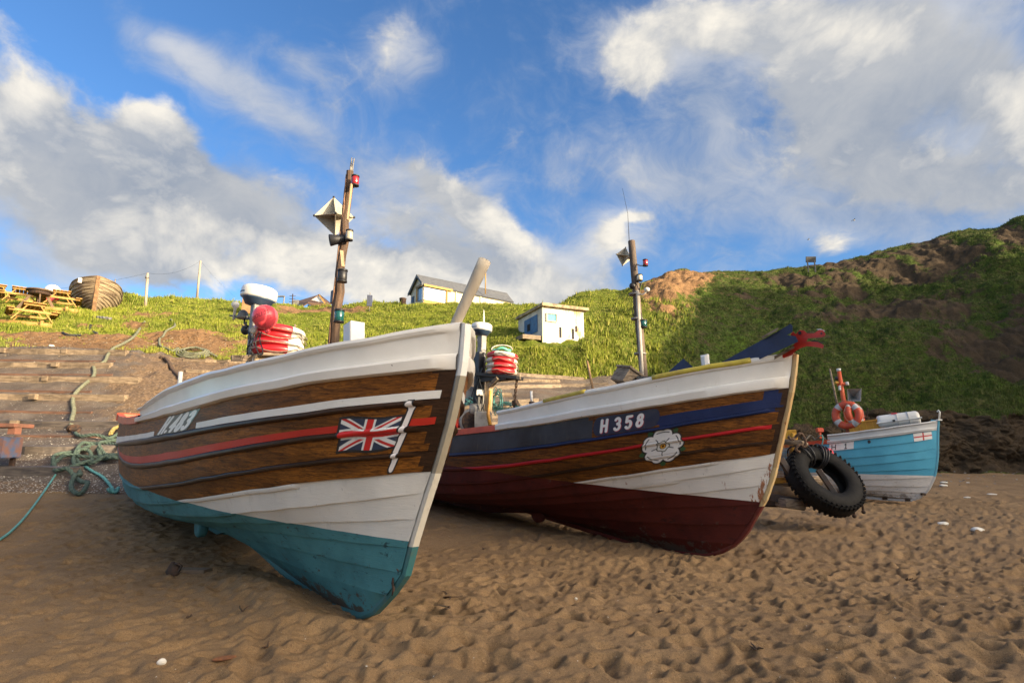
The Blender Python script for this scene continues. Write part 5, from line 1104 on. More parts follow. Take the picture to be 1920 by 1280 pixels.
for i, (px, py, lb) in enumerate(((520, 663, 'red and white life ring, bottom of the stack of four on the nearest boat'), (521, 650, 'red and white life ring, second from bottom of the stack on the nearest boat'), (521, 637, 'red and white life ring, third from bottom of the stack on the nearest boat'), (524, 625, 'red and white life ring, topmost of the stack below the pink buoy'))):
    P = H1.M @ H1.bp(px, py-2, .06); life_ring('life_ring', P, .235, .060, Matrix.Rotation(R(1+i*1.2), 3, 'Y') @ Matrix.Rotation(R(-2), 3, 'X'), 216+i*3, RG, lb)
# long spar leaning out over the bow
p0 = H1.M @ H1.bp(851, 614, .02); p1 = H1.bp(909, 488, -.10); pw = H1.M @ p1
e = thing('wooden_spar', 'pale round wooden spar leaning out over the white bow of the nearest boat', 'spar', p0)
mb = MB(); d = pw-p0; s0 = -d*.5; n = 12
mb.tube([s0.lerp(d, i/n) for i in range(n+1)], [.030+.018*i/n for i in range(n+1)], 14); mb.tube([d, d*1.012], [.046, .036], 14)
mb.build('pole', basic('pale_spar', (.60, .52, .40), (.44, .37, .28), 3, .75, .4, stretch=(2, 2, .8)), e)
mb = MB(); mb.tube([d*1.011, d*1.016], [.034, .030], 12); mb.build('pole_end', basic('end_grain', (.30, .24, .17), (.2, .15, .1), 30, .9), e)
# launching wheel under the turn of the bilge
mb = MB(); P = H1.bp(378, 984, .40)
mb.lathe([(.06, -.05), (.12, -.055), (.14, -.035), (.14, .035), (.12, .055), (.06, .05)], P, 22, Matrix.Rotation(R(90), 3, 'X')); mb.box(P+Vector((.05, 0, .10)), (.34, .10, .14), None, .02)
mb.build('bilge_skid', basic('teal_skid', TEAL[0], TEAL[1], 4, .7, .4), b1)

# rusty iron eye and scar on the forefoot
mb = MB(); mb.tube([H1.bp(x, y, .052) for x, y in ((727, 1068), (731, 1060), (738, 1058), (744, 1064), (747, 1070))], .007, 6); mb.build('forefoot_iron', M_IRON, b1)
mb = MB(); mb.tube([H1.bp(x, y, .055) for x, y in ((737, 1082), (736, 1092), (738, 1104), (735, 1116))], [.005, .011, .010, .004], 6); mb.build('rust_scar', M_IRON, b1)
# ------------------------------------------------------------------ second boat
H2 = Hull(HULLS[1], (2.4, 7.5, 0.02), (-.64, .768), 1.5, {2: (.034, None, 6.85), 3: (.028, None, 6.85), 4: (.018, None, 6.85), 5: (.022, -.45, 6.85), 6: (.020, .03, 6.85)})
b2 = thing('fishing_boat', 'coble H358 with white rose painting and dark red bottom, middle boat', 'boat', mat=H2.M, group='wooden cobles drawn up on the sand')
kw = dict(wl=(.785, .045), anti=MAROON)
m2 = [paint_mat('varnished_wood_dark', (.26, .092, .013), wood=True, c2=(.055, .020, .005), rough=.50, coat=.05, grime=.45, **kw),
      paint_mat('dark_rail', (.07, .033, .016), wood=True, c2=(.035, .018, .010), rough=.42, coat=.1, grime=.3, **kw),
      paint_mat('hull_white_worn', (.80, .76, .69), grime=.42, rust=-.16, **kw),
      paint_mat('navy_blue_paint', (.011, .024, .095), c2=(.007, .015, .060), grime=.2, **kw),
      paint_mat('rail_red', (.50, .016, .022), grime=.15, **kw),
      paint_mat('weathered_blue_grey', (.050, .055, .066), c2=(.026, .022, .022), grime=.5, **kw), M_WHITEP,
      stemmat('stem_paint_rusty', [(.70, (.13, .02, .016)), (1.15, (.62, .45, .22)), (2.0, (.55, .36, .16)), (9, (.62, .44, .22))], .13)]
def rule2(k, f, dx, x):
    m = np.zeros(x.shape, int)
    if k >= 5: m[:] = 2
    elif k == 1: m = np.where((dx > .08) & (dx < .21), 3, np.where((f > .5) & (dx > .08) & (x < .1), 3, np.where(x > 1.0, 5, 0)))
    elif k == 2 and f < .25: m[:] = 3
    elif k == 3 and f < .25: m[:] = 4
    elif k == 4 and f < .25: m[:] = 1
    m = np.where((k < 5) & (dx < .08), 1, m); return m
WASH_MIN = .26
M_WASH2 = basic('washboard_white_worn', (.83, .795, .73), (.76, .725, .66), 2.5, .4, .2, coat=.15, speck=((.22, .10, .04), 22, .72), dirt=((.40, .30, .17), 3, .60, .4))
build_hull(H2, b2, m2, rule2, ux(H2, 1, 2.79), [M_WASH2, M_DECK, M_ORANGE])
def num2(X, Y):
    asp = 3.15; rgb = np.zeros(X.shape+(3,)); rgb[:] = (.012, .020, .050); it = []
    for ch, x in (('H', .42), ('3', 1.08), ('5', 1.62), ('8', 2.14)): it.append((ch, x, .20, .60, .66, .02))
    d = text_sd(X*asp-.025, Y+.03, it); layer(rgb, np.clip((.070-d)/.02+.5, 0, 1), (.45, .02, .03)); d = text_sd(X*asp, Y, it); layer(rgb, np.clip((.068-d)/.02+.5, 0, 1), (.75, .74, .71))
    ex = np.minimum(X*asp, (1-X)*asp); al = (np.hypot(np.maximum(.30-ex, 0)/.30, (Y-.5)/.5) < 1.0) | (ex > .30)
    return rgb, al.astype(float)
painted_panel(H2, b2, 'registration_number', [(9.72, 1.10), (6.25, 1.12), (6.30, 1.98), (9.70, 1.98)], 260, 70, num2, .0035, label='white number H358 with red edges on a dark blue panel')
def rose(X, Y):
    x = (X-.5)*2.3; y = (Y-.5)*2.3; rgb = np.zeros(X.shape+(3,)); rgb[:] = BLACK_P; al = np.zeros(X.shape)
    # green sepals
    for i in range(5):
        a = R(90+36+72*i); cx, cy = math.cos(a), math.sin(a); u = x*cx+y*cy; v = -x*cy*1+y*cx; lf = ((u-.80)/.30)**2+(v/.17)**2
        m_ = lf < 1; rgb[m_] = (.02, .075, .025); al = np.maximum(al, m_)
    pet = np.full(X.shape, 1e9)
    for i in range(5):
        a = R(90+72*i); cx, cy = .52*math.cos(a), .52*math.sin(a); ca, sa = math.cos(a), math.sin(a); u = (x-cx)*ca+(y-cy)*sa; v = -(x-cx)*sa+(y-cy)*ca
        notch = .045*np.exp(-(v/.09)**2)*(u > 0); rr = np.sqrt((u/.43)**2+(v/.43)**2)*.43-.43+notch*0.8; rr = (np.maximum(np.abs(u)/.42, 0)**3+(np.abs(v)/.44)**3)**(1/3)*.43-.43+notch
        pet = np.minimum(pet, rr)
    al = np.maximum(al, pet < .050); rgb[pet < .050] = BLACK_P; layer(rgb, np.clip((-.020-pet)/.02+.5, 0, 1), (.74, .72, .69))
    for i in range(5):      # pencilled petal edges
        a = R(90+72*i); pts = [( .78*math.cos(a+t)+0, .78*math.sin(a+t)) for t in np.linspace(-.36, .36, 9)]; d = polyline_sd(x, y, pts); layer(rgb, np.clip((.022-d)/.012+.5, 0, 1), (.03, .03, .03))
        a = R(90+36+72*i); d = polyline_sd(x, y, [(.27*math.cos(a), .27*math.sin(a)), (.50*math.cos(a), .50*math.sin(a))]); layer(rgb, np.clip((.024-d)/.012+.5, 0, 1), (.05, .05, .05))
    r = np.hypot(x, y); th = np.arctan2(y, x); sc = .25+.025*np.cos(5*th)
    layer(rgb, np.clip((.30+.025*np.cos(5*th)-r)/.02+.5, 0, 1), (.05, .06, .04)); layer(rgb, np.clip((sc-r)/.02+.5, 0, 1), (.70, .68, .62)); layer(rgb, np.clip((.15-r)/.02+.5, 0, 1), BLACK_P); layer(rgb, np.clip((.115-r)/.02+.5, 0, 1), (.75, .38, .04)); layer(rgb, np.clip((.04-r)/.02+.5, 0, 1), (.9, .75, .3))
    return rgb, al
painted_panel(H2, b2, 'rose_painting', [(7.32, 1.92), (4.86, 1.95), (4.74, 4.86), (7.32, 4.90)], 130, 130, rose, .0035, label='painted white rose with green sepals')
# yellow hose laid over the gunwale, in two lengths
M_HOSE = basic('yellow_hose', (.55, .43, .05), (.42, .31, .05), 8, .5, .3, speck=((.25, .10, .03), 16, .70))
for xa, xb in ((-.93, .09), (1.05, 1.80)):
    ua, ub = ux(H2, 0, xa), ux(H2, 0, xb); mb = MB(); mb.tube([(H2.S[0, u], H2.B[0, u]+.012, H2.Z[0, u]+.025) for u in range(ua, ub+1)], .036, 12); mb.build('gunwale_hose', M_HOSE, b2)
# white post, iron pin
def post_px(h, root, name, a, b, y, w, d, mat, lab=None, bev=.01, down=.5):
    p0, p1 = h.bp(*a, y), h.bp(*b, y); mb = MB(); mb.beam(p0+(p0-p1).normalized()*down, p1, w, d, up=(0, 1, 0), bev=bev); o = mb.build(name, mat, root)
    if lab: o['label'] = lab
    return o
post_px(H2, b2, 'samson_post', (1325, 700), (1321, 665), .30, .10, .09, M_WHITEP, bev=.03)
mb = MB(); p0 = H2.bp(997, 757, 1.0); p1 = H2.bp(996, 733, 1.0); mb.mat(0).tube([p0, p1], .019, 10); mb.mat(1).lathe([(.03, 0), (.045, .01), (.045, .03), (.02, .04)], H2.bp(997, 757, 1.0), 12); mb.build('thole_pin', [M_WHITEP, M_IRON], b2)
# mast
def mast2():
    base = H2.bp(1207, 705, .05); top = H2.bp(1184, 452, .05); base = base+(base-top)*.5
    mb = MB(); n = 12; mb.tube([base.lerp(top, i/n) for i in range(n+1)], [.062-.010*i/n for i in range(n+1)], 14)
    mast = mb.build('mast', basic('mast_wood_grey', (.16, .11, .075), (.07, .05, .036), 5, .7, .5, stretch=(5, 5, .6)), b2)
    mb = MB(); a = H2.bp(1204, 705, .14); b_ = H2.bp(1195, 545, .10); mb.tube([a+(a-b_)*.6, b_], .028, 12); mb.build('metal_pipe', basic('dull_pipe', (.42, .38, .32), (.28, .25, .21), 5, .5, .2), mast)
    for py in (552, 598, 663):
        mb = MB(); t = (705-py)/253; px = 1207-23*t; mb.lathe([(.085, -.012), (.088, 0), (.085, .012)], H2.bp(px-3, py, .08), 16); mb.build('clamp', M_GREYM, mast)
    radar_reflector(mast, H2.bp(1170, 481, .05), .145, H2.M.to_3x3().inverted() @ (Matrix.Rotation(R(25), 3, 'Z') @ Matrix.Rotation(R(12), 3, 'X') @ Matrix.Rotation(R(6), 3, 'Y')))
    lamp(mast, H2.bp(1210, 492, .05), .036, .09, M_REDL, None, 'red lamp on a bent arm')
    mb = MB(); mb.tube([H2.bp(1190, 494, .05), H2.bp(1200, 498, .05), H2.bp(1208, 498, .05), H2.bp(1210, 495, .05)], .009, 6); mb.build('lamp_arm', M_GREYM, mast)
    lamp(mast, H2.bp(1199, 520, .06), .042, .09, M_CLEARL, None, 'clear lamp close to the mast')
    lamp(mast, H2.bp(1206, 606, .06), .055, .10, M_GREENL, None, 'boxy green lamp')
    mb = MB(); mb.ball(H2.bp(1213, 543, .08), .043, 14, 8, None, (1, 1, .8)); mb.tube([H2.bp(1196, 550, .08), H2.bp(1205, 552, .08), H2.bp(1212, 547, .08)], .01, 6); mb.build('aerial', M_DOME, mast)
    mb = MB(); mb.ball(H2.bp(1186, 536, .10), .05, 12, 8); mb.build('floodlight', M_BLACKP, mast)
    mb = MB(); mb.tube([H2.bp(1182, 468, .0), H2.bp(1180, 455, 0), H2.bp(1177, 400, 0), H2.bp(1167, 353, 0)], [.012, .006, .003, .002], 6); mb.build('whip_aerial', M_BLACKP, mast)
    for k in range(3):
        mb = MB(); mb.tube([H2.bp(1192+k*3+6*math.sin(i*.8+k), 530+i*9, .09) for i in range(9)], .006, 5); mb.build('mast_cable', M_BLACKP, mast)
mast2()
# after gallows
ax2 = H2.M.to_3x3().inverted()
M_BLUEM = basic('dark_blue_metal', (.03, .045, .10), (.02, .025, .05), 6, .5, .2)
def gallows2():
    p = post_px(H2, b2, 'gallows_post', (898, 790), (904, 630), .30, .14, .12, M_GREYM)
    radar_dome(p, H2.bp(903, 618, .28), .20, ax2 @ Matrix.Rotation(R(4), 3, 'Y'))
    mb = MB(); mb.lathe([(.018, 0), (.016, .10), (.008, .24), (.003, .27)], H2.bp(907, 606, .28), 10, ax2); mb.build('aerial', M_DOME, p)
    mb = MB(); mb.lathe([(.07, -.02), (.07, .02), (.05, .03), (.05, -.03)], H2.bp(900, 636, .22), 16, ax2 @ Matrix.Rotation(R(90), 3, 'X')); mb.build('ring_bolt', M_GREYM, p)
    mb = MB(); mb.lathe([(.03, -.08), (.028, 0), (.04, .01), (.04, .05), (.01, .06)], H2.bp(888, 654, .34), 12, ax2); mb.build('stern_lamp', M_CLEARL, p)
    mb = MB(); pts = [H2.bp(*q, .34) for q in ((898, 668), (886, 668), (879, 664), (881, 657))]; mb.tube(pts, .028, 8); mb.beam(H2.bp(884, 661, .34), H2.bp(902, 661, .34), .05, .03); mb.beam(H2.bp(893, 672, .34), H2.bp(904, 672, .34), .12, .10); mb.build('radio_bracket', M_BLUEM, p)
    post_px(H2, b2, 'engine_riser', (895, 800), (899, 660), .38, .15, .12, M_BLACKP)
    post_px(H2, b2, 'wooden_leg', (914, 800), (918, 712), .28, .12, .10, MATS['pale_timber'])
    mb = MB(); mb.beam(H2.bp(893, 702, .40), H2.bp(975, 709, .0), .34, .06, bev=.006); mb.beam(H2.bp(893, 712, .42), H2.bp(950, 706, .2), .08, .10); mb.build('ring_shelf', M_BLACKP, b2)
    mb = MB(); mb.beam(H2.bp(920, 712, .3), H2.bp(976, 706, -.02), .09, .10, bev=.01); mb.beam(H2.bp(918, 725, .3), H2.bp(934, 708, .3), .07, .07); mb.build('wooden_arm', M_GREYW, b2)
    mb = MB(); mb.box(H2.bp(884, 742, .36), (.34, .18, .34), ax2, .02); mb.build('control_box', M_GREYM, b2)
    mb = MB(); mb.box(H2.bp(877, 741, .40), (.16, .2, .33), ax2, .02); mb.build('control_panel', M_BLUEM, b2)
    mb = MB(); mb.box(H2.bp(900, 736, .42), (.12, .10, .11), ax2, .01); mb.build('small_light', M_DOME, b2)
    mb = MB(); pts = [H2.bp(*q, .45) for q in ((919, 732), (917, 755), (915, 775), (919, 797))]; mb.tube(pts, [.022, .026, .03, .034], 10); mb.build('yellow_handle', basic('yellow_wood', (.55, .30, .05), (.36, .17, .03), 6, .5, .3), b2)
    mb = MB(); c = H2.bp(885, 790, .5); Mr = ax2 @ Matrix.Rotation(R(90), 3, 'X') @ Matrix.Rotation(R(8), 3, 'Y'); mb.mat(0).lathe([(.02, -.05), (.20, -.05), (.235, -.03), (.235, .03), (.20, .05), (.02, .05)], c, 28, Mr); mb.mat(1).lathe([(.16, .052), (.19, .058), (.19, .05)], c, 28, Mr); mb.build('hauler_wheel', [M_GREYM, M_IRON], b2)
    mb = MB(); c = H2.bp(906, 790, .4); mb.box(c, (.30, .2, .36), ax2, .02); mb.lathe([(.10, -.12), (.12, -.1), (.12, .1), (.10, .12)], H2.bp(893, 768, .42), 16, ax2 @ Matrix.Rotation(R(90), 3, 'Y')); mb.build('engine_box', M_GREYM, b2)
    for k in range(4):
        mb = MB(); mb.tube([H2.bp(889+5*k+5*math.sin(i*1.1+k), 690+i*13, .46) for i in range(8)], .008, 5); mb.build('wiring', M_BLACKP, b2)
    # hanging chain with its block
    ch = MB(); x0 = H2.bp(969, 712, .0); x1 = H2.bp(965, 748, .0); n = 8
    for i in range(n):
        c = x0.lerp(x1, i/(n-1)); lk = [Vector((.024*math.cos(t), .0, .042*math.sin(t))) for t in [2*math.pi*j/10 for j in range(10)]]; Rz = Matrix.Rotation(R(90*(i % 2)+20), 3, 'Z'); ch.tube([c+Rz @ q for q in lk], .010, 5, closed=True)
    ch.build('chain', M_IRON, b2)
    mb = MB(); mb.lathe([(.02, -.045), (.075, -.045), (.085, -.03), (.06, 0), (.085, .03), (.075, .045), (.02, .045)], H2.bp(967, 757, .0), 18, ax2 @ Matrix.Rotation(R(70), 3, 'Y') @ Matrix.Rotation(R(20), 3, 'X')); mb.build('pulley', M_IRON, b2)
gallows2()
RG2 = 'life rings stacked on the middle boat'
for i, (px, py, lb, st) in enumerate(((940, 698, 'red and white life ring, bottom of the stack of four on the middle boat', 228), (941, 688, 'red and white life ring, second from bottom of the stack on the middle boat', 236), (941, 678, 'red and white life ring, third from bottom of the stack on the middle boat', 226), (942, 668, 'mostly white life ring with a red tip, topmost of the stack on the middle boat', 320))):
    life_ring('life_ring', H2.M @ H2.bp(px, py, .15), .235, .058, Matrix.Rotation(R(2+i), 3, 'Y') @ Matrix.Rotation(R(-2), 3, 'X'), st, RG2, lb)
def coil_float():
    P = H2.M @ H2.bp(941, 657, .15); e = thing('line_float', 'pale green rope float lying on top of the life ring stack', 'float', P)
    mb = MB(); mb.tube([(.15*math.cos(t), .15*math.sin(t), .02*math.sin(3*t)) for t in np.linspace(0, 6.1, 24)], .028, 8); mb.build('float', basic('sea_green_plastic', (.16, .52, .36), (.10, .38, .28), 9, .6), e)
    mb = MB(); mb.tube([(.19*math.cos(t), .02, .03+.075*math.sin(t)) for t in np.linspace(-.2, 3.4, 16)], .012, 6); mb.build('handle', M_RINGW, e)
coil_float()
# red fuel can, net twine over the after end, stick
P = H2.M @ H2.bp(866, 786, .5); e = thing('fuel_can', 'red plastic fuel can with dark straps in the stern of the middle boat', 'can', P)
mb = MB(); mb.box((0, 0, 0), (.24, .2, .26), None, .05); mb.box((-.14, 0, -.10), (.34, .22, .12), None, .03); mb.build('body', basic('red_plastic', (.55, .035, .025), (.42, .02, .02), 8, .45), e)
mb = MB(); mb.lathe([(.045, .12), (.045, .17), (.02, .18)], (0, 0, 0), 12); mb.build('cap', MATS['red_plastic'], e)
mb = MB(); mb.tube([(.13*math.cos(t)*1.0, .112*math.sin(t)*1.0, -.03) for t in np.linspace(0, 6.28, 20)], .010, 5, closed=True); mb.tube([(.13*math.cos(t), .112*math.sin(t), -.09) for t in np.linspace(0, 6.28, 20)], .010, 5, closed=True); o = mb.build('strap', M_BLACKP, e)
M_TEALR = basic('teal_twine', (.16, .42, .38), (.09, .27, .26), 20, .8)
def tangle(cx, cy, w, h, y, n, r, name, lab, hull, seed, grp=None):
    g = random.Random(seed); pts = []; a = 0
    for i in range(n):
        a += g.uniform(.6, 1.6); rr = g.uniform(.25, 1.0); pts.append(hull.M @ hull.bp(cx+w/2*rr*math.cos(a), cy+h/2*rr*math.sin(a), y+g.uniform(-.08, .08)))
    return rope_obj(name, pts, r, M_TEALR, lab, 'net twine', grp, n=5, sub=5)
tangle(932, 752, 26, 58, .05, 46, .0075, 'net_twine', 'tangled pale teal twine hanging beside the wooden leg of the middle boat', H2, 3)
tangle(945, 762, 66, 20, .0, 40, .0075, 'net_twine', 'loose teal twine spread below the hanging chain on the middle boat', H2, 4)
tangle(872, 752, 34, 18, .5, 34, .0075, 'net_twine', 'teal twine heaped beside the stem of the nearest boat', H2, 5)
p0 = H2.M @ H2.bp(1112, 732, .7); p1 = H2.M @ H2.bp(1101, 676, .7); e = thing('boat_hook_stick', 'thin bare wooden stick standing up inside the middle boat', 'stick', p0); mb = MB(); d = p1-p0; mb.tube([-d*.6, d*.5, d], [.019, .018, .012], 8); mb.build('shaft', basic('ochre_stick', (.36, .22, .11), (.24, .14, .07), 8, .8), e)
# grey hatch box tipped up by the mast
P = H2.M @ H2.bp(1184, 716, .42); e = thing('hatch_box', 'grey weathered wooden box tipped up at the foot of the second mast', 'box', P)
Rb = Matrix.Rotation(R(32), 3, 'Y') @ Matrix.Rotation(R(20), 3, 'Z')
mb = MB(); mb.box((0, 0, 0), (.42, .36, .20), Rb, .01); mb.build('box', M_GREYW, e); mb = MB(); mb.box(Rb @ Vector((0, 0, .115)), (.46, .40, .03), Rb, .004); mb.build('lid', M_GREYW, e)
# blue boards with the carved red head, leaning over the bow
M_NAVYB = basic('navy_board', (.010, .023, .082), (.007, .015, .055), 4, .5, .2, speck=((.2, .2, .2), 40, .74))
def gangboard():
    h = H2; y = .05
    P = h.M @ h.bp(1420, 660, y); e = thing('boarding_ramp', 'dark blue boarding ramp with carved red dragon head, leaning over the second bow', 'ramp', P); Mi = Matrix.Translation(-P)
    def w(px, py, yy): return (h.M @ h.bp(px, py, yy))-P
    def slab(name, quad, y0, y1, mat, lab=None):
        mb = MB(); n = len(quad); mb.v = [w(*q, y0) for q in quad]+[w(*q, y1) for q in quad]
        mb.face(list(range(n))); mb.face([n+i for i in range(n)][::-1])
        for i in range(n): mb.face([(i+1) % n, i, n+i, n+(i+1) % n])
        o = mb.build(name, mat, e)
        if lab: o['label'] = lab
    slab('side_board', [(1333, 692), (1340, 686), (1480, 609), (1486, 613), (1486, 622), (1475, 628), (1492, 630), (1497, 640), (1410, 680), (1395, 690), (1350, 702)], .30, .26, M_NAVYB)
    slab('side_board', [(1343, 690), (1482, 607), (1487, 612), (1412, 676), (1350, 700)], -.10, -.06, M_NAVYB)
    slab('tread', [(1428, 631), (1458, 614), (1460, 617), (1430, 635)], .34, -.14, M_GREYW)
    slab('tread', [(1440, 674), (1488, 648), (1490, 652), (1446, 677)], .20, -.12, M_GREYW); slab('tread', [(1416, 676), (1440, 664), (1442, 670), (1420, 680)], .18, -.12, M_WHITEP)
    # dragon head: outline with snout, open jaw and crest
    head = [(1462, 668), (1476, 658), (1490, 644), (1494, 636), (1488, 632), (1482, 627), (1487, 621), (1492, 626), (1499, 619), (1507, 619), (1514, 625), (1526, 625), (1536, 618), (1543, 619), (1548, 626), (1546, 631), (1530, 633), (1515, 634), (1512, 640), (1522, 640), (1534, 641), (1545, 647), (1543, 653), (1528, 650), (1512, 649), (1502, 652), (1492, 658), (1484, 666), (1470, 671)]
    slab('dragon_head', head, .135, .035, basic('dragon_red', (.60, .035, .014), (.46, .022, .010), 6, .45, .3, coat=.1), 'carved red head with open jaws')
    slab('eye', [(1499+3.4*math.cos(t)+.5, 629-8+3.4*math.sin(t)+3) for t in np.linspace(0, 5.5, 8)], .142, .135, M_BLACKP); slab('nostril', [(1540+2.2*math.cos(t), 625+1.8*math.sin(t)) for t in np.linspace(0, 5.5, 8)], .142, .135, M_BLACKP)
    slab('teeth', [(1530, 617), (1538, 616), (1547, 620), (1545, 622), (1536, 619)], .13, .04, M_WHITEP)
    slab('tongue', [(1514, 637), (1530, 638), (1540, 641), (1551, 641), (1540, 644), (1526, 641)], .10, .07, basic('dark_green', (.03, .07, .03), None, 4, .5))
    return e
gangboard()
P = H2.M @ H2.bp(1270, 700, .1); e = thing('blue_locker', 'dark blue peaked locker top just behind the white post of the middle boat', 'locker', P)
mb = MB(); q = [(1238, 710), (1281, 672), (1306, 693), (1300, 704), (1270, 712)]; mb.v = [(H2.M @ H2.bp(*p, .32))-P for p in q]+[(H2.M @ H2.bp(*p, -.18))-P for p in q]; n = 5; mb.face(list(range(n))); mb.face([n+i for i in range(n)][::-1])
for i in range(n): mb.face([(i+1) % n, i, n+i, n+(i+1) % n])
mb.build('lid', M_NAVYB, e); mb = MB(); mb.box((-.32, .1, -.12), (.5, .4, .14), None, .01); mb.build('base', M_BLACKP, e)
# low skid under the middle boat
mb = MB(); P = H2.bp(1010, 962, .30); mb.lathe([(.05, -.05), (.12, -.055), (.14, -.03), (.14, .03), (.12, .055), (.05, .05)], P, 22, Matrix.Rotation(R(90), 3, 'X')); mb.box(P+Vector((.06, 0, .1)), (.36, .1, .15), None, .02); mb.build('bilge_skid', basic('maroon_skid', MAROON[0], MAROON[1], 4, .7, .4), b2)

# ------------------------------------------------------------------ third boat
H3 = Hull(HULLS[2], (9.12, 13.51, 0.22), (-.75, .66), 1.5, {}, lap=.022)
b3 = thing('fishing_boat', 'pale blue and white coble H 1 with orange mast', 'boat', mat=H3.M, group='wooden cobles drawn up on the sand')
WH3 = ((.66, .64, .61), (.56, .54, .51), (.4, .37, .33), (.30, .27, .24))
kw = dict(wl=(.60, -.008), anti=WH3)
m3 = [paint_mat('sky_blue_paint', (.095, .40, .58), c2=(.075, .33, .49), grime=.12, rough=.4, **kw)]*6+[M_WHITEP, stemmat('stem_paint_blue', [(.59, (.62, .60, .57)), (9, (.12, .42, .56))], .02)]
M_WASH3 = basic('rail_pale_grey', (.52, .53, .53), (.44, .45, .46), 3, .5, .2)
def build_boat3():
    global WASH_MIN; WASH_MIN = .18
    build_hull(H3, b3, m3, lambda k, f, dx, x: np.zeros(x.shape, int), ux(H3, 1, 1.42), [M_WASH3, M_DECK, M_ORANGE])
build_boat3()
def num3(X, Y):
    asp = 3.2; rgb = np.zeros(X.shape+(3,)); rgb[:] = (.70, .69, .67); it = [('H', .35, .16, .66, 1.15, .0), ('1', 2.0, .16, .66, .8, .0)]
    d = text_sd(X*asp, Y, it); layer(rgb, np.clip((.060-d)/.02+.5, 0, 1), BLACK_P); return rgb, np.ones(X.shape)
painted_panel(H3, b3, 'registration_number', [(11.35, 1.06), (9.05, 1.05), (9.05, 2.0), (11.35, 2.0)], 150, 50, num3, .004, label='black number H 1 on a white panel')
def stg(X, Y):
    rgb = np.zeros(X.shape+(3,)); rgb[:] = (.72, .70, .68); d = np.minimum(np.abs(X-.5)*1.9, np.abs(Y-.5)); layer(rgb, np.clip((.075-d)/.02+.5, 0, 1), (.48, .03, .03)); return rgb, np.ones(X.shape)
painted_panel(H3, b3, 'flag_painting', [(3.2, 1.06), (.95, 1.10), (.85, 1.95), (3.05, 1.98)], 60, 40, stg, .004, label='painted white flag with a red cross')
mb = MB(); x, y, z = H3.point(4*7.6, 1.35, .004); mb.lathe([(.035, -.01), (.038, .0), (.028, .004)], (float(x), float(y), float(z)), 14, Matrix.Rotation(R(-90), 3, 'X')); mb.build('drain_hole', M_BLACKP, b3)
ax3 = H3.M.to_3x3().inverted()
# iron shoes along the forefoot
for (px, py) in ((1731, 926), (1702, 937), (1659, 934)):
    mb = MB(); mb.box(H3.bp(px, py, .06), (.09, .05, .05), ax3, .005); mb.build('iron_shoe', M_IRON, b3)
def mast3():
    M_OM = basic('orange_mast_paint', (.70, .12, .03), (.56, .08, .02), 5, .5, .2)
    base = H3.bp(1592, 812, .1); top = H3.bp(1573, 696, .1); mb = MB(); mb.tube([base, top], [.062, .045], 12); m_ = mb.build('mast', M_OM, b3)
    mb = MB(); mb.tube([top, top+(top-base).normalized()*.07], .05, 12); mb.build('mast_cap', M_WHITEP, m_)
    mb = MB(); mb.tube([H3.bp(1570, 722, .1), H3.bp(1586, 719, .1)], .04, 10); mb.build('cross_arm', M_OM, m_); mb = MB(); mb.tube([H3.bp(1586, 719, .1), H3.bp(1591, 718.5, .1)], .045, 10); mb.build('arm_cap', M_WHITEP, m_)
    mb = MB(); mb.ball(H3.bp(1569, 709, .1), .05, 12, 8); mb.build('lamp', M_BLACKP, m_); mb = MB(); mb.box(H3.bp(1570, 717, .12), (.12, .08, .06), ax3, .01); mb.build('lamp_base', basic('amber', (.6, .3, .03), None, 4, .4), m_)
    mb = MB(); mb.box(H3.bp(1575, 727, .14), (.05, .05, .12), ax3, .01); mb.build('junction_box', M_WHITEP, m_)
    # corner reflector: three square plates meeting
    c = H3.bp(1590, 748, .1); a = [H3.bp(1588, 729, .1), H3.bp(1615, 728, .1), H3.bp(1614, 752, .1), H3.bp(1590, 752, .1)]; inn = H3.bp(1600, 744, -.35)
    mb = MB()
    for i in range(4):
        n = len(mb.v); p, q = a[i], a[(i+1) % 4]; off = Vector((0, -.012, 0)); mb.v += [p, q, inn, p+off, q+off, inn+off]; mb.face([n, n+1, n+2]); mb.face([n+5, n+4, n+3]); mb.face([n, n+3, n+4, n+1]); mb.face([n+1, n+4, n+5, n+2]); mb.face([n+2, n+5, n+3, n])
    mb.build('radar_reflector', basic('grey_plate', (.50, .49, .46), (.38, .37, .35), 6, .6), m_)
mast3()
mb = MB(); a = H3.bp(1571, 765, -.2); b_ = H3.bp(1556, 691, -.2); mb.tube([a+(a-b_)*.6, b_], [.03, .022], 8); mb.build('boat_pole', M_GREYW, b3)
mb = MB(); mb.beam(H3.bp(1623, 812, .3), H3.bp(1627, 764, .3), .02, .02); mb.tube([H3.bp(1621, 783, .3), H3.bp(1630, 783, .3)], .02, 6); mb.build('iron_stanchion', M_IRON, b3)
M_RO = basic('ring_orange', (.66, .10, .035), (.52, .07, .03), 6, .5, .1); M_TAPE = basic('grey_tape', (.55, .54, .52), (.4, .4, .38), 6, .4)
def rmat(px, py, y, nrm, r, rt, lab):
    P = H3.M @ H3.bp(px, py, y); Mq = Vector(nrm).to_track_quat('Z', 'Y').to_matrix(); return life_ring('life_ring', P, r, rt, Mq, 20, 'orange life rings on the pale blue boat', lab, [M_RO, M_TAPE], lambda d: 1 if (d-30) % 90 < 16 else 0)
rmat(1588, 778, .28, (-.75, -.62, .12), .26, .085, 'orange life ring facing left, on the near side of the orange mast')
rmat(1603, 777, .15, (.45, -.88, .15), .24, .08, 'orange life ring facing right, on the far side of the orange mast')
P = H3.M @ H3.bp(1626, 800, .1); e = thing('fish_crate', 'yellow plastic fish crate on the pale blue boat beside the life raft', 'crate', P); e.rotation_euler = (0, R(-6), R(-38))
mb = MB()
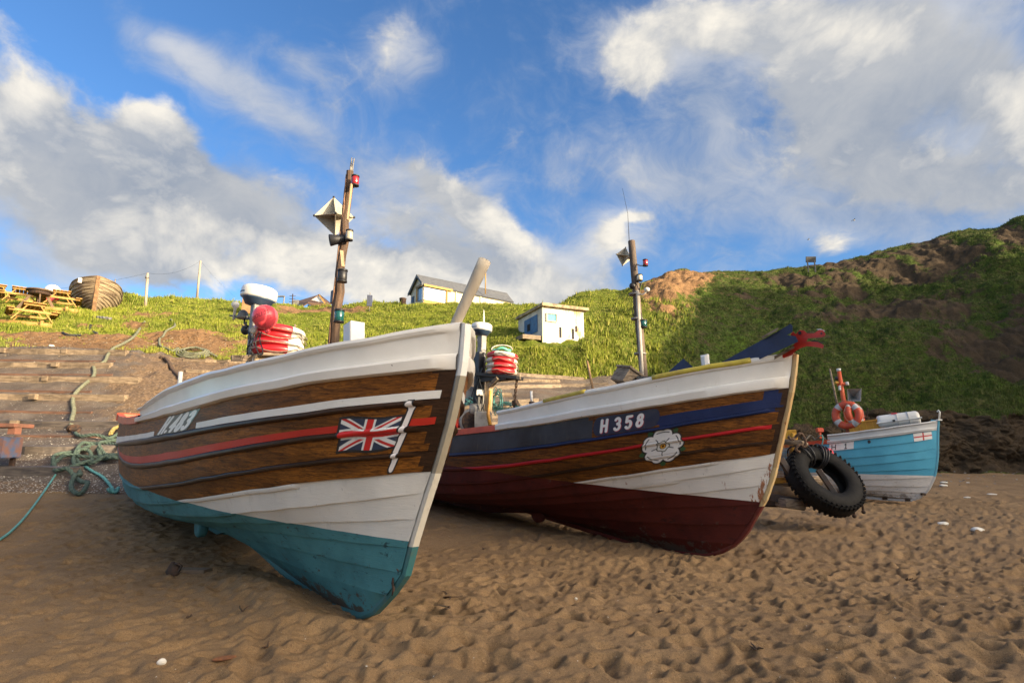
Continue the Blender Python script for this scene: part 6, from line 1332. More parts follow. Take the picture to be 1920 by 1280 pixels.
for (c, s_) in (((0, -.21, 0), (.72, .03, .26)), ((0, .21, 0), (.72, .03, .26)), ((-.345, 0, 0), (.03, .39, .26)), ((.345, 0, 0), (.03, .39, .26)), ((0, 0, -.12), (.66, .39, .02)), ((0, -.23, .12), (.78, .03, .04)), ((0, .23, .12), (.78, .03, .04))): mb.box(c, s_, None, .005)
for i in range(5): mb.box((-.28+.14*i, -.23, -.02), (.025, .02, .22))
mb.build('tub', basic('yellow_crate', (.62, .30, .02), (.50, .22, .02), 6, .5), e)
P = H3.M @ H3.bp(1612, 796, .18); rp = [(P+Vector((.28*math.cos(a)*random.uniform(.4, 1), .15*math.sin(a), .05*math.sin(a*3)+.02))) for a in np.linspace(0, 20, 40)]
rope_obj('orange_rope', rp, .016, M_RO, 'small heap of bright orange rope beside the yellow crate', 'rope')
# life raft canister
P = H3.M @ H3.bp(1684, 788, .1); e = thing('life_raft', 'white life raft canister with straps on the bow of the pale blue boat', 'life raft', P); e.rotation_euler = (0, R(-7), R(-30))
def canister():
    mb = MB(); prof = [(.02, -.42), (.16, -.42), (.205, -.39), (.215, -.34), (.215, .34), (.205, .39), (.16, .42), (.02, .42)]; M_ = Matrix.Diagonal(Vector((1.0, 1, .78))) @ Matrix.Rotation(R(90), 3, 'Y'); mb.lathe(prof, (0, 0, 0), 28, M_); mb.build('shell', M_DOME, e)
    mb = MB(); mb.box((0, 0, -.01), (.90, .46, .035), None, .015); mb.build('seam_flange', M_DOME, e)
    for x in (-.02, .20):
        mb = MB(); mb.tube([(x, .222*math.cos(t), .176*math.sin(t)) for t in np.linspace(0, 6.283, 25)[:-1]], .008, 5, closed=True); mb.build('strap', M_TAPE, e)
    mb = MB(); mb.box((-.10, -.232, .0), (.05, .02, .05), None, .005); mb.build('buckle', M_BLACKP, e)
    mb = MB(); mb.box((-.05, -.10, .166), (.12, .05, .006), Matrix.Rotation(R(25), 3, 'X')); mb.build('label', basic('red_label', (.55, .03, .04), None, 5, .5), e)
    for x in (-.28, .28):
        mb = MB(); mb.box((x, 0, -.19), (.08, .4, .06), None, .01); mb.build('cradle', M_GREYW, e)
canister()
mb = MB(); p = H3.bp(1761, 787, .02); q = H3.bp(1762, 772, .02); mb.tube([p, q, H3.bp(1760, 769, .02), H3.bp(1757, 772, .02)], .018, 8); mb.box(p, (.10, .06, .03), ax3, .005); mb.build('bow_hook', M_DOME, b3)
wp = H3.M @ H3.bp(1550, 852, 1.05); buoy('mooring_buoy', wp, .16, M_PINK, 'faded pink buoy half hidden above the black tyre', (R(20), R(10), 0))
P = H3.M @ H3.bp(1537, 806, .9); e = thing('orange_flag_box', 'small orange box on the stern rail of the pale blue boat', 'box', P); mb = MB(); mb.box((0, 0, 0), (.14, .10, .10), None, .012); mb.box((0, 0, -.12), (.04, .04, .16)); mb.build('box', M_RO, e)
rp = [H3.M @ H3.bp(1505+i*4, 822+4*math.sin(i*1.3)-2, 1.0+.1*math.sin(i)) for i in range(12)]; rope_obj('grey_rope', rp, .018, basic('grey_rope', (.2, .17, .13), (.1, .09, .07), 30, .9), 'grey rope tangled over the stern rail of the pale blue boat')
rp = [H3.M @ H3.bp(1541+2*math.sin(i), 815+i*6, 1.06) for i in range(6)]; rope_obj('hanging_line', rp, .014, M_TEALR, 'thin greenish line hanging down to the pink buoy above the tyre')

# ------------------------------------------------------------------ trailer with the big tyre
def trailer():
    Y0 = 9.6; P = Vector((at(1470, 940, 10).x, 10.3, 0)); e = thing('launching_trailer', 'yellow launching trailer with rusty mesh and dark arms behind the second bow', 'trailer', P)
    A = lambda px, py, Y: at(px, py, Y)-P
    M_Y = basic('yellow_machine_paint', (.60, .34, .03), (.45, .22, .02), 4, .5, .3, speck=((.22, .09, .03), 14, .64), dirt=((.12, .06, .03), 4, .55, .6))
    mb = MB(); mb.beam(A(1440, 818, 10.3), A(1494, 815, 10.1), .12, .18, bev=.01); mb.build('top_beam', M_Y, e)
    mb = MB(); mb.beam(A(1488, 812, 10.1), A(1486, 905, 10.1), .1, .12, up=(0, 1, 0), bev=.01); mb.build('upright', M_Y, e)
    mb = MB(); mb.beam(A(1432, 903, 10.3), A(1492, 897, 10.1), .1, .10, bev=.01); mb.build('bottom_beam', M_Y, e)
    mb = MB()   # wire mesh
    for i in range(20): mb.beam(A(1438+i*2.5, 826, 10.25-.01*i), A(1438+i*2.5, 900, 10.25-.01*i), .008, .008, up=(0, 1, 0))
    for i in range(24): mb.beam(A(1436, 828+i*3.1, 10.26), A(1488, 826+i*3.1, 10.06), .008, .008)
    mb.build('wire_mesh', basic('rust_mesh', (.40, .19, .05), (.25, .11, .03), 20, .7), e)
    mb = MB(); mb.tube([A(1468, 828, 9.9), A(1500, 830, 9.85), A(1513, 834, 9.85)], [.05, .05, .045], 10); mb.build('wooden_bar', M_GREYW, e)
    for k, q in enumerate((((1462, 858), (1500, 915), (1518, 942)), )):
        mb = MB(); pts = [A(x, y, 9.7) for x, y in q]; mb.beam(pts[0], pts[1], .09, .10, bev=.01); mb.beam(pts[1]+(pts[1]-pts[0]).normalized()*.01, pts[2], .09, .10, bev=.01); mb.build('arm', M_BLACKP if k else basic('dark_steel', (.035, .03, .03), (.06, .035, .025), 8, .6, .4), e)
    mb = MB(); mb.beam(A(1534, 880, 9.75), A(1565, 925, 9.7), .08, .09, bev=.01); mb.build('arm', MATS['dark_steel'], e)
    mb = MB(); mb.beam(A(1445, 932, 9.9), A(1516, 943, 9.7), .07, .12, bev=.01); mb.build('lower_arm', MATS['dark_steel'], e)
    mb = MB(); mb.tube([A(1440, 920, 10.2), A(1500, 927, 10.0), A(1530, 928, 9.9)], [.10, .12, .11], 12); mb.build('log_roller', basic('worn_log', (.30, .20, .11), (.17, .11, .06), 5, .85, .6), e)
    mb = MB(); mb.tube([A(1448, 905, 10.6), A(1540, 900, 10.5)], .085, 10); mb.build('axle', M_GREYW, e)
    mb = MB(); mb.tube([A(1602, 915, 10.0), A(1617, 916, 10.0)], .085, 12); mb.build('axle_end', MATS['worn_log'], e)
    mb = MB(); mb.tube([A(1560, 925, 10.4), A(1606, 915, 10.0)], .05, 10); mb.build('cross_bar', M_GREYW, e)
    for (a_, b_) in (((1612, 920), (1619, 960)), ((1598, 935), (1602, 968))):
        mb = MB(); mb.tube([A(*a_, 9.95), A(*b_, 9.9)], .018, 8); mb.ball(A(b_[0], b_[1]-1, 9.9), .035, 8, 6); mb.build('prop', M_IRON, e)
    mb = MB(); mb.box(A(1446, 938, 10.3), (.3, .3, .2), Matrix.Rotation(R(-20), 3, 'Z'), .03); mb.build('block', MATS['dark_steel'], e)
    mb = MB(); mb.box(A(1482, 944, 9.8), (.36, .28, .16), Matrix.Rotation(R(12), 3, 'Z') @ Matrix.Rotation(R(8), 3, 'Y'), .02); mb.build('chock', M_GREYW, e)
    # tyre, lashed on with black line
    T = at(1545, 899, 9.75); t = thing('tyre', 'big black tractor tyre lashed to the yellow trailer between the two right boats', 'tyre', T)
    rg = Vector((1, 0, 0)); upv = Vector((0, -SP, CP)); tow = (CO-T).normalized(); axv = (tow*.66+rg*.50+upv*.50).normalized(); Mq = axv.to_track_quat('Z', 'Y').to_matrix()
    Ro, Ri, wd = .635, .32, .14
    mb = MB(); prof = [(Ri, -wd*.62), (Ri+.02, -wd*.95), (Ri+.13, -wd*1.2), (Ro-.11, -wd*1.15), (Ro-.03, -wd*.85), (Ro, -wd*.3), (Ro, wd*.3), (Ro-.03, wd*.85), (Ro-.11, wd*1.15), (Ri+.13, wd*1.2), (Ri+.02, wd*.95), (Ri, wd*.62), (Ri+.06, wd*.45), (Ri+.16, wd*.8), (Ri+.16, -wd*.8), (Ri+.06, -wd*.45)]
    mb.lathe(prof, (0, 0, 0), 72, Mq, closed=True); M_T = basic('tyre_rubber', (.006, .006, .006), (.014, .013, .012), 6, .75, .5, spec=.2, dirt=((.06, .045, .03), 5, .64, .3)); mb.build('carcass', M_T, t)
    mb = MB()
    for i in range(44):
        a = 2*math.pi*i/44
        for sgn in (-1, 1):
            aa_ = a+(math.pi/44 if sgn > 0 else 0); Rz = Matrix.Rotation(aa_, 3, 'Z'); mb.box(Mq @ (Rz @ Vector((Ro-.017, 0, sgn*wd*.48))), (.030, .040, wd*.95), Mq @ Rz @ Matrix.Rotation(R(24*sgn), 3, 'X'), .008)
            mb.box(Mq @ (Rz @ Vector((Ro-.055, 0, sgn*wd*.99))), (.07, .034, .018), Mq @ Rz @ Matrix.Rotation(R(-40*sgn), 3, 'Y'), .006)
    mb.build('tread', M_T, t)
    for j, a0 in enumerate((100, 116, 60, 66, 72)):
        mb = MB(); a = R(a0); Rz = Matrix.Rotation(a, 3, 'Z'); cc = (Ri+Ro)/2+.02; pts = [Mq @ (Rz @ Vector((cc+(.215)*math.cos(s_), .012*math.sin(s_*2), .20*math.sin(s_)))) for s_ in np.linspace(0, 6.283, 21)[:-1]]; mb.tube(pts, .014, 6, closed=True); mb.build('lashing', M_BLACKP, t)
    return e
trailer()
rp = [at(1478+i*6.5, 818+6*math.sin(i*1.4)+(i > 4)*4, 9.8-.05*(i % 2)) for i in range(6)]+[at(1508, 838, 9.75), at(1500, 833, 9.72), at(1492, 842, 9.72), at(1500, 848, 9.7)]
rope_obj('brown_rope', rp, .024, basic('brown_rope', (.15, .09, .055), (.08, .05, .035), 30, .9), 'brown rope knotted round the wooden bar of the trailer')
# ------------------------------------------------------------------ slipway timbers, ropes and scattered things
M_TIMB = basic('slip_timber', (.29, .215, .14), (.13, .092, .058), 4, .85, .6, stretch=(.6, 5, 5), dirt=((.06, .045, .035), 5, .5, .5))
M_TIMBD = basic('slip_timber_rusty', (.17, .085, .05), (.09, .05, .035), 6, .85, .6, stretch=(.6, 5, 5))
def timber(name, a, b, w, h, mat, label, grp, lift=.0, blocks=()):
    A_, B_ = gp(*a), gp(*b); c = (A_+B_)/2; e = thing(name, label, 'timber', c, group=grp); mb = MB(); n = 7; pts = []
    prev = None
    L = (B_-A_)
    for i in range(n):
        p = gp(a[0]+(b[0]-a[0])*i/(n-1), a[1]+(b[1]-a[1])*i/(n-1)); pts.append(p-c+Vector((0, 0, lift+random.uniform(-.015, .015))))
    base = 0; up = Vector((0, -.25, .97))
    for i, p in enumerate(pts):
        for (dy, dz) in ((-w/2, -h*.6), (-w/2, h*.5), (w/2, h*.5+.02), (w/2, -h*.6)): mb.v.append(p+Vector((0, dy, dz)))
        if i:
            for j in range(4): mb.face([base+j, base+4+j, base+4+(j+1) % 4, base+(j+1) % 4])
            base += 4
    mb.face([0, 1, 2, 3]); mb.face([base+i for i in range(4)][::-1]); mb.build('baulk', mat, e)
    for bx in blocks:
        t = (bx-a[0])/(b[0]-a[0]); p = A_.lerp(B_, t)-c; k = MB(); k.box(p+Vector((0, -w/2-.05, .05)), (.18, .14, .16), None, .01); k.build('chock', M_TIMB, e)
M_WETSHADE = basic('wet_shaded_timber', (.13, .105, .085), (.06, .048, .04), 4, .6, .6, stretch=(.6, 5, 5))  # lower sleepers darker: wet wood, with shade put into the colour too
TG = 'timber sleepers bedded across the slipway'
LT = [((-60, 660), (238, 664), (12, 128)), ((-60, 686), (208, 688), (110,)), ((-60, 712), (262, 716), (92,)), ((-60, 746), (236, 750), (70,)), ((-60, 797), (226, 800), (38,)), ((18, 849), (222, 846), ()), ((-60, 890), (150, 888), ())]
nm = ['topmost', 'second', 'third', 'fourth', 'fifth', 'sixth', 'seventh and lowest']
for i, (a, b, bl) in enumerate(LT): timber('timber_sleeper', a, b, .20-.006*i, .20, M_TIMB if i < 4 else M_WETSHADE, 'worn timber sleeper across the left slipway, %s row from the grass' % nm[i], TG, .03, bl)
LR = [((-60, 676), (215, 678)), ((-60, 702), (210, 704)), ((-60, 733), (170, 736)), ((-60, 772), (172, 775)), ((30, 818), (205, 820))]
nm2 = ['uppermost', 'second from the top', 'third from the top', 'fourth from the top', 'lowest']
for i, (a, b) in enumerate(LR): timber('rail_strip', a, b, .07, .06, M_TIMBD, 'thin rust brown strip between sleepers on the left slipway, %s' % nm2[i], 'rusty strips between the sleepers', .01)
for i, (a, b, s_) in enumerate((((345, 676), (470, 680), 'upper'), ((350, 696), (440, 700), 'lower'))): timber('timber_sleeper', a, b, .12, .10, M_TIMB, 'short sleeper half buried in grit just left of the stacked rings, %s one' % s_, TG, .02)
RT = [((880, 697), (1095, 712)), ((878, 714), (1050, 716)), ((876, 730), (1140, 722)), ((872, 743), (960, 742)), ((955, 756), (1010, 752)), ((850, 765), (1000, 762)), ((846, 781), (990, 780)), ((842, 797), (940, 798))]
nm3 = ['topmost', 'second', 'third', 'fourth', 'fifth', 'sixth', 'seventh', 'lowest']
for i, (a, b) in enumerate(RT): timber('timber_sleeper', a, b, .16, .13, M_TIMB if i % 2 else M_GREYW, 'grey timber across the slipway behind the middle boat, %s of eight' % nm3[i], TG, .03)
M_SLAB = basic('slate_slab', (.20, .19, .185), (.13, .12, .12), 2.5, .7, .4, dirt=((.24, .15, .09), 3, .5, .5))
# slabs laid between the grey timbers
RSL = [(905, 706, 'left'), (965, 709, 'middle'), (1035, 716, 'right')]

M_ROPE = basic('green_grey_rope', (.20, .20, .13), (.12, .13, .09), 16, .9, .3); M_ROPET = basic('dark_teal_rope', (.085, .125, .095), (.045, .07, .055), 16, .9, .3)
def gpath(pts, lift): return [gp(x, y, lift) for x, y in pts]
rope_obj('mooring_rope', gpath([(272, 604), (262, 618), (250, 634), (232, 646), (212, 656), (202, 668), (196, 680), (183, 686), (174, 684), (177, 700), (172, 712), (155, 726), (140, 742), (136, 756), (138, 772), (134, 790), (133, 806)], .05), .055, M_ROPE, 'thick pale rope running down the slope to the tangled pile', 'rope')
P = gp(137, 812, .08); e = thing('iron_shackle', 'rusty iron shackle at the lower end of the thick sloping rope', 'shackle', P); mb = MB(); mb.tube([(.13*math.cos(t), .05*math.sin(2*t), .10*math.sin(t)) for t in np.linspace(0, 6.2, 16)], .035, 8, closed=True); mb.box((.02, 0, .02), (.2, .1, .1), Matrix.Rotation(.5, 3, 'Z'), .03); mb.build('shackle', M_IRON, e)
g = random.Random(5)
pile = [(140, 816), (150, 826), (178, 828), (205, 826), (225, 818), (236, 812), (226, 826), (200, 836), (184, 846), (196, 856), (212, 862), (204, 872), (190, 864), (180, 846), (160, 852), (140, 852), (112, 860), (98, 872), (105, 884), (130, 886), (160, 880), (172, 868), (165, 854), (146, 858), (146, 872), (170, 878), (196, 870), (222, 858), (226, 868), (208, 872), (196, 862), (160, 866), (120, 868), (95, 882), (104, 892), (124, 894), (140, 900), (152, 914), (162, 922), (150, 932), (132, 926), (138, 908), (150, 894), (136, 872), (150, 846), (170, 836), (214, 842), (232, 852)]
rope_obj('rope_pile', [gp(x, y, .06+.05*(i % 3)) for i, (x, y) in enumerate(pile)], .040, M_ROPET, 'tangled pile of thick green rope on the shaded foot of the slipway', 'rope')
rope_obj('thin_line', gpath([(112, 880), (100, 898), (78, 930), (50, 968), (20, 1000), (-10, 1022), (-40, 1050)], .03), .017, M_TEALR, 'thin teal line running from the rope pile to the left edge of the sand', 'rope')
rope_obj('teal_tail_rope', gpath([(156, 876), (172, 886), (190, 896), (202, 908), (212, 922)], .04), .026, M_TEALR, 'short teal rope tail ending in a knot near the stern of the nearest boat', 'rope')
P = gp(212, 924, .05); e = thing('rope_knot', 'lumpy teal knot at the end of the rope tail', 'knot', P); mb = MB(); mb.tube([(.07*math.cos(t*2), .05*math.sin(t*3), .04*math.sin(t*5)) for t in np.linspace(0, 6.28, 30)], .03, 6, closed=True); mb.build('knot', M_TEALR, e)
rope_obj('yellow_rope_end', gpath([(206, 822), (214, 812), (228, 808), (240, 814)], .12), .05, basic('yellow_rope', (.36, .28, .10), (.24, .18, .06), 18, .9), 'yellowish rope loop curling out beside the stern of the nearest boat', 'rope')
rope_obj('mooring_rope', gpath([(320, 600), (328, 612), (312, 622), (306, 632), (299, 638), (300, 650), (312, 655), (324, 660), (334, 655), (330, 662)], .05), .045, M_ROPE, 'kinked green rope lying across the torn turf above the coil', 'rope')
rope_obj('rope_coil', [gp(362+34*math.cos(t)*(1-.02*t), 664+9*math.sin(t)*(1-.02*t)+.25*t, .05+.01*t) for t in np.linspace(0, 24, 60)]+[gp(408, 671, .05)], .034, M_ROPE, 'oval coil of green rope on grit at the head of the slipway', 'rope')
rope_obj('dark_chain', gpath([(300, 672), (310, 674), (318, 684), (324, 696), (334, 706), (340, 712)], .04), .06, basic('dark_weed', (.05, .035, .025), (.10, .06, .04), 20, .9), 'dark weedy chain lying on the muddy part of the slipway', 'chain')
rope_obj('black_hose', gpath([(117, 625), (124, 629), (136, 630), (152, 630)], .04), .05, M_BLACKP, 'short black hose on the grass below the old boat', 'hose')
rope_obj('black_hose', gpath([(170, 611), (169, 620), (175, 624), (181, 626)], .04), .05, M_BLACKP, 'kinked black hose on the grass right of the shorter hose', 'hose')
rope_obj('grey_pipe', gpath([(181, 597), (195, 598), (208, 600)], .05), .09, M_GREYM, 'grey pipe lying on the grass in front of the old boat', 'pipe')
# blue fish box at the left edge
P = gp(2, 884, .35); e = thing('blue_board', 'dark blue metal box stand cut by the left edge of the picture', 'box', P); mb = MB(); mb.box((-.25, 0, .12), (.75, .5, .42), Matrix.Rotation(R(4), 3, 'Z'), .02); mb.build('box', basic('faded_blue_metal', (.035, .06, .12), (.10, .05, .04), 5, .6, .4), e)
for x, y in ((.02, -.2), (-.5, -.2), (.02, .2), (-.5, .2)):
    mb = MB(); mb.box((x, y, -.24), (.07, .07, .34)); mb.build('leg', M_IRON, e)
mb = MB(); mb.box((-.2, 0, .55), (1.0, .5, .08), Matrix.Rotation(R(2), 3, 'Z'), .01); mb.box((.22, -.1, .45), (.14, .16, .14)); mb.build('top', basic('red_brown_board', (.20, .08, .05), (.12, .06, .04), 4, .8, .3), e)

# ---- the old boat on the grass
M_OLD = basic('peeled_planks', (.34, .26, .155), (.12, .08, .05), 2.2, .85, .7, stretch=(.4, .5, 6), lo=.40, hi=.62, dirt=((.06, .04, .028), 2.5, .56, .6))
HT = {k: [[v*(0.95 if k == 's' else 1.12 if k == 'b' else .82) for v in r] for r in HULLS[1][k]] for k in 'sbz'}
for k_ in range(6):
    z0_ = HT['z'][k_][0]; HT['z'][k_] = [z0_+(v-z0_)*(.40+.1*k_) for v in HT['z'][k_]]
HT['stem'] = [[a*.25, b*.84] for a, b in HULLS[1]['stem']]; HT['keel'] = [[a*.95, b*.84] for a, b in HULLS[1]['keel']]
for r in HT['s']:      # a plumber stem than the cobles below
    s0 = r[0]; n = len(r)
    for i in range(n): r[i] = r[i]-(s0*.74)*(1-i/(n-1))
def old_boat():
    global WASH_MIN
    P = gp(175, 585); ho = Hull(HT, (P.x, P.y, P.z-.05), (-.60, .80), 2.0, {2: (.03, None, 6.3), 3: (.03, None, 6.3), 5: (.02, None, 6.3)}, lap=.045)
    root = thing('old_boat', 'derelict bare wooden boat with peeling planks, propped bow-on on the grass', 'boat', mat=ho.M)
    WASH_MIN = .2; global STEMW; STEMW = 2.6
    build_hull(ho, root, [M_OLD]*7+[basic('old_stem', (.30, .17, .08), (.16, .09, .045), 4, .85, .5)], lambda k, f, dx, x: np.zeros(x.shape, int), ux(ho, 1, 4.2), [M_OLD, M_DECK, M_OLD]); STEMW = 1.0
    mb = MB(); c = ho.bp(150, 526, .75); mb.box(c, (.16, .16, .26), None, .02); mb.build('bollard', M_WHITEP, root)
    for (px, py, h_) in ((198, 526, .25), (215, 534, .4)):
        mb = MB(); c = ho.bp(px, py, -.9); mb.tube([c-Vector((0, 0, .3)), c+Vector((0, 0, h_))], .03, 6); mb.build('thole_pin', M_GREYW, root)
    P2 = ho.M @ Vector((1.6, .9, .1))
    for i, (x, y) in enumerate(((1.2, .8), (1.2, -.8))):
        mb = MB(); mb.tube([(x, y, -.1), (x, y*.8, .55)], .07, 8); mb.build('prop', M_GREYW, root)
old_boat()

# ---- picnic tables
M_PIC = basic('golden_timber', (.46, .265, .070), (.33, .175, .045), 3, .8, .3, stretch=(.6, 4, 4))
M_PICD = basic('old_table_timber', (.16, .10, .055), (.09, .06, .035), 4, .85, .3)
def picnic(mat):
    e = bpy.data.objects.new('picnic_table', None); COL.objects.link(e)
    for i in range(1):
        mb = MB()
        for k in range(5): mb.box((0, -.30+.15*k, .73), (1.75, .135, .04))
        mb.build('table_top', mat, e)
    for s_ in (-1, 1):
        mb = MB()
        for k in range(2): mb.box((0, s_*(.66+.13*k), .44), (1.75, .12, .04))
        mb.build('seat', mat, e)
    for x in (-.66, .66):
        mb = MB(); mb.beam((x, -.66, 0), (x, -.16, .71), .045, .10, up=(1, 0, 0)); mb.beam((x+.047, .66, 0), (x+.047, .16, .71), .045, .10, up=(1, 0, 0)); mb.beam((x-.05, -.78, .39), (x-.05, .78, .39), .045, .10); mb.beam((x-.05, -.34, .67), (x-.05, .34, .67), .045, .09); mb.build('trestle', mat, e)
    return e
PTL = [(112, 584, 62, .90, 'golden picnic table nearest the old boat', M_PIC), (36, 578, 62, .90, 'golden picnic table in the upper row, left of the round-topped one', M_PIC), (57, 613, 63, .98, 'golden picnic table alone on the lower terrace behind a long log', M_PIC), (-12, 570, 60, .9, 'golden picnic table cut off by the left edge of the picture', M_PIC)]
proto = None
for i, (px, py, ang, sc_, lb, mt) in enumerate(PTL):
    if proto is None: o = proto = picnic(mt)
    else:
        o = proto.copy(); COL.objects.link(o)
        for ch in list(proto.children): c = ch.copy(); COL.objects.link(c); c.parent = o
    P = gp(px, py-6); o.location = (P.x, P.y, P.z+.02); o.rotation_euler = (0, 0, R(128+i*3)); o.scale = (sc_*1.14,)*3; tag(o, lb, 'picnic table', 'picnic tables on the grass')
P = gp(69, 582); e = thing('round_table', 'dark round-topped table among the picnic tables', 'table', P); mb = MB(); mb.lathe([(.02, .98), (.56, .98), (.58, 1.01), (.56, 1.05), (.02, 1.05)], (0, 0, 0), 24); mb.build('table_top', M_PICD, e)
mb = MB(); mb.lathe([(.45, .80), (.45, 1.02), (.1, 1.02)], (0, 0, 0), 16); mb.build('drum', M_IRON, e)
for a in range(4):
    mb = MB(); c, s_ = math.cos(R(45+90*a)), math.sin(R(45+90*a)); mb.beam((c*.75, s_*.75, 0), (c*.3, s_*.3, .82), .06, .12); mb.build('leg', M_PICD, e)
P = gp(95, 566); P.z += .62; buoy('white_buoy', P, .40, M_DOME, 'white round buoy standing on a red one beside the old boat'); P = Vector(P); P.z -= .52; P.x += .02; buoy('red_buoy', P, .36, basic('red_buoy_plastic', (.62, .03, .04), (.5, .02, .03), 4, .45), 'red buoy under the white one beside the old boat')
for (a, b, lb) in (((-40, 606), (92, 616), 'long golden log edging the lower picnic terrace'), ((-40, 576), (142, 588), 'long golden log edging the upper picnic terrace')):
    A_, B_ = gp(*a, .10), gp(*b, .10); c = (A_+B_)/2; e = thing('terrace_log', lb, 'log', c, group='logs edging the terraces'); mb = MB(); mb.tube([A_-c, (A_+B_)/2-c+Vector((0, 0, .02)), B_-c], .15, 12); mb.build('log', M_PIC, e)
    p = A_.lerp(B_, .93)-c; mb = MB(); mb.tube([p+Vector((0, -.18, -.25)), p+Vector((0, -.18, .2))], .07, 8); mb.build('stake', M_PIC, e)

# ---- poles, wires, lamp, signs
M_POLE = basic('pole_wood', (.42, .36, .27), (.28, .23, .17), 2, .8, .3, stretch=(4, 4, .6))
def pole(a, b, r, lab, name='telegraph_pole', cat='pole', grp=None, mat=None, Y=None):
    A_ = gp(*a) if Y is None else at(*a, Y); T = at(b[0], b[1], A_.y); e = thing(name, lab, cat, A_, group=grp); mb = MB(); mb.tube([Vector((0, 0, -.3)), T-A_], [r, r*.8], 10); mb.build('post', mat or M_POLE, e); return e, A_, T
e, a0, t0 = pole((273, 575), (277, 512), .085, 'wooden telegraph pole on the grass right of the old boat', grp='telegraph poles'); mb = MB(); mb.lathe([(.11, -.08), (.11, .08)], t0-a0+Vector((0, 0, -.25)), 8); mb.build('insulator', M_GREYM, e)
e, a1, t1 = pole((370, 553), (376, 489), .085, 'slim leaning telegraph pole farther right on the skyline', grp='telegraph poles')
def wire(p, q, sag, lab):
    c = (p+q)/2; e = thing('overhead_wire', lab, 'wire', c, group='overhead wires'); mb = MB(); mb.tube([p.lerp(q, i/16)-c-Vector((0, 0, sag*2*(i/16)*(1-i/16))) for i in range(17)], .006, 4); mb.build('wire', M_BLACKP, e)
wire(at(-60, 540, 44), t0, 1.2, 'thin wire sagging left from the first telegraph pole'); wire(t0, t1, .8, 'thin wire between the two telegraph poles'); wire(t1, at(440, 556, 52), .3, 'thin wire dropping right from the second telegraph pole')
e, a2, _ = pole((531, 574), (533, 556), .07, 'small street lamp on the skyline left of the brown roof', 'street_lamp', 'street lamp', Y=52, mat=M_GREYM); mb = MB(); mb.box(_-a2+Vector((-.3, 0, .02)), (.7, .2, .12), None, .02); mb.build('lamp_head', M_GREYM, e)
e, a2, _ = pole((548, 573), (549, 551), .06, 'thin dark aerial mast beside the brown roof', 'aerial_mast', 'mast', Y=54, mat=M_IRON)
for dz in (.2, .5, .8):
    mb = MB(); mb.tube([_-a2+Vector((-.3, 0, -dz)), _-a2+Vector((.3, 0, -dz))], .025, 5); mb.build('cross_bar', M_IRON, e)
pole((553, 620), (553, 608), .045, 'short brown stake in the grass right of the pink buoy', 'stake', 'stake', mat=M_GREYW)
P = gp(692, 583); e = thing('sign_board', 'dark narrow sign board on the skyline right of the tall mast', 'sign', P); mb = MB(); mb.box((0, 0, .75), (.36, .06, .80), Matrix.Rotation(R(20), 3, 'Z'), .01); mb.build('board', M_BLUEM, e); mb = MB(); mb.tube([(0, .05, 0), (0, .05, 1.35)], .035, 6); mb.build('post', M_GREYM, e)
P = gp(755, 571); P.z += .15; e = thing('litter_bin', 'tiny brown bin on the skyline left of the white building', 'bin', P); mb = MB(); mb.lathe([(.22, -.2), (.25, .25), (.28, .3), (.22, .34)], (0, 0, 0), 12); mb.build('bin', M_IRON, e)
P = gp(466, 590); e = thing('beach_bin', 'brown boxy bin on the slope behind the radar of the nearest boat', 'bin', P); mb = MB(); mb.box((0, 0, .5), (.7, .6, 1.0), Matrix.Rotation(R(15), 3, 'Z'), .04); mb.build('body', basic('brown_bin', (.36, .20, .09), (.26, .14, .06), 3, .7), e); mb = MB(); mb.box((0, 0, 1.04), (.78, .68, .10), Matrix.Rotation(R(15), 3, 'Z'), .03); mb.build('lid', M_IRON, e)
# viewpoint board on the crest of the hill
P = gp(1521, 493); P.z -= .45; e = thing('viewpoint_board', 'small dark board on two legs on the crest of the right-hand hill', 'sign', P); mb = MB(); mb.box((0, 0, .72), (.72, .08, .42), Matrix.Rotation(R(12), 3, 'X'), .01); mb.build('board', M_BLACKP, e)
for x in (-.26, .26):
    mb = MB(); mb.box((x, .02, .20), (.07, .07, .9)); mb.build('leg', M_BLACKP, e)
# two gulls far off
for (px, py, Y, sp_, lb) in ((1601, 413, 90, .8, 'distant dark gull in the sky above the right-hand hill'), (1516, 449, 110, .7, 'very faint gull just above the crest near the dark board')):
    P = at(px, py, Y); e = thing('gull', lb, 'bird', P, group='gulls in the sky'); mb = MB(); mb.ball((0, 0, 0), .12, 10, 6, None, (2.2, .8, .7)); n = len(mb.v)
    mb.v += [Vector(p) for p in ((-.08, 0, .02), (.12, 0, .02), (.0, sp_*.5, .16), (.05, sp_, .05), (-.12, sp_*.5, .15), (.0, -sp_*.5, .16), (.05, -sp_, .05), (-.12, -sp_*.5, .15))]; mb.face([n, n+1, n+2, n+4]); mb.face([n+4, n+2, n+3]); mb.face([n+1, n, n+7, n+5]); mb.face([n+5, n+7, n+6]); mb.build('body', basic('gull_grey', (.2, .2, .2), (.3, .3, .3), 5), e)

